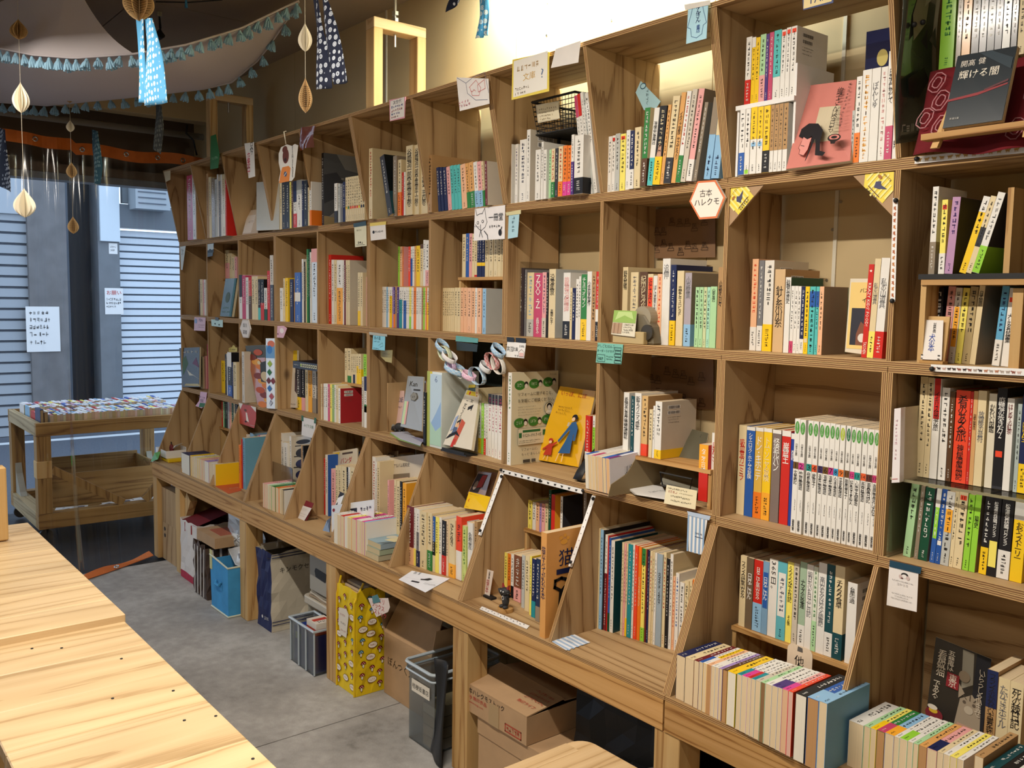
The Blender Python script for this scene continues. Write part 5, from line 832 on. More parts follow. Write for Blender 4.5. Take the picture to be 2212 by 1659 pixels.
card([(1487, 8), (1530, 2), (1526, 83), (1482, 95)], FT-.004, 'a9d4e4', 'pale blue penguin sign at the top shelf edge', [('l', '3a5a88', .02, [(.3, .95), (.2, .7), (.05, .4), (.2, .35), (.25, .15), (.5, .08), (.75, .15), (.8, .35), (.95, .4), (.8, .7), (.7, .95)]), ('t', '1d2a5a', 'ゆんぎん', .42, .45, .68, .92, 1), ('t', '3a5a9a', '書店', .45, .2, .68, .4, 1)], tapes=(([(1478, 10), (1534, 0), (1534, 10), (1480, 22)], 'd8d4cc'),))
card([(1384, 175), (1427, 219), (1416, 236), (1391, 238), (1373, 200)], .075, 'a9cfd8', 'pale blue slanted name card behind the green book', [('t', '1d2a3a', 'ぺんぎん', .2, .2, .75, .7, -10), ('e', '33566a', .3, .82, .12, .1), ('e', 'a9cfd8', .3, .82, .09, .07)])
card([(1733, -10), (1802, -22), (1800, 6), (1735, 22)], FT-.004, '24386e', 'navy-framed cream card at the top of the picture', [('r', 'e2cf9a', .06, .12, .94, .95), ('t', '24386e', 'TAN', .2, .3, .85, .85)])
card([(1026, 451), (1091, 443), (1090, 516), (1023, 520)], -.004, 'eae6e6', 'white card with an ink cat drawing below the top row',
     [('l', '2a2a30', .02, [(.06, .97), (.1, .78), (.2, .82), (.28, .82), (.36, .98), (.4, .7), (.44, .55), (.38, .4), (.25, .3), (.15, .38), (.06, .5)]), ('e', '2a2a30', .14, .55, .035, .05), ('e', 'eae6e6', .14, .55, .02, .03), ('e', '2a2a30', .3, .58, .035, .05), ('e', 'eae6e6', .3, .58, .02, .03), ('l', '2a2a30', .02, [(.23, .48), (.24, .3), (.2, .12)]), ('l', '2a2a30', .02, [(.24, .3), (.3, .1)]), ('l', '2a2a30', .03, [(.36, .28), (.46, .15), (.48, .03)]), ('l', '7a7a8a', .01, [(.02, .45), (.2, .42)]), ('t', '141214', '一冊堂', .5, .5, .95, .85), ('m', '141214', .52, .36, .88, .44, False, 5), ('e', '141214', .87, .2, .05, .1), ('l', '141214', .03, [(.86, .2), (.92, .36)])])
card([(1099, 462), (1122, 458), (1118, 512), (1097, 516)], -.004, 'a9cfdc', 'pale blue slip beside the cat drawing card', [('m', '6a8a9a', .35, .2, .6, .85, True, 4)], tapes=(([(1092, 459), (1125, 453), (1125, 462), (1094, 466)], 'd0c898'),))
def hexcard(pts, y, label, inner, rim, items, t=.006):
    P = [at(*p, 'y', y) for p in pts]; th = thing('hexagon_sign', label, 'sign'); q = MB(); q.prism([p+Vector((0, t, 0)) for p in P], (0, -t, 0)); q.build('foam_board', M['white'], th)
    c = sum(P, Vector())/len(P); q = MB(); q.poly([p+Vector((0, -.0004, 0)) for p in P], lin(rim)); q.poly([c+(p-c)*.9+Vector((0, -.0007, 0)) for p in P], lin(inner))
    x0, x1 = min(p.x for p in P), max(p.x for p in P); z0, z1 = min(p.z for p in P), max(p.z for p in P)
    art(q, items, Vector((x0, y, z0)), EX, EZ, -EY, x1-x0, z1-z0, .001, .0002); tag(q.build('print', M['ink'], th), kind='stuff')
hexcard([(1507, 391.6), (1545.7, 388.6), (1566.8, 426.6), (1548.7, 471), (1510.7, 474), (1489, 435)], -.009, 'cream hexagon sign with orange rim, lettered in black', 'ece2d4', 'd9784a', [('t', '2a2424', '古本', .3, .56, .64, .78), ('t', '2a2424', 'ハレクモ', .16, .34, .84, .54)])
hexcard([(524, 690), (536, 691), (541, 711), (536, 730), (525, 729), (518, 709)], -.008, 'small pale hexagon sign below the second row', 'dcd4cc', 'c9bdb4', [('t', '2a2424', '面白', .25, .58, .75, .8), ('t', '2a2424', '選書', .3, .2, .7, .42)])
def corner(pts, st, label, flip):
    P = [at(*p, 'y', .004) for p in pts]; th = thing('corner_board', label, 'board'); q = MB(); q.prism([p+Vector((0, .005, 0)) for p in P], (0, -.005, 0)); q.build('kraft_triangle', M['kraft'], th)
    Q = [at(*p, 'y', .0032) for p in st]; q = MB(); q.prism([p+Vector((0, .0006, 0)) for p in Q], (0, -.0006, 0)); o = q.build('sticker', M['cover'], th, color='ead34e')
    q = MB(); c = sum(Q, Vector())/len(Q); up = (Vector((1, 0, 1)) if flip else Vector((-1, 0, 1))).normalized(); rt = Vector((up.z, 0, -up.x)); s = .045
    for k in range(-3, 4):
        a = c+rt*(k*.0105)-up*.030*(1-abs(k)/5); b2 = c+rt*(k*.0105)+up*.030*(1-abs(k)/5); q.poly([a-rt*.0022+Vector((0, -.0009, 0)), a+rt*.0022+Vector((0, -.0009, 0)), b2+rt*.0022+Vector((0, -.0009, 0)), b2-rt*.0022+Vector((0, -.0009, 0))], lin('f3e694'))
    art(q, [('p', '4a4a68', [(.3, .5), (.45, .65), (.55, .55), (.85, .6), (.6, .4), (.4, .3)]), ('e', 'a8703a', .3, .72, .1, .06), ('l', '5a3a3a', .03, [(.2, .2), (.8, .2)]), ('m', '3a3434', .2, .05, .8, .15, False, 6), ('m', '8a6a3a', .15, .85, .75, .93, False, 8)], c-rt*.03-up*.03, rt, up, -EY, .06, .06, .0012, .0002)
    tag(q.build('print', M['ink'], o), kind='stuff')
corner([(1577, 404), (1652, 397), (1574, 490)], [(1579, 404), (1610, 402), (1628, 424), (1595, 464), (1577, 443)], 'kraft corner triangle with yellow sticker, left in the red cookbook cubby', False)
corner([(1842, 379), (1933, 371), (1928, 467)], [(1869, 376), (1931, 371), (1930, 411), (1906, 439), (1866, 403)], 'kraft corner triangle with yellow sticker, right in the red cookbook cubby', True)
card([(765, 488), (791, 485), (792, 531), (767, 534)], -.004, 'dcd6b4', 'cream note hung from floral tape below the comic set', [('m', '9a9478', .2, .72, .6, .82, False, 5), ('m', '2a2828', .3, .12, .75, .26, False, 3), ('l', '2a2828', .02, [(.2, .1), (.85, .08)])], tapes=(([(763, 483), (790, 477), (791, 487), (764, 491)], '24424a'),))
card([(799, 482), (832, 479), (834, 516), (801, 520)], -.004, 'e6dfd8', 'white card with a yellow top edge and small logo', [('r', 'e8cf6a', 0, .82, 1, 1), ('e', '1d1a1a', .24, .47, .07, .09), ('m', '3a3636', .35, .42, .85, .54, False, 6)])
card([(389, 533), (401, 531), (394, 583), (391, 583)], -.004, 'c9cfc9', 'narrow white wedge card at the street end', [('m', '777777', .2, .6, .7, .9, True, 4)])
card([(448, 528), (462, 525), (459, 553), (448, 555)], -.004, '2a3a40', 'small dark card with a pale sky picture', [('r', 'b9c4c4', .05, .5, .95, .97), ('p', '1d2a30', [(.05, .4), (.4, .6), (.7, .5), (.95, .56), (.95, .3), (.05, .3)])])
card([(420, 685), (444, 686), (443, 715), (419, 714)], -.004, 'd0a9b4', 'pink handwritten card below the second row', [('t', '44426a', 'PEN', .3, .68, .9, .9), ('m', 'a08090', .4, .4, .9, .5, False, 5), ('m', 'a08090', .4, .25, .9, .33, False, 5), ('e', '8aa0c8', .18, .7, .12, .18)])
card([(456, 690), (481, 691), (481, 707), (457, 704)], -.004, 'b4d0c8', 'mint card with small bird marks', [('e', '2a3434', .35, .4, .06, .12), ('e', '2a3434', .7, .3, .06, .12)], tapes=(([(465, 685), (472, 686), (472, 693), (465, 692)], '33383a'),))
card([(599, 704), (613, 704), (620, 709), (612, 730), (598, 729)], -.006, 'd8a4b0', 'small pink card with a round portrait below the second row', [('e', 'ece0dc', .5, .6, .2, .22), ('e', '7a3a50', .12, .3, .06, .08)])
card([(806, 722), (832, 724), (831, 757), (804, 755)], -.004, '7fc4d8', 'bright blue card with handwriting left of the paper chain', [('t', '1d2a3a', '本の道', .15, .65, .65, .9), ('m', '2a4a5a', .15, .5, .6, .58, False, 6), ('l', '2a5a6a', .015, [(.5, .3), (.8, .5), (.85, .3), (.6, .2)]), ('m', '2a4a5a', .1, .06, .55, .14, False, 7)], tapes=(([(797, 717), (836, 722), (836, 727), (798, 723)], 'a9a89a'),))
card([(822, 757), (848, 756), (846, 784), (833, 781), (822, 770)], .03, 'a89a5c', 'curling kraft note stuck inside the paper chain cubby', [('m', '6a6038', .2, .6, .8, .7, False, 6)])
card([(986, 738), (1032, 744), (1030, 760), (986, 757)], .0, '17241f', 'dark translucent sheet hung behind the paper chain', tapes=(([(985, 725), (1033, 731), (1032, 741), (984, 737)], '5a9c98'),))
card([(1096, 738), (1136, 741), (1132, 774), (1092, 771)], -.004, 'e9e7e4', 'white handwritten card under two black tapes', [('t', '1d1a1a', '実豆', .06, .25, .4, .85), ('t', '1d1a1a', '文庫', .36, .25, .62, .85), ('t', '1d1a1a', 'です', .45, .03, .65, .2), ('l', '7a5a5a', .02, [(.66, .1), (.66, .4), (.8, .58), (.94, .4), (.94, .1), (.66, .1)]), ('r', 'e0b8b4', .7, .13, .9, .36), ('m', '2a2a2a', .7, .7, .95, .85, False, 4)],
     tapes=(([(1095, 728), (1110, 729), (1110, 739), (1095, 738)], '141416'), ([(1114, 729), (1136, 731), (1135, 741), (1114, 739)], '141416')))
card([(1291, 740), (1346, 744), (1342, 787), (1287, 783)], -.004, '78b8a8', 'teal card with stacked-book drawing and black lettering', [('t', '14201e', 'けしごむはんこ', .05, .75, .7, .95), ('t', '14201e', 'オーダーうけます', .05, .52, .68, .7), ('l', '2a4a44', .02, [(.06, .42), (.34, .42), (.34, .08), (.06, .08), (.06, .42)]), ('m', '2a4a44', .4, .3, .66, .38, False, 6), ('m', '2a4a44', .4, .18, .64, .26, False, 6), ('m', '2a4a44', .1, .14, .3, .34, False, 3)]+[('l', '14201e', .02, [(.7+.03*(k % 2), .06+k*.16), (.95-.02*(k % 2), .06+k*.16), (.95-.02*(k % 2), .18+k*.16), (.7+.03*(k % 2), .18+k*.16), (.7+.03*(k % 2), .06+k*.16)]) for k in range(5)])
card([(433, 846), (447, 848), (444, 873), (436, 882), (422, 877), (430, 866)], -.006, 'd4a8bc', 'pink card with a green leaf below the third row', [('p', '2f6a44', [(.3, .02), (.75, .1), (.85, .35), (.4, .3)]), ('m', '4a3a4a', .3, .6, .85, .7, False, 5), ('t', '4a3a4a', '青花', .4, .35, .75, .55)])
card([(519, 872), (546, 877), (553, 885), (553, 905), (549, 925), (516, 914)], -.006, 'b84438', 'red hanging card with a small white figure', [('p', 'e2ddd4', [(.0, .98), (.1, .7), (.25, 1)]), ('p', 'e2ddd4', [(.7, .98), (1, .75), (1, .98)]), ('e', '6a3a2a', .4, .72, .08, .06), ('p', 'e6dcd0', [(.42, .62), (.5, .62), (.6, .2), (.45, .25)]), ('e', '1d1414', .42, .2, .06, .04), ('m', 'e2ddd4', .62, .08, .95, .13, False, 4)])
card([(653, 901), (683, 908), (678, 947), (651, 940)], -.006, 'd8d4d0', 'white card with green lettering held by green tape', [('t', '4a7a5a', 'みどり文庫', .18, .5, .82, .68)], tapes=(([(651, 897), (655, 898), (655, 910), (651, 909)], '1f5a38'), ([(679, 902), (683, 903), (682, 915), (678, 914)], '1f5a38')))
card([(1486, 1108), (1528, 1123), (1515, 1198), (1488, 1191)], -.008, 'e6e6e6', 'blue and white striped card hanging by the double divider', [('r', '8aa8c8', x, 0, x+.085, 1) for x in (.0, .2, .4, .6, .8)]+[('m', '2a3a5a', .4, .5, .78, .56, False, 5), ('l', '2a3a5a', .02, [(.42, .44), (.8, .44)])], tapes=(([(1484, 1104), (1535, 1115), (1532, 1124), (1487, 1113)], 'b4c4d8'),))
card([(1921, 1222), (1984, 1236), (1980, 1322), (1915, 1307)], -.006, 'e6e0dc', 'white shop card under navy patterned tape', [('e', '2a2828', .55, .84, .12, .06), ('e', 'e6e0dc', .54, .81, .09, .05), ('e', 'c9b4b0', .42, .79, .06, .05), ('e', 'c9b4b0', .66, .79, .06, .05), ('e', '5a2a2a', .47, .76, .04, .015), ('m', '6a6464', .15, .66, .85, .69, False, 18), ('t', '8a8484', 'コトリス', .32, .56, .68, .64), ('m', '4a4646', .15, .34, .85, .365, False, 20), ('m', '4a4646', .25, .28, .72, .305, False, 14), ('m', '4a4646', .15, .22, .85, .245, False, 20)],
     tapes=(([(1922, 1210), (1991, 1226), (1988, 1240), (1921, 1224)], '1c4258'),))
# washi strips with pins
def strip(px, y, label, n, kind, w=None, yend=None, seed=1):
    """a printed paper strip between two pixel edges: px = four corners (tl, tr, br, bl); y = depth at start, yend at the end"""
    ye = y if yend is None else yend
    P = [at(*px[0], 'y', y), at(*px[1], 'y', ye), at(*px[2], 'y', ye), at(*px[3], 'y', y)]
    th = thing('paper_strip', label, 'strip'); nrm = (P[1]-P[0]).cross(P[0]-P[3]).normalized()
    if nrm.y > 0: nrm = -nrm
    q = MB(); q.prism(P, nrm*.0008); q.build('strip', M['white'], th)
    U, V = (P[1]-P[0]), (P[0]-P[3]); L_, h = U.length, V.length; U.normalize(); V.normalize(); q = MB(); rnd = random.Random(seed); c = {'dog': ['141214'], 'lion': ['c9a05a'], 'cat': ['3a2a28', 'b4785a', 'a89a90', 'c9a9a0', '8a4a3a'], 'dot': ['6a6470', '9a6a70'], 'mouse': ['c9844a', 'b4643a']}[kind]
    for k in range(n):
        x = (k+.6)/n*L_*.96; s = min(h*.62, L_/n*.66); col = rnd.choice(c); f = rnd.choice((1, -1)); O = P[3]+U*x+V*(h/2)+nrm*.0011
        if kind == 'dot': put_poly(q, ellipse(0, rnd.uniform(-.1, .1)*h, s*.16, s*.2, 8), col, O, U, V, nrm, .0001); continue
        put_poly(q, ellipse(0, 0, s*.5, s*.26, 10), col, O, U, V, nrm, .0001); put_poly(q, ellipse(f*s*.48, s*.2, s*.2, s*.18, 8), col, O, U, V, nrm, .00015)
        for lx in (-.34, -.16, .16, .34): put_poly(q, rect(lx*s-s*.05, -s*.5, lx*s+s*.05, 0), col, O, U, V, nrm, .0001)
        put_poly(q, rect(-f*s*.5-s*.04, 0, -f*s*.5+s*.04, s*.35), col, O, U, V, nrm, .0001)
    tag(q.build('print', M['ink'], th), kind='stuff'); return th, nrm
def pin(th, px, py, y, r=.0055):
    q = MB(); c = at(px, py, 'y', y-.004); q.ball(c, r, 10); q.build('pin_head', M['black'], th, smooth=True)
t, n_ = strip([(1081, 1012), (1260, 1057), (1258, 1067), (1080, 1021)], -.006, 'white paper strip of black animal shapes along the shelf edge', 12, 'dog')
for p in ((1082, 1015), (1166, 1038), (1259, 1060)): pin(t, *p, -.006)
def dz(z): return YBASE+(0-YBASE)*(z-ZBASE)/(ZBD-ZBASE)
def sstrip(a, b_, wpx, label):
    za = at(*a, 'y', -.03).z; zb_ = at(*b_, 'y', -.11).z; ya, yb_ = dz(za)-.008, dz(zb_)-.008
    t, nn = strip([(a[0], a[1]), (b_[0], b_[1]), (b_[0]+wpx, b_[1]+2), (a[0]+wpx, a[1]+2)], ya, label, 10, 'dot', yend=yb_, seed=5)
    pin(t, a[0]+2, a[1]+7, ya-.003); pin(t, b_[0]+4, b_[1]-9, yb_-.003)
sstrip((1081, 1022), (1033, 1155), 7, 'white dotted strip on the sloping divider beside the yellow card')
sstrip((1279, 1070), (1228, 1223), 8, 'white dotted strip on the sloping divider beside the orange cat book')
t, n_ = strip([(1977, 339), (2215, 312), (2215, 330), (1976, 354)], -.006, 'white strip of tan lions along the easel cubby edge', 13, 'lion'); pin(t, 1980, 343, -.006)
t, n_ = strip([(2011, 787), (2215, 797), (2215, 812), (2012, 802)], -.006, 'white strip of small cats along the dog books shelf edge', 17, 'cat', seed=4); pin(t, 2013, 797, -.006)
t, n_ = strip([(1940, 428), (1934, 652), (1923, 652), (1929, 428)], -.006, 'upright white strip of orange mice on the divider', 16, 'mouse'); pin(t, 1935, 433, -.006); pin(t, 1927, 650, -.006)
# ------------------------------------------------------------------- covers turned to the room
face('T2', [(536, 455), (557, 452), (557, 503), (523, 507)], .0, 'd3c4b4', 'white card leaning in the top cubby left of the white slab', [('r', 'ded2c6', .05, .05, .95, .78), ('m', 'a09080', .4, .45, .9, .55, False, 4)], .002, 'card', 'leaning_card', y1=.07)
face('T2', [(554, 394), (603, 389), (603, 496), (554, 498)], -.02, 'c4c6c0', 'blank white slab standing in the second top cubby', [], .008, 'board', 'white_board', y1=.02)
face('T9', [(1744, 185), (1850, 172), (1836, 347), (1698, 365)], (-.03, -.012), 'd08278', 'pink book with a black-haired woman in profile, on the top row',
     [('p', '17141a', [(.1, .38), (.12, .47), (.25, .53), (.45, .52), (.58, .44), (.58, .3), (.62, .2), (.74, .18), (.7, .14), (.54, .15), (.5, .28), (.46, .34), (.38, .1), (.36, .08), (.40, .28), (.38, .38), (.3, .34), (.2, .36)]), ('p', 'd89088', [(.38, .36), (.3, .34), (.21, .37), (.19, .28), (.16, .24), (.2, .22), (.2, .17), (.3, .15), (.36, .22)]), ('l', '5a2a2a', .008, [(.19, .32), (.16, .24), (.2, .22), (.2, .17), (.3, .15)]), ('l', '2a1a1a', .01, [(.2, .27), (.27, .26)]),
      ('t', '201818', '絢子さんは今日も', .68, .4, .8, .93, 1), ('m', '3a2a2a', .88, .45, .93, .97, True, 13), ('e', '201818', .85, .34, .13, .045), ('e', 'd08278', .85, .345, .1, .03), ('e', '201818', .85, .345, .06, .016), ('p', '201818', [(.78, .32), (.92, .32), (.89, .27), (.81, .27)])], .012, 'book', 'picture_book', y1=(.055, .03))
face('T9n', [(1872, 69), (1932, 57), (1925, 150), (1868, 160)], .13, '18224e', 'navy picture book with a yellow moon behind the white books', [('e', 'd8c878', .62, .32, .2, .2)], .01, 'book', 'picture_book', y1=.15)
face('A1', [(487, 602), (512, 601), (500, 684), (475, 683)], -.004, '24443c', 'dark green faced-out book leaning in the second row', [('m', '6a8a7a', .15, .2, .7, .25, False, 6), ('m', '6a8a7a', .15, .1, .8, .14, False, 6), ('e', '4a5a4a', .45, .5, .18, .14), ('r', '3a6a70', .82, 0, .98, 1)], .018, 'book', 'picture_book', y1=.03)
face('A9', [(1837, 602), (1880, 602), (1862, 765), (1825, 760)], .075, 'dcd2bc', 'cream cookbook with a photo, leaning behind the red book', [('r', 'e2c478', .06, .05, 1, .95), ('r', '2a2a34', .2, .1, 1, .6), ('p', '7a4a34', [(.5, .1), (1, .1), (1, .35), (.7, .42), (.5, .25)]), ('e', 'd8d0c4', .8, .2, .2, .06), ('t', '1d1a1a', 'バス', .55, .78, .98, .9), ('t', '1d1a1a', 'イ', .7, .66, .9, .76)], .008, 'book', 'picture_book', y1=.1)
face('B0', [(387, 752), (431, 750), (430, 836), (394, 836)], -.006, '2a2a24', 'dark flower picture book at the street end of the third row', [('p', '3c5a30', [(.1, .3), (.4, .6), (.3, .8), (.1, .7)]), ('p', 'c8c4b4', [(.3, .45), (.5, .35), (.9, .2), (.6, .3), (.4, .3)]), ('p', '6a3a58', [(.6, .6), (.9, .5), (.8, .75)]), ('p', 'b8a878', [(.1, .04), (.9, .04), (.8, .1), (.2, .09)]), ('m', 'c9c4b8', .2, .86, .95, .93, False, 4)], .01, 'book', 'picture_book', y1=.008)
face('B1', [(455, 762), (478, 763), (478, 848), (456, 847)], .09, '4a463e', 'photo book with a black silhouette beside the yellow paperback', [('r', 'a89a88', 0, .55, 1, 1), ('p', '1d1a18', [(.4, .45), (.7, .95), (1, .9), (1, .45)]), ('r', '2a3040', 0, 0, 1, .4), ('r', 'b0a490', .0, .42, 1, .48)], .01, 'book', 'picture_book', y1=.1)
card([(494, 752), (501, 750), (503, 746), (506, 746), (508, 750), (512, 751), (512, 763), (494, 763)], .1, 'd8c878', 'pale yellow index card behind the third-row books', [('m', '4a4434', .15, .4, .85, .6, False, 5)], name='index_card', cat='card')
face('B2', [(530, 747), (572, 745), (574, 879), (558, 881)], .0, 'a8542a', 'orange food picture book leaning left in the third row', [('r', '4a4a40', 0, .8, 1, 1)]+[('e', ('d8782a', 'e09a3a', '7a2a1a', 'b84a1a')[k % 4], .25+.5*((k*37) % 10)/10, .06+k*.075, .22, .05) for k in range(12)]+[('p', '2f2c24', [(.45, .42), (.95, .4), (.95, .75), (.6, .72)]), ('e', 'c9b48a', .7, .5, .2, .08), ('e', 'd8c8a0', .55, .72, .08, .03)], .012, 'book', 'picture_book', y1=.01)
face('B2', [(574, 731), (593, 731), (594, 883), (576, 882)], -.012, 'd6d6d2', 'tall white book with coloured leaves at the cubby edge', [('r', '6a9cc8', 0, .72, 1, .9), ('e', 'd8704a', .6, .92, .4, .05), ('r', '6a9cc8', .2, .74, 1, .88), ('e', '3a7cc0', .45, .84, .3, .06)]+[('p', c, [(x-.28, y), (x, y+.05), (x+.28, y), (x, y-.05)]) for x, y, c in ((.45, .64, '9ab82e'), (.4, .52, '1f6a2e'), (.3, .4, '6a1c1c'), (.8, .4, '7a1f24'), (.4, .29, '2f6cae'), (.6, .18, 'b0505a'))]+[('l', '8a8aa0', .05, [(.5, .05), (.7, .09), (.5, .12), (.4, .07)])], .012, 'book', 'picture_book', y1=-.005)
face('B3', [(613, 758), (642, 757), (640, 881), (613, 880)], .07, 'd4ccbe', 'white picture book with a yellow top in the third row', [('r', 'd8b82a', 0, .78, 1, 1), ('p', '4a3a40', [(.82, .3), (.98, .25), (.98, .72), (.85, .6)]), ('m', '8a7a6a', .2, .05, .9, .08, False, 8)], .01, 'book', 'picture_book', y1=.09)
# thick black book lying over the small books
a = at(639, 792, 'y', .02); z0 = zpy(800, a.x, .02)
a.x = max(a.x, 3*W_+.03); th = thing('lying_hardcover', 'thick black book lying flat on top of the small books', 'book'); x1 = 4*W_-.016
zt_ = max((b.loc.z+b.h for b in BOOKS if b.cell == 'cubby with a thick black book lying on top'), default=z0)+.002
q = MB(); q.box((a.x, .005, zt_), (x1, .17, zt_+.003)); q.box((a.x, .005, zt_+.031), (x1, .17, zt_+.034)); q.box((a.x, .005, zt_+.003), (x1, .008, zt_+.031)); q.build('cover', M['cover'], th, color='1a1820')
q = MB(); q.box((a.x+.003, .008, zt_+.0032), (x1-.003, .166, zt_+.0308)); q.build('page_block', M['pages'], th, color='c9b490')
q = MB(); art(q, [('m', 'e0dcd0', .05, .4, .25, .6, False, 3)]+[('r', 'd8d8b8', .32+k*.085, .3, .385+k*.085, .75) for k in range(8)]+[('r', '1a1820', .335+k*.085, .4, .37+k*.085, .65) for k in range(8)]+[('e', '8aa82e', .35, .55, .03, .12)], Vector((a.x, .005, zt_)), EX, EZ, -EY, x1-a.x, .034); tag(q.build('spine_print', M['ink'], th), kind='stuff')
# paper chain cubby
a = at(846, 865, 'y', .08)
th = thing('thin_board', 'thin brown board standing upright in the paper chain cubby', 'board'); q = MB(); q.box((a.x-.003, .06, ZB), (a.x+.003, .22, ZB+.205)); q.build('board', M['ply_z'], th)
face('B5', [(852, 844), (873, 844), (872, 921), (851, 919)], .1, 'd8b8b4', 'pale pink card standing behind the clear folder', [('t', '4a4a6a', '和紙', .3, .66, .95, .82), ('m', '8a7078', .3, .5, .8, .56, False, 5)], .002, 'card', 'leaning_card', y1=.12)
t_, P, nr = face('B5', [(881, 812), (915, 814), (911, 932), (865, 921)], .03, '84827a', 'grey clear folder of papers with a cloud-shaped emblem', [('t', '33302c', 'Kan', .2, .8, .7, .9), ('r', '33302c', .5, .72, .9, .75), ('r', 'b9cfa0', .05, .05, .2, .5), ('r', 'd8a0a0', .2, .05, .3, .5)]+[('e', '55524a', .6+.16*math.cos(k), .6+.06*math.sin(k), .06, .03) for k in range(7)]+[('e', '84827a', .6, .6, .19, .075), ('m', '33302c', .5, .57, .72, .63, False, 2)], .006, 'folder', 'paper_folder', y1=.09)
face('B5', [(904, 838), (919, 822), (919, 850), (908, 868)], .115, 'b48ab0', 'lilac folded paper sticking up behind the black book', [('p', '7a94c8', [(.1, .6), (1, .8), (1, 1), (.1, .8)])], .001, 'paper', 'folded_paper', y1=.125)
face('B5', [(901, 864), (913, 859), (914, 905), (908, 890)], .10, 'e08a94', 'pink folded paper beside the grey folder', [], .001, 'paper', 'folded_paper', y1=.108)
face('B6', [(955, 806), (1030, 806), (1030, 925), (955, 938)], .185, 'd8d0c4', 'white wall calendar page with a red seven', [('t', 'b83a34', '7', .03, .86, .12, .97)]+[('m', 'b83a34', .06, .1+k*.2, .1, .2+k*.2, True, 1) for k in range(4)]+[('m', '4a4640', .2, .1+k*.2, .9, .16+k*.2, False, 6) for k in range(4)], .002, 'calendar', 'wall_calendar', y1=.2)
face('B6', [(960, 833), (1027, 831), (1024, 930), (955, 961)], (.045, .1), '4d6468', 'picture book with a grey sky and red title behind the sea-story book', [('t', 'c8402e', 'ねん', .1, .64, .55, .8), ('r', 'b8863a', 0, 0, 1, .16), ('e', 'd89a3a', .15, .12, .12, .1), ('e', 'b8863a', .15, .12, .07, .06), ('r', '6a7a54', 0, .16, 1, .3), ('r', 'c8b44a', 0, .95, 1, 1)], .006, 'book', 'picture_book', y1=(.1, .13))
face('B6', [(1008, 842), (1036, 848), (1018, 972), (957, 960)], -.012, 'd6cebe', 'white adventure book with two drawn figures, leaning on a stand', [('r', 'd8bc2a', .1, .92, .95, .995), ('e', 'b8302a', .35, .955, .06, .03), ('t', '1d1a1a', '海底', .6, .62, .85, .9, 1), ('t', '1d1a1a', '二万マイル', .3, .42, .5, .88, 1), ('e', 'd89a6a', .82, .62, .16, .12), ('p', '1d1a20', [(.66, .72), (.98, .78), (.98, .62), (.9, .7), (.7, .66)]), ('e', 'd8a478', .45, .4, .1, .06), ('p', '1d1a20', [(.34, .44), (.56, .5), (.58, .38), (.5, .44), (.36, .4)]), ('p', '4a5a7a', [(.3, .34), (.55, .34), (.6, .2), (.28, .2)]), ('p', 'b8503a', [(.6, .5), (.95, .45), (.9, .05), (.6, .05)]), ('p', '15151a', [(.02, .1), (.6, .22), (.98, .2), (.6, .28), (.2, .2)]), ('p', '8a9cc0', [(.1, .5), (.25, .55), (.3, .3), (.12, .25)]), ('r', 'b8302a', .6, .0, .8, .14)], .014, 'book', 'picture_book', y1=.075)
t_ = thing('book_stand', 'small black stand under the adventure book', 'stand'); a, b2 = at(965, 972, 'z', ZB), at(1022, 985, 'z', ZB); q = MB(); q.box((a.x, -.022, ZB), (b2.x, .03, ZB+.006)); q.build('foot', M['black'], t_); q = MB(); q.box((a.x+.01, -.024, ZB+.006), (b2.x-.01, -.02, ZB+.014)); q.build('lip', M['black'], t_)
q = MB(); a = at(953, 742, 'y', .2); b2 = at(1110, 840, 'y', .2); q.box((a.x, .2, b2.z), (min(b2.x, 7*W_-.015), .204, ZAB-.015)); tag(q.build('black_cloth', plain('black_cloth_dots', '17201c', .95, noise=.4, nscale=90)), 'black cloth backing behind the paper chain', 'cloth')
# paper chain garland
th = thing('paper_chain', 'garland of checked paper rings hung across a cubby', 'garland')
rings = [((946, 735), (964, 760), '9cc4e4', 0), ((950, 752), (972, 775), 'c9d4ac', 1), ((960, 758), (982, 783), 'e8e4e4', 0), ((972, 778), (980, 800), 'c8a4cc', 1), ((966, 785), (998, 808), '9cc4e4', 0), ((990, 800), (1002, 815), 'c4c4b8', 1), ((1002, 803), (1024, 820), 'e4b4d0', 0), ((1016, 800), (1046, 824), 'a4c4dc', 1), ((1040, 783), (1058, 803), 'd8dce0', 0), ((1052, 765), (1074, 795), 'd08484', 1), ((1066, 744), (1086, 770), '9cc4e4', 0), ((1066, 770), (1087, 806), 'd8d4c8', 1)]
for k, (p0, p1, c, tw) in enumerate(rings):
    A, B_ = at(*p0, 'y', -.02), at(*p1, 'y', -.02); ctr = (A+B_)/2; ax = (B_-A); R = max(.021, ax.length*.5); ax.normalize()
    n2 = Vector((0, 1, 0)) if tw else ax.cross(Vector((0, 1, 0))).normalized()      # axis of the ring's band
    n3 = ax.cross(n2).normalized(); q = MB(); w = .0095
    q.grid(lambda u, v: ctr+ax*R*math.cos(2*math.pi*u)+n3*R*.62*math.sin(2*math.pi*u)+n2*(v-.5)*2*w, 24, 3, lambda u, v: lin(c) if (int(u*24)+int(v*3)) % 2 else tuple(x+(.8-x)*.45 for x in lin(c)))
    md = q.build('paper_ring', M['ink'], th, smooth=True).modifiers.new('thick', 'SOLIDIFY'); md.thickness = .0006
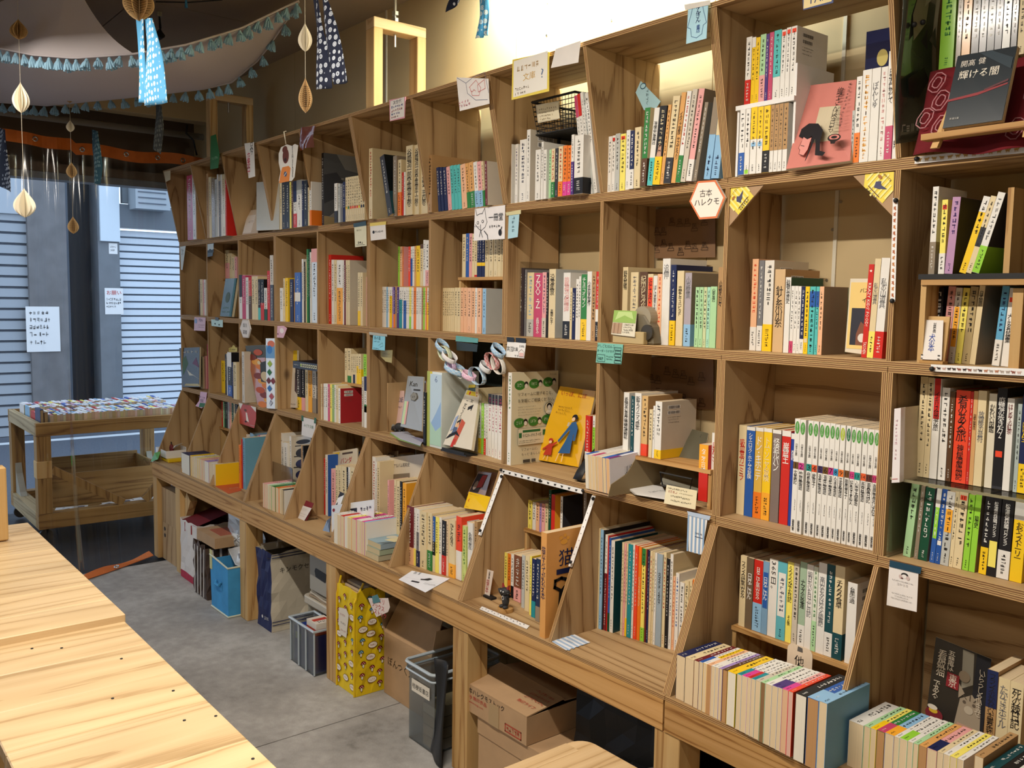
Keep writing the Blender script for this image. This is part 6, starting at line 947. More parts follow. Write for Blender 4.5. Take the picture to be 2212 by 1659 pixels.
# yellow picture book
face('B7', [(1210, 834), (1287, 845), (1249, 1009), (1155, 992)], (.125, .165), 'e6b01c', 'yellow picture book with a woman leading a child in red', [('t', 'b0402a', 'いっぽ、にほ…', .1, .88, .92, .96), ('m', '8a6a1c', .15, .73, .55, .75, False, 8), ('m', '8a6a1c', .17, .69, .52, .71, False, 7), ('m', '8a6a1c', .14, .65, .42, .67, False, 5),
     ('p', '2f5c90', [(.66, .56), (.78, .58), (.85, .5), (.82, .4), (.9, .17), (.58, .14), (.66, .3), (.7, .42)]), ('p', '2f5c90', [(.66, .54), (.72, .5), (.5, .28), (.46, .3)]), ('p', '2f5c90', [(.8, .56), (.88, .5), (.92, .34), (.86, .33), (.82, .46)]), ('e', '1d1a20', .71, .63, .075, .04), ('e', 'e8c4a0', .69, .605, .045, .026), ('p', 'b83a28', [(.25, .24), (.36, .25), (.42, .1), (.2, .08)]), ('p', 'b83a28', [(.33, .24), (.46, .29), (.47, .27), (.36, .2)]), ('p', 'b83a28', [(.25, .23), (.13, .16), (.14, .14), (.26, .19)]), ('e', 'b83a28', .28, .29, .06, .026), ('e', 'e8c4a0', .285, .265, .04, .02), ('l', 'e8c4a0', .02, [(.62, .14), (.6, .04)]), ('l', 'e8c4a0', .02, [(.74, .14), (.76, .05)]), ('l', 'e8c4a0', .015, [(.27, .08), (.25, .03)]), ('l', 'e8c4a0', .015, [(.35, .08), (.36, .03)])], .012, 'book', 'picture_book', y1=(.19, .205))
# black curved bookend on the front edge
t_ = thing('curved_bookend', 'black sheet-metal bookend curling over the shelf edge', 'bookend'); a = at(1246, 1040, 'z', ZB); q = MB()
pr = [(.0, .16, .115), (.0, .10, .10), (.0, .05, .065), (.0, .015, .03), (.0, .0, .008), (.0, .02, .001), (.0, .09, .001)]
q.grid(lambda u, v: Vector((a.x-.012+.036*u, 0, ZB))+Vector((0, pr[min(6, int(v*6))][1], pr[min(6, int(v*6))][2])), 1, 6); o = q.build('plate', M['black'], t_, smooth=True); o.modifiers.new('thick', 'SOLIDIFY').thickness = .0015
# file box with books leaning out of it
t_ = thing('file_box', 'beige card magazine file with a sloping side', 'box'); x0 = at(1345, 1068, 'z', ZB).x; q = MB()
q.prism([Vector((x0, -.075, ZB+.001)), Vector((x0, -.065, ZB+.035)), Vector((x0, .0, ZB+.06)), Vector((x0, .12, ZB+.2)), Vector((x0, .16, ZB+.215)), Vector((x0, .22, ZB+.215)), Vector((x0, .22, ZB+.001))], (.002, 0, 0)); q.build('side_panel', plain('beige_card', '8f7f60', .8), t_)
xl = x0-.105
q = MB(); q.box((xl, -.07, ZB+.001), (x0, .22, ZB+.003)); q.build('bottom_panel', M['kraft'], t_)
up = [(46, 72, 'w', 'w', 'b'), (74, 98, 'c', 'w', 0), (100, 124, 'c', 'w', 'z'), (126, 144, 'c', 'w', 0), (146, 186, 'c', 'B', 0), (190, 228, 'c', 'n', 'b'), (204, 250, 'c', 'V', 0)]
xx = xl+.003; cols = [('e2dfd8', 'e0d8c8', .012), ('dedad2', 'd8bf96', .014), ('e4e0da', 'd8bf96', .014), ('e0d4c8', 'd0b488', .011), ('dcd4c0', 'd8b48c', .018), ('2a4a88', 'd8bf96', .014), ('dcdce4', 'd8ae80', .014)]
lb = ['white-covered paperback leaning out leftmost in front of the file box', 'second paperback from the left leaning out of the file box', 'third paperback leaning out of the file box', 'fourth paperback leaning out of the file box', 'fifth paperback leaning out of the file box', 'blue-spined paperback leaning out of the file box', 'white paperback with barcode against the file box side']
for k, (cc, pg, tk) in enumerate(cols):
    o = thing('paperback', lb[k], 'book', (xx, -.072, ZB+.11), (-math.pi/2+.07, 0, 0), 'books on the plywood shelves'); h = .185; d_ = .104
    q = MB(); q.box((0, 0, 0), (tk, .0006, h)); q.box((0, 0, 0), (.0006, d_, h)); q.box((tk-.0006, 0, 0), (tk, d_, h)); q.build('cover', M['cover'], o, color=cc)
    q = MB(); q.box((.0006, .0006, .0003), (tk-.0006, d_-.0003, h-.0003)); q.build('page_block', M['pages'], o, color=pg)
    if k in (0, 2, 5, 6): q = MB(); q.box((0, -.0004, .0005), (tk, 0, .05)); q.build('paper_band', M['cover'], o, color=('2f6cc0', 0, 'c05078', 0, 0, '2f6cc0', '7a3a80')[k])
    if k == 6:
        q = MB(); put_marks(q, '33302e', .03, .075, .06, .1, Vector((tk+.0004, 0, 0)), EY, EZ, EX, True, 8); put_marks(q, '1d1a1a', .012, .03, .12, .16, Vector((tk+.0004, 0, 0)), EY, EZ, EX, False, 12); tag(q.build('cover_print', M['ink'], o), kind='stuff')
    xx += tk+.0008
face('B8', [(1477, 922), (1530, 936), (1508, 1064), (1426, 1045)], (.07, .085), '56523f', 'olive picture book with a dark figure holding a cat, on a wire stand', [('e', '2a2a22', .7, .62, .14, .1), ('p', '2a2a22', [(.5, .5), (.9, .5), (.95, .2), (.55, .2)]), ('e', '77735c', .7, .58, .08, .06), ('p', '24241d', [(.2, .5), (.45, .55), (.5, .4), (.35, .3), (.3, .25), (.2, .3)]), ('e', '24241d', .3, .5, .1, .07), ('m', '2a2a22', .75, .75, .8, .95, True, 8), ('m', '2a2a22', .2, .08, .8, .14, False, 5)], .006, 'book', 'picture_book', y1=(.175, .19))
t_ = thing('wire_stand', 'black wire easel stand in the file box cubby', 'stand'); q = MB(); W4 = [at(1431, 1048, 'y', .05), at(1426, 1020, 'y', .04), at(1495, 1035, 'y', .04), at(1490, 1060, 'y', .05)]
q.tube(W4+[W4[0]], .0025, 6); q.tube([W4[0], Vector((W4[0].x-.02, .15, ZB+.003))], .0025, 6); q.tube([W4[3], Vector((W4[3].x-.02, .15, ZB+.003))], .0025, 6); q.build('wire', M['black'], t_)
for k in range(4):
    dx = (-2, 2, 0, 3)[k]; pts = [(1352+dx, 1054), (1425+dx, 1048), (1436+dx, 1068), (1440+dx, 1080), (1372+dx, 1069)]
    lying(pts, ZB+.001+k*.0032, ('c4c0b8', 'd8d4cc', 'cac6c0', 'e2e0dc')[k], ('lowest sheet', 'second sheet', 'third sheet', 'topmost sheet')[k]+' of the stack of pale pamphlets beside the file box', [('m', 'a9a8a8', .1, .5, .8, .6, False, 9)] if k == 3 else [], 'pamphlet', 'pamphlet', .0028)
face('B8', [(1440, 1047), (1506, 1060), (1502, 1101), (1434, 1087)], (-.012, -.012), 'ded0a8', 'cream handwritten price card at the shelf edge', [('m', '4a4434', .05, .8, .7, .9, False, 12), ('m', 'b07a6a', .08, .62, .4, .76, False, 4), ('m', '6a6450', .45, .66, .9, .72, False, 10), ('m', '6a6450', .2, .42, .85, .52, False, 12), ('m', '6a6450', .2, .2, .9, .3, False, 12)], .001, 'card', 'price_card', y1=-.002)
# back sheets of brown paper with ink stamps
for nm, px, lab in (('A', [(1415, 452), (1545, 448), (1545, 556), (1415, 558)], 'second-row'), ('B', [(1402, 772), (1541, 776), (1541, 885), (1402, 880)], 'third-row')):
    it = []; rnd = random.Random(9)
    for k in range(14):
        x, y = .05+.13*(k % 7)+rnd.uniform(-.02, .02), .2+.4*(k//7)+rnd.uniform(-.1, .12); s = .05; c = '3a2c22'
        it += [('l', c, .008, [(x-s, y-s), (x+s, y-s), (x+s, y), (x-s*.8, y), (x-s, y-s)]), ('l', c, .008, [(x-s*.6, y), (x-s*.6, y+s*1.8), (x+s*.4, y+s*1.8), (x+s*.6, y)]), ('m', c, x-s*.5, y+.01, x+s*.3, y+s*1.6, False, 2)]
    th = card(px, YW-.012, '7d5f44', 'brown wrapping paper with ink stamps behind the %s books' % lab, it, 'backing_paper', 'paper')
# tape dispenser with photo card
t_ = thing('tape_dispenser', 'grey desk tape dispenser holding a green photo card', 'dispenser'); a, b2 = at(1305, 741, 'z', ZA), at(1386, 745, 'z', ZA); y0 = .005; w = b2.x-a.x
a.x = max(a.x, 8*W_+.022)
q = MB(); q.prism([Vector((a.x, y0, ZA)), Vector((a.x+w, y0, ZA)), Vector((a.x+w, y0, ZA+.036)), Vector((a.x, y0, ZA+.036))], (0, .02, 0)); bevel(q.build('front_block', plain('pale_birch', 'b8a274', .5), t_), .002)
q = MB(); q.prism([Vector((a.x+.02, y0+.02, ZA)), Vector((a.x+w+.02, y0+.02, ZA)), Vector((a.x+w+.01, y0+.02, ZA+.05)), Vector((a.x+w-.02, y0+.02, ZA+.085)), Vector((a.x+w-.05, y0+.02, ZA+.085)), Vector((a.x+.05, y0+.02, ZA+.05))], (0, .05, 0)); bevel(q.build('body', plain('grey_plastic_body', '6f6653', .5), t_), .004)
q = MB(); q.tube([Vector((a.x+w+.0, y0+.012, ZA+.035)), Vector((a.x+w+.0, y0+.02, ZA+.035))], .022, 20); q.build('hub', plain('dark_hub', '3a362f', .5), t_)
q = MB(); q.tube([Vector((a.x+w*.75, y0+.025, ZA+.075)), Vector((a.x+w*.75, y0+.065, ZA+.075))], .034, 24); q.build('tape_roll', plain('tape_roll_beige', '9a8f78', .4), t_)
face('A8', [(1327, 670), (1376, 672), (1371, 728), (1320, 722)], (.0, .0), 'd4cdb8', 'photo card of a meadow on the tape dispenser', [('r', '8fb05a', 0, .5, 1, 1), ('p', 'b4cc84', [(.1, .6), (.5, .8), (.9, .65), (.8, .95), (.2, .95)]), ('r', 'a88a70', .02, .05, .44, .48), ('r', '8a6c54', .1, .05, .14, .48), ('r', '8a6c54', .28, .05, .31, .48), ('m', '3a3630', .52, .38, .95, .45, False, 7), ('m', '3a3630', .52, .28, .9, .35, False, 6), ('m', '3a3630', .52, .18, .95, .25, False, 7), ('m', '3a3630', .52, .08, .8, .15, False, 5)], .001, 'card', 'photo_card', y1=.02)
# white rack for the upper level of the pink-book cubby
z2 = RK[0]; xa, xb = xpx(1600, .0, z2)-.006, xpx(1722, .0, z2)
t_ = thing('white_rack', 'white steel rack holding the upper level of books', 'rack'); q = MB(); q.box((xa, -.012, z2-.012), (xb, .15, z2-.001)); q.build('rack_shelf', M['white'], t_)
for x in (xa, xb-.006): q = MB(); q.box((x, -.004, ZT), (x+.006, .15, z2-.012)); q.build('rack_side', M['white'], t_)
q = MB(); q.box((xb-.006, -.004, z2-.001), (xb, .15, z2+.075)); q.build('rack_end', M['white'], t_)
# black basket in the top row
t_ = thing('black_basket', 'black mesh basket with a handwritten card, raised in the top row', 'basket'); A = [at(1153, 222, 'y', .02), at(1222, 212, 'y', .02), at(1236, 284, 'y', .02), at(1160, 292, 'y', .02)]
zb0, zb1 = A[3].z, A[0].z; xa, xb = A[0].x, A[1].x+.05
wirem = plain('black_basket_plastic', '141416', .5)
q = MB()
q.box((xa+.012, .02, zb0), (xb-.012, .215, zb0+.003)); q.build('basket_floor', wirem, t_)
for nm, a0, a1 in (('front', (xa, .012), (xb, .012)), ('back', (xa, .222), (xb, .222)), ('left', (xa, .012), (xa, .222)), ('right', (xb, .012), (xb, .222))):
    q = MB(); a0, a1 = Vector((*a0, 0)), Vector((*a1, 0)); n = 14 if nm in ('front', 'back') else 16; c = Vector(((xa+xb)/2, .117, 0))
    for k in range(n+1):
        p = a0+(a1-a0)*k/n; pb = c+(p-c)*.86; q.tube([Vector((pb.x, pb.y, zb0)), Vector((p.x, p.y, zb1))], .0011, 4)
    for k in range(8):
        f = k/7; s = .86+.14*f; p0, p1 = c+(a0-c)*s, c+(a1-c)*s; z = zb0+(zb1-zb0)*f; q.tube([Vector((p0.x, p0.y, z)), Vector((p1.x, p1.y, z))], .0014 if k < 7 else .004, 4)
    tag(q.build('mesh_side', wirem, t_), kind='stuff')
zt_ = max((b.loc.z+b.h for b in BOOKS if b.cell == 'top cubby with the black basket' and not b.ln and b.i > 2))
q = MB()
for x in (xa+.03, xb-.03): q.box((x-.004, .10, ZT), (x+.004, .108, zb0))
q.build('basket_leg', wirem, t_)
face('T7', [(1157, 227), (1208, 218), (1206, 257), (1162, 266)], (.004, .004), 'd0c4a8', 'handwritten cream card clipped to the black basket', [('r', 'e2d8bc', .06, .08, .94, .92)]+[('m', '8a7858', .12, .66-.18*k, .88-.1*k, .76-.18*k, False, 9-k) for k in range(4)], .0012, 'card', 'price_card', y1=.0)
# easel with dark book, bandana, hanging poster
t_ = thing('small_easel', 'small pine easel holding the dark paperback', 'easel'); a, b2 = at(2000, 293, 'y', -.055), at(2216, 258, 'y', -.03)
pn = M['pine_x']
q = MB(); q.hexa([(a.x, -.075, a.z-.012), (b2.x+.02, -.075, a.z-.012), (b2.x+.02, -.045, a.z-.012), (a.x, -.045, a.z-.012), (a.x, -.075, a.z), (b2.x+.02, -.075, a.z), (b2.x+.02, -.045, a.z), (a.x, -.045, a.z)]); q.build('ledge', pn, t_)
for x0, x1 in ((a.x+.055, a.x+.025), (a.x+.185, a.x+.20)):
    q = MB(); q.hexa([(x1-.007, -.07, ZT), (x1+.007, -.07, ZT), (x1+.007, -.058, ZT), (x1-.007, -.058, ZT), (x0-.007, .01, a.z+.16), (x0+.007, .01, a.z+.16), (x0+.007, .022, a.z+.16), (x0-.007, .022, a.z+.16)]); q.build('leg', M['pine_z'], t_)
face('T10', [(2069, 121), (2197, 99), (2164, 259), (2036, 277)], (-.066, -.066), '15232c', 'dark blue paperback with a red streak displayed on the easel', [('t', 'd8d0c4', '開高', .1, .82, .34, .92), ('t', 'd8d0c4', '健', .4, .83, .52, .92), ('t', 'e6dece', '輝ける闇', .1, .62, .78, .8), ('p', '8a2a30', [(.0, .36), (.5, .4), (.98, .5), (.98, .52), (.5, .44), (0, .39)]), ('p', '24343e', [(.4, .98), (.98, .7), (.98, .85), (.6, .99)]), ('p', '5a2a30', [(.6, .45), (.98, .54), (.98, .57), (.6, .47)]), ('t', 'b4b0a8', '新潮文庫', .1, .1, .26, .13)], .014, 'book', 'displayed_paperback', y1=(-.03, -.03))
t_ = thing('red_bandana', 'dark red paisley bandana draped behind the easel', 'cloth'); q = MB(); C4 = [at(2010, 156, 'y', .045), at(2260, 120, 'y', .045), at(2260, 320, 'y', -.02), at(1972, 336, 'y', -.03)]
q.grid(lambda u, v: (C4[0]*(1-u)+C4[1]*u)*(1-v)+(C4[3]*(1-u)+C4[2]*u)*v+Vector((0, .010*math.sin(11*u+3*v)*(.3+v)*.6, .004*math.sin(9*u))), 30, 14)
o = q.build('cloth', plain('dark_red_cotton', '6a0f18', .9, noise=.15), t_, smooth=True); o.modifiers.new('thick', 'SOLIDIFY').thickness = .0008
q = MB(); U, V = (C4[1]-C4[0]), (C4[0]-C4[3]); rnd = random.Random(2)
nn = U.cross(V).normalized()
for (u, v) in ((.1, .82), (.16, .6), (.06, .4), (.86, .6), (.9, .35), (.78, .2), (.2, .3)):
    O = C4[3]+(C4[2]-C4[3])*u+V*v+nn*.012
    for s in (1.0, .55): 
        for seg in stroke([(s*.016*math.cos(a)*(1+.3*math.sin(2*a)), s*.024*math.sin(a)) for a in [k*math.pi/5 for k in range(11)]], .0022): put_poly(q, seg, 'b07a80', O, U.normalized(), V.normalized(), nn, .0004)
tag(q.build('paisley_print', M['ink'], t_), kind='stuff')
t_ = thing('hanging_poster', 'grey-green clear-wrapped poster pinned to the divider', 'poster'); xp = 10*W_+.009; q = MB()
p0, p1, p2, p3 = at(1946, -60, 'x', xp), at(2030, -60, 'x', xp), at(2010, 300, 'x', xp), at(1928, 312, 'x', xp)
q.grid(lambda u, v: (p0*(1-u)+p1*u)*(1-v)+(p3*(1-u)+p2*u)*v+Vector((.004+.004*math.sin(7*v+2*u), 0, 0)), 8, 20); o = q.build('sheet', plain('poster_grey_green', '43493f', .25, 0, .5, noise=.35, nscale=9, coat=.6), t_, smooth=True); o.modifiers.new('thick', 'SOLIDIFY').thickness = .0008
q = MB(); U, V = (p2-p3), (p0-p3); nn = Vector((1, 0, 0))
art(q, [('p', '8a8574', [(.3, .6), (.6, .7), (.7, .95), (.4, .9), (.25, .75)]), ('p', 'a49f90', [(.55, .8), (.75, .85), (.8, .98), (.6, .95)]), ('p', '1c1e1a', [(.2, .38), (.6, .44), (.75, .36), (.5, .26), (.25, .28)]), ('p', '6a6a58', [(.7, .6), (.9, .55), (.85, .68)]), ('m', 'b9c0b8', .1, .06, .9, .11, False, 7)], p3, U.normalized(), V.normalized(), nn, U.length, V.length, .0095, .0003); tag(q.build('print', M['ink'], t_), kind='stuff')
for px, py in ((1975, 53), (1994, 48)): q = MB(); q.ball(at(px, py, 'x', xp+.014), .006, 10); q.build('pin_head', M['black'], t_, smooth=True)
# right-end cubby: black cloth box with inner shelf, wooden side, sign
z2 = ZX; xa = xpx(1985, .0, z2)
t_ = thing('book_riser_box', 'wooden box topped with black cloth carrying the upper books', 'box'); q = MB(); q.box((xa, -.002, z2-.012), (11*W_-.02, .215, z2-.001)); q.build('cloth_top', M['black'], t_)
q = MB(); q.box((xa+.006, -.001, z2-.024), (11*W_-.022, .21, z2-.0125)); q.build('top_board', M['pine_x'], t_); q = MB(); q.box((xa+.004, .004, ZA), (xa+.016, .21, z2-.0245)); q.build('side_board', M['pine_z'], t_)
a = at(2168, 590, 'z', z2).x; q = MB(); x2 = xpx(2166, .03, z2); q.box((x2, .03, z2), (x2+.012, .2, z2+.17)); tag(q.build('wooden_bookend', M['pine_z']), 'brown wooden bookend board on the black cloth box', 'bookend')
x2 = xpx(2182, .03, ZA); q = MB(); q.box((x2, .02, ZA), (x2+.02, .2, z2-.03)); tag(q.build('wooden_bookend', M['pine_z']), 'brown wooden block at the end of the dog books', 'bookend')
t_ = thing('sign_holder', 'small wooden stand with a dog-book title card', 'sign'); a = at(1984, 784, 'z', ZA); xa = xpx(1985, .0, ZA); xb = xpx(2036, .0, ZA); q = MB(); q.box((xa, .0, ZA), (xb, .022, ZA+.006)); q.build('foot', M['pine_x'], t_); q = MB(); q.hexa([(xa, .008, ZA+.006), (xb, .008, ZA+.006), (xb, .014, ZA+.006), (xa, .014, ZA+.006), (xa, .02, ZA+.1), (xb, .02, ZA+.1), (xb, .026, ZA+.1), (xa, .026, ZA+.1)]); q.build('back_plate', M['pine_z'], t_)
face('A10', [(1997, 691), (2038, 692), (2034, 778), (1989, 776)], (.003, .003), 'e8e2dc', 'white title card with blue lettering on the wooden stand', [('t', '3a3a40', '対談企画', .5, .68, .66, .94, 1), ('t', '2f4aa0', '犬の本', .34, .2, .66, .66, 1), ('r', '3a3634', .0, .1, .1, .13), ('r', '3a3634', .88, .1, 1, .13), ('r', '3a3634', .0, .02, .1, .04), ('r', '3a3634', .88, .02, 1, .04)], .0012, 'sign', 'title_card', y1=.012)
# acrylic shelf in the right-end third row
xa = 10*W_+.02; q = MB(); q.box((xa, .0, ZAC-.006), (11*W_-.016, .22, ZAC-.001)); t_ = thing('acrylic_shelf', 'clear acrylic shelf dividing the right-end cubby', 'shelf'); q.build('acrylic_sheet', M['clear'], t_)
q = MB(); q.box((xa, -.002, ZAC-.0065), (11*W_-.016, .0, ZAC-.0005)); q.build('acrylic_edge', plain('acrylic_edge', '8a8468', .2, coat=.5), t_)
for x in (xa, 11*W_-.022): q = MB(); q.box((x, .0, ZB), (x+.005, .22, ZAC-.007)); q.build('acrylic_leg', M['clear'], t_)
t_ = face('B10', [(1932, 883), (1946, 881), (1943, 1042), (1926, 1043)], (-.02, -.02), 'e6e0e0', 'white-spined book standing in front of the right-end divider', [('m', 'd0a0b0', .3, .5, .6, .85, True, 7), ('m', 'c08a94', .35, .3, .6, .45, True, 3), ('l', 'c05a5a', .08, [(.1, .05), (.9, .05)])], .12, 'book', 'hardcover', y1=(-.02, -.02))[0]
# ------------------------------------------------------------------- bottom bins
# street-end bin: white folded box with red ball button on a yellow pack, green card
a = at(345, 992, 'z', ZD); b2 = at(392, 992, 'z', ZD); t_ = thing('yellow_packet', 'yellow envelope lying in the street-end bin', 'packet'); q = MB(); q.box((a.x-.05, a.y, ZD), (a.x+.16, a.y+.11, ZD+.022)); bevel(q.build('packet', M['cover'], t_, color='e0bc1c'), .004)
t_ = thing('white_paper_box', 'open white paper box with a dark red button', 'box'); z = ZD+.0225; q = MB(); x0, y0 = a.x-.06, a.y-.004; w, d_ = .19, .12
for bx in (((x0, y0, z), (x0+w, y0+.002, z+.045)), ((x0, y0+d_, z), (x0+w, y0+d_+.002, z+.06)), ((x0, y0, z), (x0+.002, y0+d_, z+.045)), ((x0+w, y0, z), (x0+w+.002, y0+d_, z+.045)), ((x0, y0, z), (x0+w, y0+d_, z+.002))): q.box(*bx)
q.build('box_tray', M['white'], t_); q = MB(); q.prism([(x0+.11, y0+.05, z+.05), (x0+.14, y0+.06, z+.05), (x0+.19, y0+.06, z+.075), (x0+.16, y0+.11, z+.08), (x0+.12, y0+.11, z+.07)], (0, 0, .002)); q.build('folded_flap', M['white'], t_)
q = MB(); q.ball((x0+.11, y0+.06, z+.045), .028, 14, sc=(1, .4, 1)); q.build('red_button', plain('dark_red_button', '6a1c20', .5), t_, smooth=True)
q = MB(); q.tube([(x0+.10, y0+.06, z+.07), (x0+.10, y0+.06, z+.085), (x0+.115, y0+.06, z+.085), (x0+.115, y0+.06, z+.07)], .002, 6); q.build('dark_loop', M['black'], t_)
c4 = [(327, 992), (343, 976), (341, 988), (330, 1000)]; face('D0', [(334, 978), (347, 975), (341, 992), (325, 998)], -.185, '58b04a', 'green folded card at the street corner of the base', [], .001, 'card', 'folded_card', y1=-.16)
lying([(464, 1050), (521, 1043), (521, 1060), (494, 1067)], ZD, 'c0503a', 'red flyer lying under the pocket books', [('m', 'd8a890', .3, .45, .7, .6, False, 6)])
# bookends
def acrylic_end(px, py, wpx, hpx, y, lab, mat):
    a = at(px, py, 'z', ZD); x0, x1 = xpx(px, y, ZD), xpx(px+wpx, y, ZD)
    t_ = thing('acrylic_bookend', lab, 'bookend'); q = MB(); n = 8; h = hpx
    P = [Vector((x0, y, ZD)), Vector((x1, y, ZD))]+[Vector((x1-.012+.012*math.cos(a_), y, ZD+h-.012+.012*math.sin(a_))) for a_ in [k*math.pi/2/n for k in range(n+1)]]+[Vector((x0+.012-.012*math.sin(a_), y, ZD+h-.012+.012*math.cos(a_))) for a_ in [k*math.pi/2/n for k in range(n+1)]]
    q.prism(P, (0, .003, 0)); q.build('plate', mat, t_); q = MB(); q.box((x0, y, ZD-.0002), (x1, y+.08, ZD+.0012)); q.build('foot', mat, t_); return t_
acrylic_end(580, 1085, 52, .185, -.028, 'smoky clear bookend behind the pocket books', film('smoky_plastic', (.5, .5, .5), .12, .15))
t_ = thing('slotted_bookend', 'grey metal bookend with slots at the pocket books', 'bookend'); x0 = at(792, 1200, 'z', ZD).x; a = at(790, 1198, 'z', ZD); gm = plain('grey_painted_steel', '7c7d80', .4)
ys = [a.y, a.y+.15]; N_ = 7
def hh(y): f = (y-ys[0])/(ys[1]-ys[0]); return .115*math.sqrt(max(.0, 1-(max(0, f-.45)/.55)**2.2))+.0
for k in range(N_+1):
    y0 = ys[0]+(ys[1]-ys[0])*k/N_; q = MB(); z1 = hh(min(y0+.004, ys[1]-.004)); q.box((x0, y0, ZD), (x0+.0016, y0+.007, ZD+max(.02, z1))); q.build('bar', gm, t_)
q = MB()
for k in range(14):
    y0, y1 = ys[0]+(ys[1]-ys[0])*k/14, ys[0]+(ys[1]-ys[0])*(k+1)/14; h0, h1 = max(.02, hh(y0)), max(.02, hh(min(y1, ys[1]-.001)))
    q.hexa([(x0, y0, ZD+h0-.012), (x0+.0016, y0, ZD+h0-.012), (x0+.0016, y1, ZD+h1-.012), (x0, y1, ZD+h1-.012), (x0, y0, ZD+h0+.004), (x0+.0016, y0, ZD+h0+.004), (x0+.0016, y1, ZD+h1+.004), (x0, y1, ZD+h1+.004)])
q.build('rim', gm, t_); q = MB(); q.box((x0-.05, ys[0], ZD-.0003), (x0+.0016, ys[1], ZD+.001)); q.build('foot', gm, t_)
for k in range(3):
    a = at(793, 1205, 'z', ZD); t_ = thing('paperback', ('lowest', 'middle', 'topmost')[k]+' of the paperbacks lying flat beside the slotted bookend', 'book', (x0+.006+.002*k, ys[0]-.012+.004*k, ZD+.001+k*.0225), (0, 0, 0), 'books on the plywood shelves')
    c = ('a8a48c', '9aa890', '8fa4b0')[k]; q = MB(); q.box((0, 0, 0), (.098, .15, .0006)); q.box((0, 0, .021), (.098, .15, .0216)); q.box((.0974, 0, 0), (.098, .15, .0216)); q.build('cover', M['cover'], t_, color=c); q = MB(); q.box((.0005, .0005, .0007), (.097, .1495, .0209)); q.build('page_block', M['pages'], t_, color='c4b490')
    if k == 2: q = MB(); art(q, [('r', '8fa8b4', 0, 0, 1, 1), ('p', 'd0c8a0', [(.5, .3), (1, .4), (1, .9), (.4, .8)]), ('p', '5a6a70', [(.7, .0), (1, .1), (1, .4), (.8, .3)]), ('e', 'c8c4b0', .3, .6, .2, .15)], Vector((0, 0, .0217)), EX, EY, EZ, .098, .15, .0002, .0002); q.build('cover_print', M['ink'], t_)
face('D5f', [(716, 1092), (808, 1079), (806, 1160), (716, 1168)], -.098, 'e0e4e8', 'white notched display board behind the pocket books', [('r', '1d1d30', .3, .66, .62, .84), ('m', 'e0e4e8', .32, .7, .6, .8, False, 8), ('e', '8a1c2a', .06, .86, .03, .05), ('m', '3a3a50', .7, .72, .96, .84, False, 4)], .003, 'board', 'display_board', y1=-.09)
# panda magazine and friends: faced-out sheets behind
face('D4', [(709, 978), (772, 968), (770, 1100), (709, 1105)], .06, 'cfc2a8', 'magazine cover with red title standing in the panda bin', [('p', 'd8b82a', [(.02, .98), (.42, .98), (.3, .88), (.02, .9)]), ('r', '4a3a30', .5, .93, .85, .96), ('t', 'b02a3a', 'パンダ', .35, .78, .92, .88), ('e', '7a3a1c', .17, .84, .1, .05), ('t', 'b02a3a', 'ス', .1, .58, .35, .72), ('m', '6a5a48', .45, .66, .9, .7, False, 9)], .006, 'magazine', 'display_magazine', y1=.07)
face('D5b', [(812, 992), (916, 980), (916, 1096), (812, 1098)], .06, 'cdbfa6', 'large cream album with a small brown photo, standing in the bin', [('t', '2a2c40', '私とメガネのアルバム昭和史', .1, .78, .72, .87), ('r', '7a6a54', .28, .4, .72, .66), ('r', '5a4436', .3, .42, .7, .54), ('e', 'c04a5a', .5, .42, .1, .03)], .012, 'book', 'picture_book', y1=.07)
face('D5c', [(807, 985), (858, 974), (858, 1000), (808, 1004)], .085, '3c2c22', 'dark brown picture book behind the large album', [('e', '1d1410', .5, .45, .16, .3)], .006, 'book', 'picture_book', y1=.09)
face('D2', [(569, 999), (592, 998), (592, 1050), (569, 1053)], .02, 'e2dcdc', 'white book cover with a magenta frame', [('r', 'a8326a', 0, 0, 1, 1), ('r', 'e6e2e4', .12, .05, .9, .94), ('m', '3a2a40', .5, .7, .85, .8, False, 3)], .008, 'book', 'picture_book', y1=.03)
face('D3', [(634, 945), (672, 940), (672, 1036), (634, 1042)], .03, 'bdb3a0', 'pale book cover with dark hats printed in a column', [('e', '1d1a22', .55, .88, .4, .05), ('r', '2a2420', .1, .79, .6, .81), ('e', '1d1a22', .5, .64, .36, .1), ('r', '2a2420', .05, .56, .8, .58), ('e', '24264a', .5, .4, .36, .1), ('r', '2a2420', .0, .32, .8, .34), ('e', '24264a', .5, .16, .36, .1)], .01, 'book', 'picture_book', y1=.04)
# leaning black and white pack in the panda bin
face('D4p', [(735, 1062), (744, 1066), (733, 1098), (722, 1096)], -.03, 'd6d0c4', 'black and white packet leaning at the bin divider', [('p', '1d1c24', [(.0, .6), (1, .9), (1, 1), (0, 1)]), ('p', '1d1c24', [(.0, .05), (.6, .1), (.3, .4)])], .01, 'packet', 'leaning_packet', y1=-.015)
face('D4q', [(706, 1124), (714, 1118), (712, 1150), (697, 1146)], -.165, '24222c', 'dark folded flyer leaning at the display board', [], .002, 'flyer', 'folded_flyer', y1=-.15)
t_ = thing('card_easel', 'red-backed card stand with white shop card', 'stand'); a = at(650, 1120, 'z', ZD); q = MB(); q.prism([(a.x-.02, a.y+.0, ZD), (a.x+.055, a.y+.0, ZD), (a.x+.055, a.y+.035, ZD+.075), (a.x-.02, a.y+.035, ZD+.075)], (0, .002, 0)); q.build('back', plain('red_card', '7a2430', .6), t_)
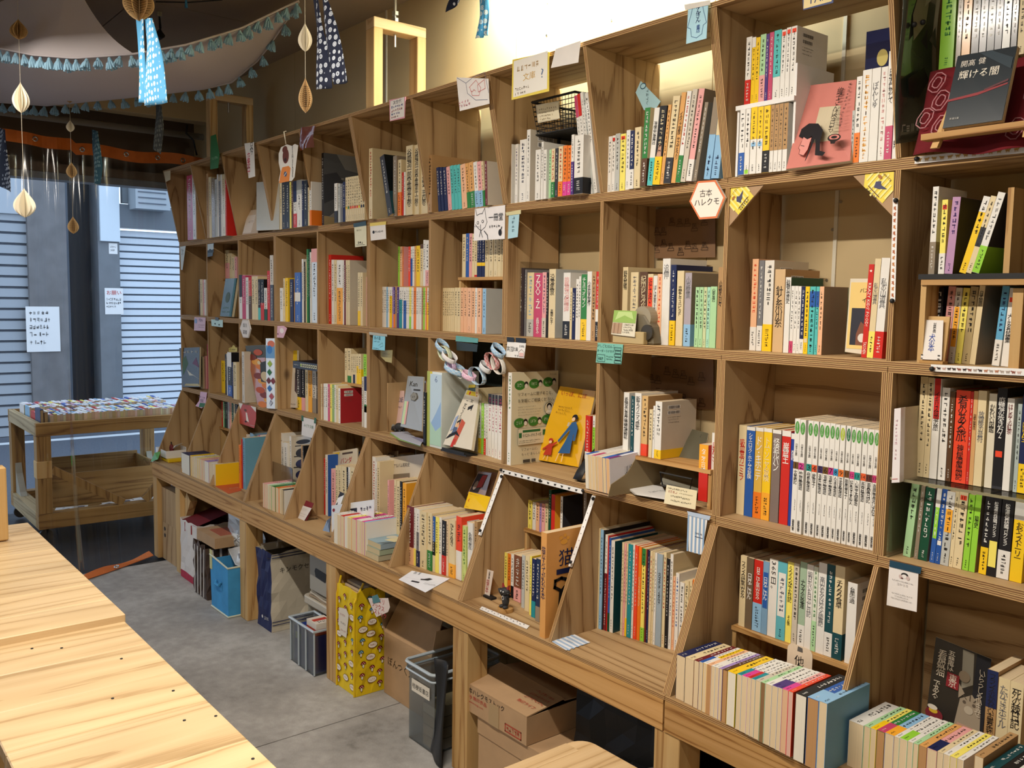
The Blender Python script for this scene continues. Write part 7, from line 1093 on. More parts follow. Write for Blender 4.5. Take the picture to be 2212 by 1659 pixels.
q = MB(); q.hexa([(a.x+.03, a.y-.004, ZD), (a.x+.055, a.y-.004, ZD), (a.x+.055, a.y+.06, ZD), (a.x+.03, a.y+.06, ZD), (a.x+.03, a.y-.004, ZD+.003), (a.x+.055, a.y-.004, ZD+.003), (a.x+.055, a.y+.06, ZD+.003), (a.x+.03, a.y+.06, ZD+.003)]); q.build('foot', M['clear'], t_)
face('D4c', [(649, 1090), (673, 1098), (657, 1125), (636, 1117)], (a.y-.006, a.y-.006), 'e2dedc', 'white shop card on the red stand', [('m', '8a8684', .15, .78, .75, .82, False, 10), ('m', '8a8684', .2, .68, .7, .72, False, 8), ('m', '8a8684', .15, .4, .8, .44, False, 10), ('m', '8a8684', .15, .25, .8, .29, False, 10)], .001, 'card', 'shop_card', y1=a.y+.02)
# yellow card bin
face('D6p', [(1034, 1018), (1062, 1022), (1046, 1078), (1010, 1066)], .09, '8a6a58', 'postcard with a red and black picture behind the yellow card', [('r', '241c1c', .05, .1, .7, .9), ('p', 'a03028', [(.4, .3), (.8, .35), (.8, .9), (.45, .85)]), ('e', '8a7a70', .3, .4, .14, .2)], .001, 'postcard', 'leaning_postcard', y1=.12)
face('D6q', [(1042, 1016), (1078, 1022), (1068, 1085), (1026, 1075)], .12, 'c8a894', 'pink-brown postcard leaning behind the picture postcard', [('p', 'b08070', [(.3, .3), (.7, .4), (.6, .8), (.3, .7)])], .001, 'postcard', 'leaning_postcard', y1=.16)
face('D6g', [(1013, 1062), (1062, 1074), (1053, 1106), (1002, 1097)], .045, 'ecc01a', 'yellow card lettered in red, leaning in the sixth bin', [('t', 'c0301c', 'GOTO', .08, .25, 1.02, .78), ('m', 'a8741c', .06, .86, .5, .93, False, 9), ('m', 'a8741c', .06, .08, .8, .14, False, 20)], .002, 'card', 'yellow_card', y1=.075)
yb_ = max(b.loc.z+b.h for b in BOOKS if b.cell == 'bottom bin with the yellow card')
t_ = thing('straw_nest', 'ball of dried grass lying behind the books', 'nest'); q = MB(); rnd = random.Random(5); c = at(990, 1084, 'y', .06); c.z = ZD+.125
for k in range(70):
    a = rnd.uniform(0, 6.28); e = rnd.uniform(-1, 1); r0 = .042; p = [c+Vector((r0*1.15*math.cos(a+s)*math.cos(e*1.2+s*.3), r0*math.sin(a+s)*math.cos(e*1.2), r0*.6*math.sin(e*1.2+s*.2))) for s in (0, .5, 1.0, 1.5)]
    q.tube(p, .0014, 4, cap=False)
tag(q.build('straw', plain('dried_straw', '9a7648', .9), t_), kind='stuff'); q = MB(); q.box((c.x-.05, .03, ZD), (c.x+.06, .12, ZD+.1)); q.build('kraft_support_box', M['kraft'], t_)
lying([(890, 1233), (972, 1250), (919, 1280), (861, 1252)], ZD+.001, 'dfe3ee', 'white flyer with a small figure, lying over the bin edge', [('p', '24222c', [(.45, .35), (.62, .42), (.68, .62), (.58, .66), (.5, .5), (.42, .45)]), ('r', '1f2230', .3, .04, .5, .16), ('m', '4a4a5a', .1, .75, .18, .98, True, 8), ('m', '4a4a5a', .22, .75, .28, .98, True, 8), ('m', '4a4a5a', .62, .06, .92, .1, False, 9), ('m', '4a4a5a', .62, .14, .92, .18, False, 9), ('l', 'a9a9b8', .006, [(.05, .3), (.95, .3)])])
lying([(1238, 1369), (1275, 1388), (1223, 1405), (1192, 1386)], ZD+.001, 'dfe3e8', 'blue and white striped flyer lying in the craft magazine bin', [('r', '9cb4d0', 0, y, 1, y+.09) for y in (.0, .2, .4, .6, .8)]+[('m', '2a3a5a', .3, .48, .7, .52, False, 6), ('m', '2a3a5a', .35, .42, .6, .45, False, 5)])
t_, n_ = strip([(1041, 1310), (1144, 1352), (1140, 1359), (1036, 1316)], -.172, 'white dotted paper strip lying on the cat figure shelf', 14, 'dot')
bpy.data.objects.remove([o for o in t_.children][1]); bpy.data.objects.remove([o for o in t_.children][0]); bpy.data.objects.remove(t_)
lying([(1041, 1310), (1144, 1352), (1138, 1359), (1036, 1316)], ZD+.001, 'e4e2e0', 'white dotted paper strip lying on the cat figure shelf', [('e', '77737a', .04+k*.066, .35+.3*(k % 2), .008, .14) for k in range(14)], 'paper_strip', 'strip')
# black cat figure on a wooden disc
a = at(1084, 1322, 'z', ZD); t_ = thing('cat_figurine', 'black clay cat figure with red ears on a wooden disc', 'figurine', (a.x, a.y+.015, ZD)); q = MB(); q.tube([(0, 0, 0), (0, 0, .012)], .026, 24); q.build('wooden_disc', M['pine_x'], t_)
clay = plain('black_clay', '2a2a2c', .6); q = MB(); q.ball((0, 0, .036), .0155, 14, sc=(.85, .75, 1.55)); q.ball((0, -.002, .066), .0165, 14, sc=(1.15, .85, .8)); q.ball((-.009, -.008, .0165), .008, 10, sc=(1, 1.3, .7)); q.ball((.009, -.008, .0165), .008, 10, sc=(1, 1.3, .7)); q.build('body', clay, t_, smooth=True)
q = MB(); q.tube([(-.012, -.002, .05), (-.022, -.004, .06), (-.023, -.006, .07)], [.006, .0058, .0065], 8); q.tube([(.012, -.002, .05), (.024, -.004, .056), (.024, -.006, .066)], [.006, .0058, .0075], 8); q.build('paws', clay, t_, smooth=True)
q = MB()
for s in (-1, 1): q.prism([(s*.016, -.004, .074), (s*.006, -.004, .078), (s*.0165, -.002, .089)], (0, .006, 0))
q.build('ears', plain('red_clay', '8a2a28', .6), t_); q = MB()
for s in (-1, 1): q.ball((s*.006, -.0155, .068), .0024, 8)
for k in range(9): an = math.pi*2*k/9; q.ball((.005*math.cos(an), -.012, .046+.006*math.sin(an)), .0011, 6)
q.build('markings', M['white'], t_)
t_ = thing('card_clip', 'black clip standing on the cat figure shelf', 'clip'); a = at(1052, 1290, 'z', ZD); q = MB(); q.box((a.x-.012, a.y-.008, ZD), (a.x+.035, a.y+.014, ZD+.007)); q.build('clip_base', M['black'], t_)
face('D7c', [(1047, 1228), (1066, 1234), (1057, 1290), (1040, 1284)], (a.y+.001, a.y+.001), 'e2d6cc', 'white title card with red lettering in the black clip', [('t', '3a2a2a', '特集企画', .5, .66, .72, .95, 1), ('t', 'a83a3a', '猫の本', .38, .12, .72, .64, 1)], .001, 'sign', 'title_card', y1=a.y+.012)
# rounded name tag behind the spine-up row, mole figure, flyers
a = at(1726, 1400, 'y', -.005); P = [at(1698, 1470, 'y', -.005), at(1752, 1482, 'y', -.005)]; x0, x1, zt = P[0].x, P[1].x, zpy(1395, a.x, -.005)
q = MB(); q.prism([Vector((x0, -.005, ZD)), Vector((x1, -.005, ZD))]+[Vector((x1-.016+.016*math.cos(k*math.pi/10), -.005, zt-.016+.016*math.sin(k*math.pi/10))) for k in range(6)]+[Vector((x0+.016-.016*math.sin(k*math.pi/10), -.005, zt-.016+.016*math.cos(k*math.pi/10))) for k in range(6)], (0, .0015, 0))
t_ = thing('name_tag', 'rounded cream tag with brush lettering behind the front row', 'sign'); q.build('tag', M['cover'], t_, color='d8c4ac'); q = MB(); art(q, [('t', '1d1816', '他人の日', .3, .42, .68, .86, 1), ('p', '5a5450', [(.4, .92), (.42, .99), (.6, .98), (.62, .92)])], Vector((x0, -.005, ZD)), EX, EZ, -EY, x1-x0, zt-ZD); tag(q.build('print', M['ink'], t_), kind='stuff')
a = at(852, 934, 'z', ZB); t_ = thing('anteater_figurine', 'small black clay animal with a grey snout on the third row', 'figurine', (a.x, a.y+.01, ZB), (0, 0, .1)); q = MB(); q.ball((.02, 0, .024), .02, 14, sc=(1.35, .8, .9)); q.ball((-.012, 0, .016), .013, 12, sc=(1.6, .75, .7)); q.tube([(-.02, 0, .014), (-.034, -.002, .006)], [.009, .004], 8)
for x in (.036, .006): 
    for y in (-.009, .009): q.tube([(x, y, .0), (x, y, .016)], [.005, .007], 8)
q.build('body', clay, t_, smooth=True); q = MB(); q.ball((-.034, .004, .02), .014, 12, sc=(.9, .9, 1.1)); q.build('grey_stone', plain('grey_stone', '8a8880', .8), t_, smooth=True)
for k in range(3):
    lying([(842+k, 937-k), (880, 935-k), (912, 958-k), (908, 965-k), (860+k*2, 950-k)], ZB+.0005+k*.003, ('86a852', '9cb468', 'b4b8c8')[k], ('lowest green-edged', 'middle green-edged', 'topmost blue-printed')[k]+' flyer in front of the grey folder', [('p', '8a8aa8', [(.4, .2), (.9, .1), (.8, .5), (.5, .6)])] if k == 2 else [], 'flyer', 'flyer', .0025)
t_ = face('D10', [(2022, 1376), (2142, 1424), (2110, 1585), (2000, 1545)], (.10, .13), '2a2622', 'dark photo book of a tabby cat standing at the back of the nearest bin', [('p', '8a8474', [(.5, .98), (.7, .98), (.74, .6), (.55, .5)]), ('r', '17171e', .75, .1, 1, 1), ('p', '9a8c78', [(.5, .05), (.95, .05), (.92, .35), (.75, .48), (.55, .38)]), ('p', '9a8c78', [(.52, .38), (.5, .56), (.62, .46)]), ('p', '9a8c78', [(.78, .44), (.9, .5), (.9, .34)]), ('e', '5a4e40', .63, .36, .03, .02), ('e', '5a4e40', .8, .36, .03, .02), ('e', 'b4a894', .72, .28, .08, .05), ('l', '4a4034', .012, [(.6, .44), (.66, .4)]), ('l', '4a4034', .012, [(.72, .46), (.72, .4)]), ('l', '4a4034', .012, [(.84, .44), (.79, .4)]), ('e', '8a7a64', .58, .66, .1, .07), ('t', 'd0c4b0', '吾輩は', .26, .62, .38, .94, 1), ('t', 'd0c4b0', '看板猫', .08, .5, .24, .92, 1), ('t', 'd0c4b0', 'である', .06, .25, .18, .48, 1), ('r', '8a1c24', .28, .46, .5, .64), ('t', 'e0d4c4', '東京', .32, .47, .46, .63, 1), ('t', 'c8bca8', 'いらっしゃいませ', .82, .15, .93, .92, 1), ('e', '7a1c28', .14, .06, .16, .08), ('e', 'd8b42a', .12, .1, .08, .03), ('e', 'e0d8c8', .1, .14, .09, .03), ('r', 'b8907a', .55, .02, .9, .09)], .012, 'book', 'picture_book', y1=(.15, .18))
# ================================================================ TABLE, STOOL
def planks_table(name, label, xs, y0, y1, z, t):
    th = thing(name, label, 'table', (0, 0, 0))
    for a, c in zip(xs, xs[1:]):
        q = MB(); hx, hy = (c-a)/2-.0012, (y1-y0)/2; dz = random.uniform(-.0006, .0006); q.box((-hx, -hy, -t/2), (hx, hy, t/2)); bevel(q.build('plank', M['pine_y'], th, ((a+c)/2, (y0+y1)/2, z-t/2+dz)), .0025)
    xe0, xe1 = xs[0]+.05, xs[-1]-.05
    for y in (y0+.04, y1-.065): q = MB(); q.box((-(xe1-xe0)/2, y, z-t-.06), ((xe1-xe0)/2, y+.025, z-t-.001)); q.build('apron', M['pine_x'], th, ((xe0+xe1)/2, 0, 0))
    for x in (xe0, xe1-.05):
        for y in (y0+.03, y1-.08): q = MB(); q.box((0, y, 0), (.05, y+.05, z-t-.0605)); q.build('leg', M['pine_z'], th, (x, 0, 0))
    return th
t_ = planks_table('plank_table', 'pale pine plank table nearest the camera, left of the aisle', [3.024, 3.236, 3.448, 3.660, 3.874, 4.09, 4.30], -1.594, -1.196, .70, .03)
for x, y in ((3.3, -1.28), (3.56, -1.24), (3.72, -1.27), (3.52, -1.36), (3.96, -1.22), (3.9, -1.5), (3.1, -1.44), (3.14, -1.38), (3.74, -1.21)):
    q = MB(); q.tube([(x, y, .6985), (x, y, .7011)], .0035, 8); q.build('nail_head', M['black'], t_)
planks_table('plank_table', 'farther pine plank table, slightly higher, by the street end', [1.77, 1.92, 2.068, 2.226, 2.394, 2.513, 2.70, 2.879, 3.037], -2.1, -1.195, .72, .032)
# stool with rounded corners, bottom of the picture
t_ = thing('wooden_stool', 'pale wooden stool with a rounded seat corner in the foreground', 'stool', (0, 0, 0)); x0, x1, y0, y1, R_ = 3.918, 4.30, -.70, -.295, .05; z = .45
def rrect(x0, x1, y0, y1, r, z, n=6):
    P = []
    for cx, cy, a0 in ((x1-r, y1-r, 0), (x0+r, y1-r, 90), (x0+r, y0+r, 180), (x1-r, y0+r, 270)):
        for k in range(n+1): a = math.radians(a0+90*k/n); P.append((cx+r*math.cos(a), cy+r*math.sin(a), z))
    return P
q = MB(); q.prism(rrect(x0, x1, y0, y1, R_, z-.028), (0, 0, .028)); bevel(q.build('seat', M['pine_y'], t_), .004, 2)
q = MB(); q.prism([(x0+.001, y0+.06, z-.001), (x0+.05, y0+.06, z-.001), (x0+.05, y1-.06, z-.001), (x0+.001, y1-.06, z-.001)], (0, 0, .0016)); q.build('edge_strip', M['pine_y'], t_)
for x in (x0+.03, x1-.07):
    for y in (y0+.03, y1-.07): q = MB(); q.box((0, 0, 0), (.04, .04, z-.029)); q.build('leg', M['pine_z'], t_, (x, y, 0))
p = at(12, 1060, 'x', 2.0); q = MB(); zt = zpy(1003, p.x, p.y); tag(None or q.box((-.03, -.19, 0), (.03, 0, zt-.73)) or bevel(q.build('wooden_chair_back', M['pine_z'], loc=(p.x, p.y, .724)), .004), 'orange-brown wooden board standing on the far table at the left edge', 'board')
# ================================================================ UNDER THE SHELF
def bx(th, name, a, b_, mat, **k):
    q = MB(); q.box(a, b_); return q.build(name, mat, th, **k)
def opencarton(th, a, b_, t, mat, lid=False, bottom=True):
    (x0, y0, z0), (x1, y1, z1) = a, b_
    bx(th, 'bottom', (x0, y0, z0), (x1, y1, z0+t), mat); bx(th, 'front_wall', (x0, y0, z0+t), (x1, y0+t, z1), mat); bx(th, 'back_wall', (x0, y1-t, z0+t), (x1, y1, z1), mat)
    bx(th, 'left_wall', (x0, y0+t, z0+t), (x0+t, y1-t, z1), mat); bx(th, 'right_wall', (x1-t, y0+t, z0+t), (x1, y1-t, z1), mat)
for k, (z0, z1) in enumerate(((0, .228), (.229, .44))):
    t_ = thing('plywood_crate', ('lower', 'upper')[k]+' of two plywood crates between the street-end posts', 'crate'); q = MB(); q.box((.052, -.15, z0), (.372, -.138, z1)); q.build('front_panel', M['ply_z'], t_)
    q = MB(); q.box((.052, -.138, z0), (.064, .15, z1)); q.box((.36, -.138, z0), (.372, .15, z1)); q.build('side_panels', M['edge_x'], t_); q = MB(); q.box((.064, -.138, z0), (.36, .15, z0+.012)); q.box((.064, .138, z0), (.36, .15, z1)); q.build('back_and_bottom', M['ply_x'], t_)
    q = MB(); q.box((.064, -.138, z1-.012), (.36, .138, z1)); q.build('top_panel', M['ply_x'], t_)
    if k == 0:
        for z in (.15, .19): q = MB(); q.tube([(.10, -.152, z), (.10, -.149, z)], .012, 14); q.build('finger_hole', M['black'], t_)
# white paper bag with red lining
def paperbag(name, label, x0, x1, y0, y1, h, cfront, cside, tap=.0, wav=.004, mat='cloth', top=None, band=None):
    t_ = thing(name, label, 'bag'); rnd = random.Random(int(x0*100)); q = MB(); n, mz = 6, 8
    def ring(z):
        f = z/h; d = tap*f; P = []
        a, b_, c, e = x0+d, x1-d, y0+d*.5, y1-d*.5
        for (xa, ya), (xb, yb) in (((a, c), (b_, c)), ((b_, c), (b_, e)), ((b_, e), (a, e)), ((a, e), (a, c))):
            for k in range(n): u = k/n; P.append((xa+(xb-xa)*u, ya+(yb-ya)*u))
        return P
    L_ = []
    for j in range(mz+1):
        z = h*j/mz; L_.append([(x+rnd.uniform(-wav, wav)*(j > 0), y+rnd.uniform(-wav, wav)*(j > 0), .001+z+(rnd.uniform(-wav, wav)*2 if j == mz else 0)) for x, y in ring(z)])
    base = len(q.v)
    for r_ in L_: q.v += r_
    m_ = 4*n
    for j in range(mz):
        for k in range(m_):
            k2 = (k+1) % m_; side = (k//n) % 4; c = cside if side in (1, 3) else cfront
            if band and j == 0: c = band
            q.face((base+j*m_+k, base+j*m_+k2, base+(j+1)*m_+k2, base+(j+1)*m_+k), lin(c))
    o = q.build('body', M['ink'], t_, smooth=False); o.modifiers.new('thick', 'SOLIDIFY').thickness = -.0015
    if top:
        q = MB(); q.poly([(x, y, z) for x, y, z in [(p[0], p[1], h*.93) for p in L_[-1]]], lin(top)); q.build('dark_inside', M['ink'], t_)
    q = MB(); q.poly([p for p in L_[0]], lin(cside)); q.build('base', M['ink'], t_)
    return t_
t_ = paperbag('paper_bag', 'white paper bag with a red lining and red base band', .48, .735, -.185, .05, .335, 'd8d0c8', 'd2c8c0', .0, .004, top='6a0f1c', band='a81c3a')
q = MB(); q.prism([(.485, -.184, .325), (.73, -.184, .335), (.73, .04, .40), (.485, .04, .385)], (0, 0, .001)); q.build('red_lining', plain('dark_red_lining', '6a1018', .8), t_)
q = MB()
for x in (.56, .66): q.tube([(x, -.186, .33), (x+.005, -.188, .28)], .003, 6)
q.build('handle_cords', plain('red_cord', '8a1420', .8), t_)
t_ = paperbag('striped_bag', 'brown and white striped cloth bag leaning at the blue box', .80, .985, -.22, -.03, .28, '4a3a30', '4a3a30', .0, .008)
q = MB()
for k in range(4): x = .82+.042*k; q.poly([(x, -.2295, .01), (x+.012, -.2295, .01), (x+.012+.004*k, -.2285, .27), (x+.004*k, -.2285, .27)], lin('c9c0b4'))
for k in range(4): y = -.2+.045*k; q.poly([(.994, y, .01), (.994, y+.012, .01), (.994, y+.012, .27), (.994, y, .27)], lin('c9c0b4'))
q.build('stripes', M['ink'], t_)
t_ = thing('brown_carton', 'small brown carton on top of the striped bag', 'box'); bx(t_, 'body', (.80, -.205, .29), (1.06, .0, .345), M['card']); bx(t_, 'red_tape', (.86, -.16, .345), (1.02, -.04, .346), plain('faded_red_tape', 'a8604a', .6))
zb_ = zpy(1198, 1.085, -.235)
t_ = thing('blue_fabric_box', 'bright blue fabric storage box with white piping', 'box'); x0, x1, y0, y1 = 1.085, 1.307, -.235, .06; bl = plain('blue_felt', '3f8fc4', .9, noise=.12, nscale=12)
q = MB(); q.hexa([(x0, y0, .001), (x1, y0, .001), (x1, y0+.004, .001), (x0, y0+.004, .001), (x0-.015, y0, zb_), (x1, y0, zb_-.02), (x1, y0+.004, zb_-.02), (x0-.015, y0+.004, zb_)]); q.build('front_wall', bl, t_)
bx(t_, 'right_wall', (x1-.004, y0+.004, .001), (x1, y1, zb_-.02), bl); bx(t_, 'left_wall', (x0, y0+.004, .001), (x0+.004, y1, zb_-.02), bl); bx(t_, 'back_wall', (x0, y1-.004, .001), (x1, y1, zb_-.02), bl); bx(t_, 'base', (x0, y0, .0), (x1, y1, .004), bl)
pw = plain('white_piping', 'c8ccb8', .8); q = MB(); q.tube([(x0-.015, y0, zb_), (x1, y0, zb_-.02), (x1, y1, zb_-.02)], .005, 6); q.tube([(x0, y0-.001, .006), (x1, y0-.001, .006), (x1, y1, .006)], .005, 6); q.build('piping', pw, t_)
q = MB(); q.tube([(1.16, y0-.003, .16), (1.17, y0-.012, .145), (1.215, y0-.012, .145), (1.225, y0-.003, .165)], .007, 6); q.box((1.155, y0-.004, .12), (1.232, y0-.001, .15)); q.build('pull_handle', bl, t_)
q = MB(); q.box((1.07, y0-.0025, .2), (1.10, y0-.0005, .3)); q.build('yellow_label', plain('pale_yellow_label', 'c4c08a', .7), t_)
t_ = thing('teal_fabric_box', 'dark teal fabric box behind the post', 'box'); bx(t_, 'body', (1.10, .0+.065, .001), (1.50, .2, .28), plain('dark_teal_felt', '1d4a5c', .9)); bx(t_, 'rim', (1.095, .06, .281), (1.505, .205, .29), pw)
# sheets of paper sticking out of the blue box and the white plastic bag above
face('U', [(478, 1196), (503, 1178), (520, 1226), (492, 1222)], -.12, '5a5a58', 'curved grey card sticking out of the blue box', [], .002, 'card', 'grey_card', y1=-.08)
face('U', [(492, 1186), (518, 1180), (524, 1226), (508, 1220)], -.16, 'd4d0c8', 'white card with a grey animal in the blue box', [('p', '8a8a8a', [(.5, .3), (.8, .4), (.9, .6), (.6, .6)])], .001, 'card', 'white_card', y1=-.13)
t_ = thing('white_plastic_bag', 'crumpled white plastic bag hanging behind the post', 'bag'); q = MB(); O = [at(495, 1108, 'y', -.06), at(548, 1122, 'y', -.06), at(575, 1165, 'y', -.04), at(562, 1207, 'y', -.05), at(520, 1198, 'y', -.06), at(493, 1170, 'y', -.06)]
rnd = random.Random(4); c = sum(O, Vector())/6; n0 = len(q.v); nr = 5
for j in range(nr+1):
    f = j/nr
    for k in range(24):
        a = k/24*6; i = int(a); p = O[i % 6]*(1-(a-i))+O[(i+1) % 6]*(a-i); q.v.append(tuple(c+(p-c)*(1-f)+Vector((rnd.uniform(-.004, .004), -.05*math.sin(f*math.pi/2)+rnd.uniform(-.006, .006), rnd.uniform(-.004, .004)))))
for j in range(nr):
    for k in range(24): k2 = (k+1) % 24; q.face((n0+j*24+k, n0+j*24+k2, n0+(j+1)*24+k2, n0+(j+1)*24+k))
o = q.build('bag', plain('white_plastic', 'c9c9c6', .35, 0, .5), t_, smooth=False); o.modifiers.new('thick', 'SOLIDIFY').thickness = -.003
# file box, tote, magazine holder, lidded box, clear boxes
t_ = thing('white_file_box', 'white file box with a green label behind the tote bag', 'box'); bx(t_, 'body', (1.405, -.10, .001), (1.447, .16, .33), M['white']); bx(t_, 'lid', (1.402, -.104, .331), (1.449, .165, .38), M['white']); bx(t_, 'green_label', (1.408, -.106, .338), (1.444, -.1045, .372), plain('green_label', '4a8a3a', .6))
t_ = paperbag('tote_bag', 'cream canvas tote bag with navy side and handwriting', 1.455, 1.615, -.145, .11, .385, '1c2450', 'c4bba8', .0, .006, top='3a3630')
q = MB(); put_text(q, 'キンモクセイ', '1d1a1a', .04, .22, .27, .33, Vector((1.623, -.145, 0)), EY, EZ, EX, False, .002); 
for z in (.375, .362): put_poly(q, rect(.0, z, .25, z+.004), '1c2450', Vector((1.623, -.145, 0)), EY, EZ, EX, .002)
for z in (.035, .05): put_poly(q, rect(.0, z, .25, z+.004), '1c2450', Vector((1.623, -.145, 0)), EY, EZ, EX, .002)
put_poly(q, ellipse(.05, .06, .008, .008, 10), 'd8d4cc', Vector((1.48, -.152, 0)), EX, EZ, -EY, .002); put_marks(q, 'd8d4cc', .07, .12, .05, .07, Vector((1.48, -.152, 0)), EX, EZ, -EY, False, 4)
tag(q.build('print', M['ink'], t_), kind='stuff'); q = MB()
q.tube([(1.5, -.06, .38), (1.5, -.05, .45), (1.51, .0, .47), (1.51, .05, .44), (1.5, .06, .38)], .006, 8); q.build('handle', plain('white_webbing', 'b8b0a4', .9), t_)
t_ = thing('lidded_box', 'pale plastic box with an ivory lid under the folded papers', 'box'); bx(t_, 'body', (1.87, -.08, .001), (2.14, .16, .21), M['clear']); q = MB(); q.prism(rrect(1.85, 2.15, -.10, .17, .03, .211), (0, 0, .035)); bevel(q.build('lid', plain('ivory_plastic', 'b8b0a0', .4), t_), .005, 2)
for k in range(3):
    th = thing('folded_paper', ('lowest', 'middle', 'topmost')[k]+' folded paper bundle on the ivory lid', 'paper'); q = MB(); x0 = 1.90+.01*k; q.grid(lambda u, v: Vector((x0+.2*u, -.09+.2*v, .2475+k*.013+.004*math.sin(5*u+k)+.004*math.sin(4*v))), 8, 6); o = q.build('bundle', plain('bundle_paper', ('a08c74', 'c4baa8', 'b4a894')[k], .8), th); o.modifiers.new('thick', 'SOLIDIFY').thickness = -.008
t_ = thing('magazine_holder', 'grey magazine holder with a black label flap', 'box'); g2 = plain('grey_cardboard', '9a968c', .7); z0 = .292; x0, x1, y0, y1 = 1.93, 2.135, -.10, .12
q = MB(); q.prism([(x1-.004, y0, z0), (x1-.004, y1, z0), (x1-.004, y1, .485), (x1-.004, y0, .46)], (.004, 0, 0)); q.build('right_wall', g2, t_); q = MB(); q.prism([(x0, y0, z0), (x0, y1, z0), (x0, y1, .485), (x0, y0, .46)], (.004, 0, 0)); q.build('left_wall', g2, t_)
bx(t_, 'front_wall', (x0+.004, y0, z0), (x1-.004, y0+.004, .462), g2); bx(t_, 'bottom', (x0+.004, y0+.004, z0), (x1-.004, y1, z0+.004), g2); bx(t_, 'dark_contents', (x0+.006, y0+.006, z0+.005), (x1-.006, y1-.006, .455), M['black'])
q = MB(); q.prism([(x0+.05, y0-.002, .385), (x0+.06, y0-.002, .40), (x0+.16, y0-.002, .395), (x0+.15, y0-.002, .355), (x0+.06, y0-.002, .36)], (0, .0015, 0)); q.build('black_flap', M['black'], t_)
cl = film('frosted_plastic', (.80, .84, .86), .10, .25); clr = plain('frosted_rim', 'a9b4bc', .3, alpha=1)
t_ = thing('clear_box', 'clear plastic box with blue contents beside the yellow bag', 'box'); opencarton(t_, (1.97, -.212, .001), (2.195, -.102, .195), .003, cl); q = MB(); q.tube([(1.965, -.216, .195), (2.2, -.216, .195), (2.2, -.098, .195), (1.965, -.098, .195), (1.965, -.216, .195)], .006, 6); q.build('rim', clr, t_)
q = MB()
for x, y in ((1.97, -.212), (2.195, -.212), (2.05, -.214), (2.12, -.214)): q.tube([(x, y, .004), (x, y, .19)], .004, 6)
q.build('ribs', clr, t_)
t_ = thing('blue_folder_block', 'dark blue folder block inside the clear box', 'folder'); bx(t_, 'block', (1.985, -.203, .006), (2.185, -.11, .165), plain('dark_blue_folder', '182f78', .5)); bx(t_, 'pale_label', (2.0, -.2045, .11), (2.05, -.2035, .14), plain('label_pale', '9aa86a', .6))
for k in range(2):
    th = thing('small_book', ('lower', 'upper')[k]+' small red and white book lying in the clear box', 'book'); z = .168+k*.026; bx(th, 'cover', (2.09, -.195, z), (2.18, -.115, z+.025), M['cover'], color=('b8402c', 'd8cfc4')[k]); bx(th, 'page_block', (2.086, -.19, z+.003), (2.09, -.12, z+.022), M['pages'], color='d8cdb8'); q = MB(); art(q, [('r', ('d8cfc4', 'b83a2c')[k], .3, .1, .6, .9), ('m', '3a3434', .65, .2, .9, .8, True, 5)], Vector((2.09, -.195, z+.025)), EX, EY, EZ, .09, .08); q.build('cover_print', M['ink'], th)
# yellow bag with mushrooms
hy = .43; t_ = paperbag('yellow_bag', 'yellow laminated bag printed with red mushrooms', 2.32, 2.475, -.17, -.035, hy, 'e0c018', 'd8b814', .004, .004, top='c8a060')
q = MB()
def mush(O, U, V, Wn, x, y, s, c):
    put_poly(q, ellipse(x, y-s*.35, s*.26, s*.4, 10), '1d1a1a', O, U, V, Wn, .0055); put_poly(q, ellipse(x, y-s*.35, s*.2, s*.34, 10), 'e6dccb', O, U, V, Wn, .0058)
    put_poly(q, ellipse(x, y, s*.62, s*.62, 12, 0, math.pi*1.09)+[(x-s*.62, y)], '1d1a1a', O, U, V, Wn, .006); put_poly(q, ellipse(x, y+s*.03, s*.54, s*.54, 12, 0, math.pi)+[(x-s*.54, y)], c, O, U, V, Wn, .0063)
    for dx, dy in ((-.25, .15), (.05, .35), (.28, .12)): put_poly(q, ellipse(x+dx*s, y+dy*s, s*.09, s*.09, 6), 'ece4d6', O, U, V, Wn, .0067)
rnd = random.Random(8)
for O, U, Wn, w in ((Vector((2.32, -.17, 0)), EX, -EY, .155), (Vector((2.475, -.17, 0)), EY, EX, .135)):
    for j in range(8):
        for i in range(3):
            x = w*(i+.5)/3+rnd.uniform(-.008, .008); y = .035+j*.048+(.024 if i % 2 else 0)
            if y > hy-.03: continue
            if rnd.random() < .18: put_poly(q, ellipse(x, y, .022, .014, 12), '6a1c14', O, U, EZ, Wn, .0055); put_poly(q, ellipse(x, y, .02, .012, 12), 'e8dfd0', O, U, EZ, Wn, .0058); put_marks(q, '8a2a1c', x-.013, x+.013, y-.004, y+.005, O, U, EZ, Wn, False, 4, rnd, .006)
            else: mush(O, U, EZ, Wn, x, y, .021, '8a1c18' if rnd.random() < .85 else '3a7a94')
tag(q.build('mushroom_print', M['ink'], t_), kind='stuff')
q = MB(); q.tube([(2.325, -.176, .002), (2.325, -.174, hy*.9), (2.335, -.16, hy+.035)], .0045, 6); q.tube([(2.472, -.176, .002), (2.470, -.174, hy*.9), (2.465, -.13, hy+.03)], .0045, 6); q.build('piping', plain('yellow_piping', 'd8b410', .5), t_)
q = MB()
for s in (0, 1): put_poly(q, [(0, 0), (.05, .0), (.07, .1), (.05, .12), (-.01, .11), (-.015, .05)], 'd8cfc0', Vector((2.365, -.1795, .23)), EX, EZ, -EY, .001*s)
put_text(q, 'ビリビリ', 'a02a28', .002, .04, .075, .1, Vector((2.365, -.1795, .23)), EX, EZ, -EY, False, .002); put_text(q, 'ブックス', '2a2a3a', .004, .045, .04, .065, Vector((2.365, -.1795, .23)), EX, EZ, -EY, False, .002); put_text(q, 'ストック', 'a02a28', .004, .045, .01, .035, Vector((2.365, -.1795, .23)), EX, EZ, -EY, False, .002); q.build('name_label', M['ink'], t_)
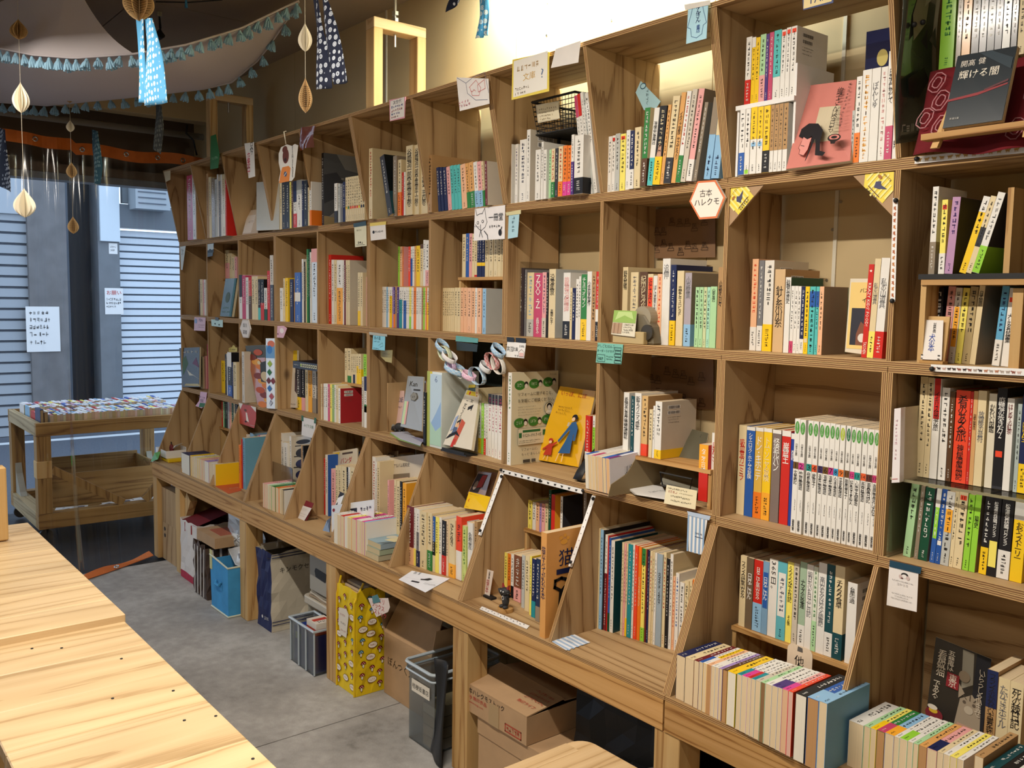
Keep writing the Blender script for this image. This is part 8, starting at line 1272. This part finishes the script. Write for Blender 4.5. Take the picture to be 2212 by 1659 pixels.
card([(795, 1292), (838, 1292), (842, 1312), (838, 1322), (813, 1333), (802, 1310)], -.185, 'd8c8c0', 'white paper tag with red handwriting on the yellow bag', [('t', 'b02a34', 'ビリビリ', .2, .62, .75, .88), ('t', 'b02a34', 'ブックス', .2, .36, .75, .58), ('t', 'b02a34', 'ストック', .3, .1, .85, .34)], 'paper_tag', 'tag', tapes=(([(803, 1288), (815, 1284), (822, 1300), (806, 1304)], '4a7a80'),))
for k in range(3):
    z = hy-.02+k*.012; th = thing('magazine', ('lowest', 'middle', 'topmost')[k]+' magazine lying in the top of the yellow bag', 'magazine', group='magazines in the yellow bag'); bx(th, 'cover', (2.34, -.155+k*.01, z), (2.46, -.05, z+.01), M['cover'], color=('c9a878', 'b8a490', 'c9c4bc')[k]); bx(th, 'page_block', (2.341, -.1555+k*.01, z+.002), (2.459, -.155+k*.01, z+.008), M['pages'], color='d0c0a0')
# cardboard boxes
t_ = thing('open_carton', 'open cardboard box with raised flaps and handwriting', 'box'); cb = M['card']; x0, x1, y0, y1, h = 2.50, 2.84, -.055, .17, .255; opencarton(t_, (x0, y0, .001), (x1, y1, h), .004, cb)
q = MB(); q.prism([(x0, y0, h+.0005), (x1, y0, h+.0005), (x1-.02, y0+.07, h+.135), (x0+.02, y0+.07, h+.135)], (0, .004, 0)); q.build('front_flap', cb, t_); q = MB(); q.prism([(x1, y0, h+.0005), (x1, y1, h+.0005), (x1+.03, y1, h+.11), (x1+.03, y0, h+.11)], (.004, 0, 0)); q.build('right_flap', cb, t_)
q = MB(); q.prism([(x0, y0, h+.0005), (x0, y1, h+.0005), (x0-.04, y1, h+.12), (x0-.04, y0, h+.12)], (-.004, 0, 0)); q.build('left_flap', cb, t_)
q = MB(); put_text(q, 'ぽんつく文庫', '3a2c20', .03, .26, .12, .17, Vector((x0, y0, 0)), EX, EZ, -EY, False, .001); put_text(q, 'ぽんつく', '3a2c20', .08, .12, .015, .10, Vector((x1+.034, y0, h)), EY, EZ, EX, True, .004); tag(q.build('handwriting', M['ink'], t_), kind='stuff')
t_ = thing('lidded_clear_box', 'clear plastic box with a clear lid and shop name label', 'box'); x0, x1, y0, y1, h = 2.885, 3.05, -.18, .10, .262; opencarton(t_, (x0, y0, .001), (x1, y1, h), .003, cl)
q = MB(); q.prism(rrect(x0-.012, x1+.008, y0-.012, y1+.01, .02, h+.001), (0, 0, .03)); o = q.build('lid', cl, t_); bevel(o, .006, 2); q = MB(); P = rrect(x0-.012, x1+.008, y0-.012, y1+.01, .02, h+.03); q.tube(P+[P[0]], .006, 6); P = rrect(x0-.012, x1+.008, y0-.012, y1+.01, .02, h+.004); q.tube(P+[P[0]], .004, 6); q.build('lid_rim', clr, t_)
bx(t_, 'name_label', (x0+.02, y0-.0015, h-.075), (x0+.135, y0-.0005, h-.03), plain('label_white', 'd8d0c0', .7)); q = MB(); put_text(q, '桔梗坂書店', '1d1a1a', .025, .13, h-.072, h-.034, Vector((x0, y0-.0015, 0)), EX, EZ, -EY, False, .0005); tag(q.build('label_print', M['ink'], t_), kind='stuff')
for k in range(4):
    th = thing('paperback', ('lowest', 'second', 'third', 'topmost')[k]+' pale paperback stacked inside the labelled clear box', 'book', group='books in the labelled clear box'); z = .006+k*.04; bx(th, 'page_block', (x0+.075, y0+.012, z), (x1-.006, y0+.15, z+.036), M['pages'], color=('c9ab84', 'd0b490', 'bfa47c', 'd4c0a0')[k]); bx(th, 'cover', (x0+.075, y0+.011, z+.0362), (x1-.006, y0+.151, z+.0372), M['cover'], color='a8906c')
t_ = thing('black_cloth_bag', 'black cloth bag hanging in front of the fourth post', 'bag'); q = MB(); q.grid(lambda u, v: Vector((3.062+.083*u-.03*(1-v)*(1-u)*0+.012*math.sin(4*v)*(1-u)-.03*v*(1-u), -.19+.02*math.sin(3*u+2*v)+.02*v*0, .36-.355*v)), 8, 12); o = q.build('cloth', M['black'], t_, smooth=True); o.modifiers.new('thick', 'SOLIDIFY').thickness = .006
# printed carton on a lower carton
pA = at(1137, 1612, 'y', -.165); x1 = pA.x; z0 = pA.z; zt = zpy(1543, x1, -.165); xl = at(1003, 1470, 'y', -.165).x
t_ = thing('lower_carton', 'plain cardboard box under the printed carton', 'box'); bx(t_, 'body', (xl+.07, -.155, .001), (x1+.13, .15, z0-.06), M['card']); bx(t_, 'lid', (xl+.068, -.158, z0-.06), (x1+.135, .155, z0-.002), M['card']); bx(t_, 'dark_slot', (x1+.03, -.1595, z0-.055), (x1+.13, -.158, z0-.03), M['black'])
t_ = thing('printed_carton', 'cardboard box with red print and black marker writing', 'box'); z0 += .0; opencarton(t_, (xl, -.165, z0), (x1, .15, zt-.012), .004, M['card'])
q = MB(); q.prism([(xl, -.165, zt-.0115), (x1, -.165, zt-.0115), (x1, -.012, zt+.006), (xl, -.012, zt+.016)], (0, 0, .004)); q.build('front_flap', M['card'], t_); q = MB(); q.prism([(xl, .15, zt-.0115), (x1, .15, zt-.0115), (x1, -.008, zt+.0), (xl, -.008, zt+.004)], (0, 0, .004)); q.build('back_flap', M['card'], t_)
w = x1-xl; h = zt-.012-z0; q = MB(); O = Vector((xl, -.165, z0)); put_text(q, '古本ハレクモストック', '191614', .02*w, .66*w, .70*h, .98*h, O, EX, EZ, -EY, False, .0012); put_text(q, 'MUJI 無印良品', 'b0382c', .03*w, .38*w, .5*h, .68*h, O, EX, EZ, -EY, False, .001); put_text(q, 'www.muji.com', 'b0382c', .05*w, .36*w, .34*h, .44*h, O, EX, EZ, -EY, False, .001)
for seg in stroke([(.68*w, .1*h), (.92*w, .1*h), (.92*w, .36*h), (.68*w, .36*h), (.68*w, .1*h)], .004): put_poly(q, seg, 'a8402c', O, EX, EZ, -EY, .001)
put_marks(q, 'a8402c', .7*w, .9*w, .14*h, .32*h, O, EX, EZ, -EY, False, 5, lift=.001); O2 = Vector((xl, -.165, zt-.0075)); vv = Vector((0, .153, .02)).normalized(); put_text(q, '無印ライフ', 'b0382c', .70*w, .95*w, .035, .055, O2, EX, vv, EX.cross(vv), False, .0025)
for k in range(3): put_marks(q, 'b0503c', .70*w, .98*w, .07+.022*k, .083+.022*k, O2, EX, vv, EX.cross(vv), False, 9, lift=.0025)
tag(q.build('print', M['ink'], t_), kind='stuff'); bx(t_, 'packing_tape', (xl+.42*w, -.1665, z0), (xl+.58*w, -.1653, z0+.8*h), plain('clear_brown_tape', 'a58a64', .3))
t_ = paperbag('black_bag', 'large black fabric bag at the back under the magazines', 3.62, 4.02, -.06, .17, .46, '0c0d10', '0e0f12', .02, .012); bpy.data.objects.remove(None) if False else None
t_ = paperbag('black_bag', 'black fabric bag behind the fourth post beside the printed carton', 3.255, 3.40, .16, .215, .40, '0e0f12', '0e0f12', .01, .006)
# two art books lying by the fifth post
for k, (c, lab) in enumerate((('d8c0b4', 'lower pink and white book lying beside the fifth post'), ('d8d0c8', 'upper book with a black and orange drawing beside the fifth post'))):
    p = at(1352, 1600+k*-20, 'y', -.15); th = thing('art_book', lab, 'book', (3.93, -.165, .245+.031*k), (0, 0, -.35+.1*k)); q = MB(); q.box((0, 0, 0), (.13, .18, .001)); q.box((0, 0, .029), (.13, .18, .030)); q.box((.129, 0, .001), (.13, .18, .029)); q.build('cover', M['cover'], th, color=c); q = MB(); q.box((.001, .001, .0012), (.128, .179, .0288)); q.build('page_block', M['pages'], th, color='cdbfa8')
    if k == 1: q = MB(); art(q, [('p', 'e08a2a', [(.1, .55), (.35, .5), (.4, .75), (.1, .8)]), ('p', 'e08a2a', [(.4, .1), (.7, .08), (.6, .4), (.45, .35)]), ('l', '151314', .1, [(.15, .35), (.5, .38), (.6, .55), (.45, .7), (.2, .68)]), ('e', '151314', .6, .52, .14, .1), ('e', 'd8d0c8', .44, .52, .1, .07), ('p', 'c8604a', [(.7, .5), (.95, .45), (.9, .75), (.7, .65)])], Vector((0, 0, .0302)), EX, EY, EZ, .13, .18, .0003, .0002); q.build('cover_print', M['ink'], th)
t_ = thing('book_crate', 'dark crate carrying the art books under the shelf', 'crate'); bx(t_, 'body', (3.80, -.13, .001), (4.05, -.062, .243), M['black'])
t_ = thing('wooden_crate', 'small pine crate edge under the nearest bin', 'crate'); bx(t_, 'body', (4.16, -.16, .001), (4.6, .15, .36), M['pine_x'])
# ================================================================ HANGING THINGS, CURTAIN, CART
def clothmat(name, c, tr=.35):
    m, nt, b = nmat(name); nt.nodes.remove(b); out = nt.nodes['Material Output']; d = N(nt, 'ShaderNodeBsdfDiffuse'); t = N(nt, 'ShaderNodeBsdfTranslucent'); d.inputs[0].default_value = (*lin(c), 1); t.inputs[0].default_value = (*lin(c), 1); mx = N(nt, 'ShaderNodeMixShader'); mx.inputs[0].default_value = tr
    nt.links.new(d.outputs[0], mx.inputs[1]); nt.links.new(t.outputs[0], mx.inputs[2]); nt.links.new(mx.outputs[0], out.inputs[0]); return m
M['canopy'] = clothmat('white_muslin', 'cfc8cc', .3); M['tassel'] = clothmat('pale_blue_wool', '9cc4dc', .2)
def interp(T, s):
    for a, b_ in zip(T, T[1:]):
        if s <= b_[0] or b_ is T[-1]:
            f = (s-a[0])/(b_[0]-a[0]); return [a[i]+(b_[i]-a[i])*f for i in range(1, len(a))]
FE = [(0, -60, 96, 2.66), (.08, 0, 105, 2.60), (.2, 70, 119, 2.55), (.34, 160, 126, 2.53), (.5, 290, 117, 2.53), (.65, 400, 98, 2.57), (.82, 520, 62, 2.67), (1, 645, 2, 2.835)]
BE = [(0, -60, 212, 2.62), (.1, 0, 221, 2.585), (.25, 100, 228, 2.56), (.4, 200, 217, 2.545), (.55, 320, 206, 2.545), (.7, 440, 192, 2.565), (.8, 500, 178, 2.60), (.88, 560, 128, 2.68), (.94, 602, 70, 2.76), (1, 645, 4, 2.836)]
def edge(T, s): px, py, z = interp(T, s); return at(px, py, 'z', z)
th = thing('tasselled_canopy', 'white cloth canopy with pale blue tassels draped under the ceiling', 'canopy')
q = MB(); q.grid(lambda u, v: edge(FE, u)*(1-v)+edge(BE, u)*v+Vector((0, 0, -.05*math.sin(math.pi*v)*math.sin(math.pi*min(1, u*1.05))+.006*math.sin(9*v+5*u))), 40, 10); o = q.build('underside', M['canopy'], th, smooth=True)
ap = at(150, -60, 'z', CEIL-.004); ap2 = at(-60, 30, 'z', CEIL-.03)
def fan(u, v):
    e = edge(FE, u*.5); k = ap2*(1-min(1, u*2.2))+ap*min(1, u*2.2) if u < .45 else ap
    w = v; p = k*(1-w)+e*w; return p+Vector((0, 0, -.05*math.sin(math.pi*w)))
q = MB(); q.grid(fan, 30, 12); q.build('raised_fold', M['canopy'], th, smooth=True)
q = MB(); q.tube([edge(FE, k/40)+Vector((0, 0, .001)) for k in range(41)], .0045, 6); q.tube([edge(BE, k/40) for k in range(41)], .0045, 6); q.build('hem_cord', M['canopy'], th, smooth=True)
def tassel_mesh():
    q = MB(); rnd = random.Random(1); q.ball((0, 0, -.006), .006, 8)
    for k in range(11): a = 2*math.pi*k/11; r = .010+.004*rnd.random(); q.tube([(.003*math.cos(a), .003*math.sin(a), -.008), (.8*r*math.cos(a), .8*r*math.sin(a), -.020), (r*1.25*math.cos(a), r*1.25*math.sin(a), -.036-.004*rnd.random())], [.003, .0038, .003], 5)
    return q.mesh('tassel', M['tassel'])
tm = tassel_mesh(); rnd = random.Random(6)
fs = [p/640 for p in (15, 40, 78, 112, 137, 165, 194, 222, 250, 275)]
k = 0; s = .02
pts = []
while s < 1: pts.append(('F', s)); s += .0295
s = .04
while s < 1: pts.append(('B', s)); s += .034
for w, s in pts:
    o = bpy.data.objects.new('tassel', tm); COL.objects.link(o); o.parent = th; o.location = edge(FE if w == 'F' else BE, s)+Vector((0, 0, -.004)); o.rotation_euler = (rnd.uniform(-.25, .25), rnd.uniform(-.3, .3), rnd.uniform(0, 6)); k_ = rnd.uniform(1.05, 1.3); o.scale = (k_, k_, k_)
# paper raindrop mobiles
M['drop'] = clothmat('ivory_paper', 'e6dcc4', .35); M['dropn'] = clothmat('old_book_paper', 'c9a878', .25)
def dropmesh(r, h, pages, mat, printed):
    q = MB(); n = 14; prof = []
    for k in range(n+1):
        t = k/n; prof.append((r*math.sin(math.pi*t)**.8*(t**.55), h*(.5-t)))   # t: 0 tip (top) .. 1 foot
    for p in range(pages):
        a = math.pi*2*p/pages+.2
        for (r0, z0), (r1, z1) in zip(prof, prof[1:]): q.poly([(0, 0, z0), (r0*math.cos(a), r0*math.sin(a), z0), (r1*math.cos(a), r1*math.sin(a), z1), (0, 0, z1)], lin('e8e0cc') if not printed else lin('c9a878'))
        if printed:
            for j in range(11):
                t = .28+.055*j; rr = r*math.sin(math.pi*t)**.8*(t**.55)*.9; z = h*(.5-t)
                for sgn in (1, -1): d = Vector((-math.sin(a), math.cos(a), 0))*sgn*.0006; e = Vector((math.cos(a), math.sin(a), 0)); q.poly([tuple(e*rr*.08+d+EZ*z), tuple(e*rr+d+EZ*z), tuple(e*rr+d+EZ*(z+h*.012)), tuple(e*rr*.08+d+EZ*(z+h*.012))], lin('6a5238'))
    return q.mesh('paper_drop', M['ink'])
def mobile(label, y, drops, fold=12):
    p0 = at(*drops[0][0], 'y', y); t = thing('raindrop_mobile', label, 'mobile', (p0.x, y, CEIL), group='paper raindrop mobiles'); zl = CEIL
    for (c, wpx, hpx, pr) in [(d[0], d[1], d[2], d[3]) for d in drops]:
        p = at(*c, 'y', y); dist = (RM.transposed() @ (p-CAMLOC)).z*-1; r, h = wpx/FPX*dist/2, hpx/FPX*dist
        o = bpy.data.objects.new('paper_drop', dropmesh(r*1.12, h, fold, None, pr)); COL.objects.link(o); o.parent = t; o.location = (0, 0, p.z-CEIL); o.rotation_euler = (0, 0, random.uniform(0, 3)); zl = p.z-h/2
    q = MB(); q.tube([(0, 0, 0), (0, 0, zl-CEIL)], .0009, 4); q.build('thread', plain('thread', 'b8b0a0', .8), t)
mobile('string of three paper drops at the far left, the lowest largest', -1.1, [((40, 63), 44, 44, True), ((43, 212), 43, 66, False), ((55, 437), 54, 64, False)])
mobile('string of four small paper drops before the clear curtain', -.75, [((150, 210), 20, 24, True), ((152, 272), 21, 26, False), ((155, 367), 27, 35, True), ((158, 486), 28, 38, True)])
mobile('two paper drops, white over printed, by the navy ribbons', -.6, [((659, 80), 37, 62, False), ((657, 206), 36, 76, True)])
mobile('large printed paper drop cut by the top of the picture', -.9, [((299, -2), 80, 92, True)])
# fabric ribbons with printed flowers
def ribbonmat(name, base, fl):
    m, nt, b = nmat(name); L = nt.links.new; tc = N(nt, 'ShaderNodeTexCoord'); mp = N(nt, 'ShaderNodeMapping'); mp.inputs['Scale'].default_value = (46, 46, 46); L(tc.outputs['Object'], mp.inputs[0])
    v = N(nt, 'ShaderNodeTexVoronoi'); v.inputs['Randomness'].default_value = .35; v.inputs['Scale'].default_value = 1.0; L(mp.outputs[0], v.inputs['Vector'])
    r = ramp(nt, [(0, fl), (.16, fl), (.17, base), (.2, base), (.21, fl), (.33, fl), (.36, base), (1, base)], 'LINEAR'); L(v.outputs['Distance'], r.inputs[0]); L(r.outputs[0], b.inputs['Base Color']); b.inputs['Roughness'].default_value = .9; return m
RB = dict(blue=ribbonmat('light_blue_flower_cotton', '4f9fd0', 'd8e6ec'), navy=ribbonmat('navy_flower_cotton', '121a34', 'c8d0dc'), teal=ribbonmat('teal_flower_cotton', '2f5a66', '8aa8a8'), grey=ribbonmat('grey_flower_cotton', '3a3a34', '6a6a5c'))
def ribbon(name, label, y, tails, kind, zt=None):
    t = thing(name, label, 'ribbon', group='flower print cloth ribbons')
    for k, tl in enumerate(tails):
        P = [(at(a, py, 'y', y), at(b_, py2, 'y', y)) for a, py, b_, py2 in tl]; q = MB()
        def fn(u, v):
            s = v*(len(P)-1); i = min(int(s), len(P)-2); f = s-i; a = P[i][0]*(1-f)+P[i+1][0]*f; b_ = P[i][1]*(1-f)+P[i+1][1]*f
            return a*(1-u)+b_*u+Vector((0, .006*math.sin(5*u+4*v+k)-.004*k, 0))
        q.grid(fn, 6, 16); o = q.build('ribbon_tail', RB[kind], t, smooth=True); o.modifiers.new('thick', 'SOLIDIFY').thickness = .001
    return t
ribbon('flower_ribbon', 'light blue flower print ribbon with two tails under the big paper drop', -.9, [[(294, 40, 314, 42), (296, 120, 313, 122), (300, 180, 316, 182), (303, 222, 318, 222)], [(312, 42, 333, 40), (318, 100, 346, 100), (320, 160, 356, 158), (319, 229, 367, 222)]], 'blue')
ribbon('flower_ribbon', 'navy flower print ribbon with two long tails beside the paper drops', -.6, [[(674, -20, 689, -20), (681, 60, 696, 58), (682, 120, 708, 118), (686, 194, 716, 190)], [(694, -20, 705, -20), (702, 60, 726, 52), (714, 120, 740, 110), (728, 184, 756, 178)]], 'navy')
ribbon('flower_ribbon', 'dark flower print ribbon at the left edge of the picture', -1.0, [[(-4, 276, 14, 280), (-4, 340, 15, 340), (-2, 400, 22, 415)]], 'navy')
ribbon('flower_ribbon', 'teal flower print ribbon before the clear curtain', -.6, [[(199, 280, 214, 284), (197, 320, 217, 320), (203, 360, 219, 360), (206, 398, 216, 398)]], 'teal')
ribbon('flower_ribbon', 'grey flower print ribbon hanging below the canopy', -.45, [[(337, 226, 352, 228), (333, 270, 352, 270), (333, 322, 346, 334)]], 'grey')
ribbon('flower_ribbon', 'navy flower ribbon tips at the top edge before the bright wall', -.15, [[(962, -30, 984, -30), (964, -5, 986, 0)], [(978, -30, 1000, -30), (968, 28, 996, 4)]], 'navy')
ribbon('flower_ribbon', 'pale teal ribbon before the bright wall', -.1, [[(1034, -30, 1046, -30), (1034, 40, 1048, 36), (1030, 84, 1044, 80)], [(1046, -30, 1056, -30), (1048, 30, 1056, 28), (1050, 78, 1056, 76)]], 'blue')
# thin wire with small blue pegs below the ceiling, and a small clip lamp
t_ = thing('ceiling_wire', 'thin dark wire with a small blue peg under the ceiling', 'wire'); A, B_ = at(336, 4, 'z', CEIL-.05), at(480, 0, 'z', CEIL-.05); q = MB(); q.tube([A, (A+B_)/2+Vector((0, 0, -.006)), B_], .003, 5); q.build('wire', M['black'], t_); q = MB(); c = at(402, 6, 'z', CEIL-.06); q.tube([c+Vector((0, 0, .01)), c-Vector((0, 0, .02))], [.004, .007], 8); q.build('blue_peg', plain('blue_plastic', '2a6a9a', .4), t_)
t_ = thing('ceiling_hook', 'small dark hook hanging from the ceiling beside the blue ribbon', 'hook'); c = at(344, 26, 'z', CEIL-.003); q = MB(); q.tube([c, c+Vector((.0, 0, -.02))], .012, 10); q.build('hook_base', plain('pale_base', '8a8478', .5), t_); q = MB(); q.tube([c+Vector((0, 0, -.02)), c+Vector((.01, .0, -.07)), c+Vector((.012, 0, -.10)), c+Vector((-.03, 0, -.10))], [.004, .006, .02, .018], 8); q.build('hook_arm', M['black'], t_)
for k, (pa, pb) in enumerate((((404, 270), (425, 335)),)):
    q = MB(); a, b_ = at(*pa, 'x', -.02), at(*pb, 'x', -.02); q.tube([a, a+Vector((0, -.006, -.05)), (a+b_)/2+Vector((0, .01, 0)), b_], .006, 7); tag(q.build('dark_cable', M['black'], smooth=True), 'short dark cable bending down beside the pine jack frame', 'cable')
# clear vinyl curtain with orange bands
th = thing('vinyl_curtain', 'clear vinyl curtain with orange edge bands over the shop opening', 'curtain')
def cx(y, v):                              # folds, stronger near the gathered left part; foot pulled into the shop
    g = math.exp(-((y+.68)/.16)**2); f = (.003+.022*g)*math.sin(y*46+1.5*v)+.006*math.sin(y*13)
    return -.06+f*(.35+.65*v)+max(0, v-.55)**2*1.2*(.2+.45*max(0, min(1, (.1-y)/.8)))
def cp(u, v):
    y = -1.0+1.2*u; z = 2.405-v*(2.405-.004); return Vector((cx(y, v), y+.03*v*math.sin(5*u), z))
q = MB(); q.grid(cp, 90, 26); q.build('vinyl_sheet', M['film'], th, smooth=True)
M['orange'] = plain('orange_tarpaulin', 'c8681c', .6, noise=.08)
q = MB(); q.grid(lambda u, v: Vector((cx(-1+1.2*u, 0)+.004, -1.0+1.2*u, 2.47-.065*v+.008*math.sin(17*u)-(.028*(u > .36)))), 48, 2); o = q.build('top_band', M['orange'], th); o.modifiers.new('thick', 'SOLIDIFY').thickness = .002
q = MB(); q.grid(lambda u, v: cp(0, v)+Vector((.003, -.035*u, 0)), 1, 26); o = q.build('side_band', M['orange'], th); o.modifiers.new('thick', 'SOLIDIFY').thickness = .002
S4 = [(190, 1252), (232, 1238), (262, 1227), (298, 1214), (332, 1201)]
q = MB(); fl = [at(*p, 'z', .004) for p in S4]; n0 = len(q.v)
def fp(u, w):
    s = u*4; i = min(3, int(s)); f = s-i; p = fl[i]*(1-f)+fl[i+1]*f; return p+Vector((-.05*w, -.012*w, .004+.01*math.sin(7*u)*w+.012*w))
q.grid(fp, 20, 3); o = q.build('foot_band', M['orange'], th); o.modifiers.new('thick', 'SOLIDIFY').thickness = .003
def eyelet(p, n):
    q = MB(); n = Vector(n).normalized(); u = n.orthogonal().normalized(); w = n.cross(u); R = [p+(u*math.cos(a)+w*math.sin(a))*.011 for a in [k*math.pi/7 for k in range(14)]]; q.tube(R+[R[0]], .004, 6); q.build('eyelet', M['steel'], th)
for y in (-.76, -.52, -.28, -.10, .05): eyelet(Vector((cx(y, 0)+.010, y, 2.44 if y < -.57 else 2.41)), (1, 0, 0))
p = at(252, 1226, 'z', .02); eyelet(p+Vector((0, 0, .006)), (.2, -.2, 1))
# ---- street cart
CX0, CX1, CY0, CY1 = -1.60, -.70, -.68, .30
th = thing('book_cart', 'weathered pine book cart standing in the street beyond the curtain', 'cart')
def cb_(name, a, b_, mat): 
    a, b_ = Vector(a), Vector(b_); c = (a+b_)/2; h = (b_-a)/2; q = MB(); q.box(-h, h); return bevel(q.build(name, mat, th, tuple(c)), .002)
zt0, zt1 = .69, .775
cb_('top_rail', (CX1-.035, CY0, zt0), (CX1, CY1, zt1), M['cart_y']); cb_('top_rail', (CX0, CY0, zt0), (CX0+.035, CY1, zt1), M['cart_y']); cb_('top_rail', (CX0+.036, CY0, zt0), (CX1-.036, CY0+.035, zt1), M['cart_x']); cb_('top_rail', (CX0+.036, CY1-.035, zt0), (CX1-.036, CY1, zt1), M['cart_x'])
cb_('tray_board', (CX0+.036, CY0+.036, zt0+.005), (CX1-.036, CY1-.036, zt0+.02), M['cart_y'])
for x in (CX0+.002, CX1-.086):
    for y in (CY0+.002, CY1-.086): cb_('leg', (x, y, .19), (x+.084, y+.084, zt0-.001), M['cart_z'])
for x in (CX0, CX1-.086): cb_('bottom_rail', (x, CY0, .09), (x+.086, CY1, .189), M['cart_y'])
for y in (CY0, CY1-.086): cb_('bottom_rail', (CX0+.087, y, .09), (CX1-.087, y+.086, .189), M['cart_x'])
cb_('lower_board', (CX0+.087, CY0+.087, .12), (CX1-.087, CY1-.087, .135), M['cart_y']); cb_('leg_splice', (CX1-.084, CY0-.003, .42), (CX1+.003, CY0+.087, .53), M['pine_z'])
def brace(a, b_, w=.05):
    a, b_ = Vector(a), Vector(b_); d = (b_-a).normalized(); n = Vector((0, -d.z, d.y))*w/2; q = MB(); q.prism([a-n, b_-n, b_+n, a+n], (-.035, 0, 0)); q.build('brace', M['cart_z'], th)
brace((CX1-.01, CY0+.09, .47), (CX1-.01, -.16, .20)); brace((CX1-.01, CY1-.09, .44), (CX1-.01, -.02, .20))
pg = plain('pale_gusset_wood', '9a9484', .8, noise=.08)
for y in (CY0+.088, CY1-.088):
    s = -1 if y > 0 else 1
for y in (CY0, CY1-.086):
    q = MB(); q.prism([(CX0+.087, y+.02, .19), (CX0+.26, y+.02, .19), (CX0+.22, y+.02, .215), (CX0+.12, y+.02, .33), (CX0+.087, y+.02, .40)], (0, .04, 0)); q.build('gusset', pg, th)
for x in (CX0+.04, CX1-.05):
    for y in (CY0+.05, CY1-.05):
        q = MB(); q.tube([(x-.012, y, .04), (x+.012, y, .04)], .042, 16); q.tube([(x, y, .06), (x, y, .089)], .016, 8); q.build('caster', M['black'], th)
t_ = thing('wooden_tray', 'shallow wooden crate on the lower deck of the book cart', 'crate'); wd = M['cart_y']; x0, x1, y0, y1 = -1.50, -1.12, -.52, .16
for nm, a, b_ in (('side', (x0, y0, .137), (x0+.015, y1, .42)), ('side', (x1-.015, y0, .137), (x1, y1, .36)), ('end', (x0+.016, y0, .137), (x1-.016, y0+.015, .40)), ('end', (x0+.016, y1-.015, .137), (x1-.016, y1, .40))): q = MB(); q.box(a, b_); q.build(nm, wd, t_)
for k, (x, y, r) in enumerate(((-.95, -.5, .2), (-1.0, -.42, -.3), (-.93, -.22, .5), (-.98, -.12, -.1), (-.95, .02, .3), (-1.0, .1, .1))):
    t_ = thing('loose_leaflet', ('first', 'second', 'third', 'fourth', 'fifth', 'sixth')[k]+' white leaflet from the left on the lower deck of the cart', 'leaflet', (x, y, .1365+.002*k), (.03, 0, r), 'leaflets on the street cart'); q = MB(); q.box((-.07, -.1, 0), (.07, .1, .0015)); q.build('sheet', M['white'], t_); q = MB(); art(q, [('m', '8a8a94', .1, .2, .9, .3, False, 7), ('m', '8a8a94', .1, .5, .8, .6, False, 6), ('r', '6a6a74', .15, .7, .6, .9)], Vector((-.07, -.1, .0016)), EX, EY, EZ, .14, .2); tag(q.build('print', M['ink'], t_), kind='stuff')
# books in the cart tray, spines up: too many and too small to tell one by one
rnd = random.Random(12); cc = ['e0dcd6', 'e4e0dc', 'd8d4d0', 'c9d4e0', 'b83a34', 'e0dcd8', '3a5aa0', 'e8d86a', 'dcdcdc', '2a3a6a', 'c8a0b0', 'e4e4e0', '8ab0c8', 'd8d8d4']
for r_, (xf, ln) in enumerate(((CX1-.045, .15), (CX1-.215, .15), (CX1-.40, .15), (CX1-.58, .15))):
    y = CY0+.045+(.05 if r_ == 0 else 0)
    while y < CY1-.05:
        t = rnd.choice((.011, .014, .017, .02)); zz = zt0+.0205; h = .106+rnd.uniform(-.004, .008)+(.0 if r_ < 2 else .012); c = lin(rnd.choice(cc)); pgc = tuple(v*rnd.uniform(.8, 1.1) for v in lin(rnd.choice(('c4b294', 'b8a07c', 'cbb898', 'd8ccb4'))))
        sm.box((xf-ln, y, zz), (xf, y+t, zz+h), pgc); sm.box((xf-ln, y, zz+h), (xf-.0, y+t, zz+h+.0015), c); sm.box((xf-ln, y-.0002, zz), (xf-.0015, y+.0006, zz+h), c); sm.box((xf-ln*.35, y+.0003, zz+h+.0015), (xf-.004, y+t-.0003, zz+h+.002), lin(rnd.choice(cc))); y += t+.0008
for k in range(2):
    t_ = thing('navy_hardcover', ('navy hardcover leaning at the left end of the cart', 'brown paperback beside the navy hardcover on the cart')[k], 'book', (CX1-.05, CY0+.038+.0*k, zt0+.021), (.0, 0, 0)); q = MB(); y0 = .0+k*.024; q.box((-.15, y0, 0), (0, y0+.02, .145-.02*k)); q.build('cover', M['cover'], t_, color=('1c2a58', '8a6a48')[k]); q = MB(); q.box((.0, y0+.002, .002), (.0008, y0+.018, .14-.02*k)); q.build('page_block', M['pages'], t_, color='a8906c')
tag(sm.build('small_books', M['ink']), 'further small books seen only as thin spines on the shelves and the street cart', 'book', kind='stuff')
print('BOOKS', len(BOOKS), 'solo', len(solo), 'small', len(small), 'min solo area', plainb[min(MAXB, len(plainb))-1].area)
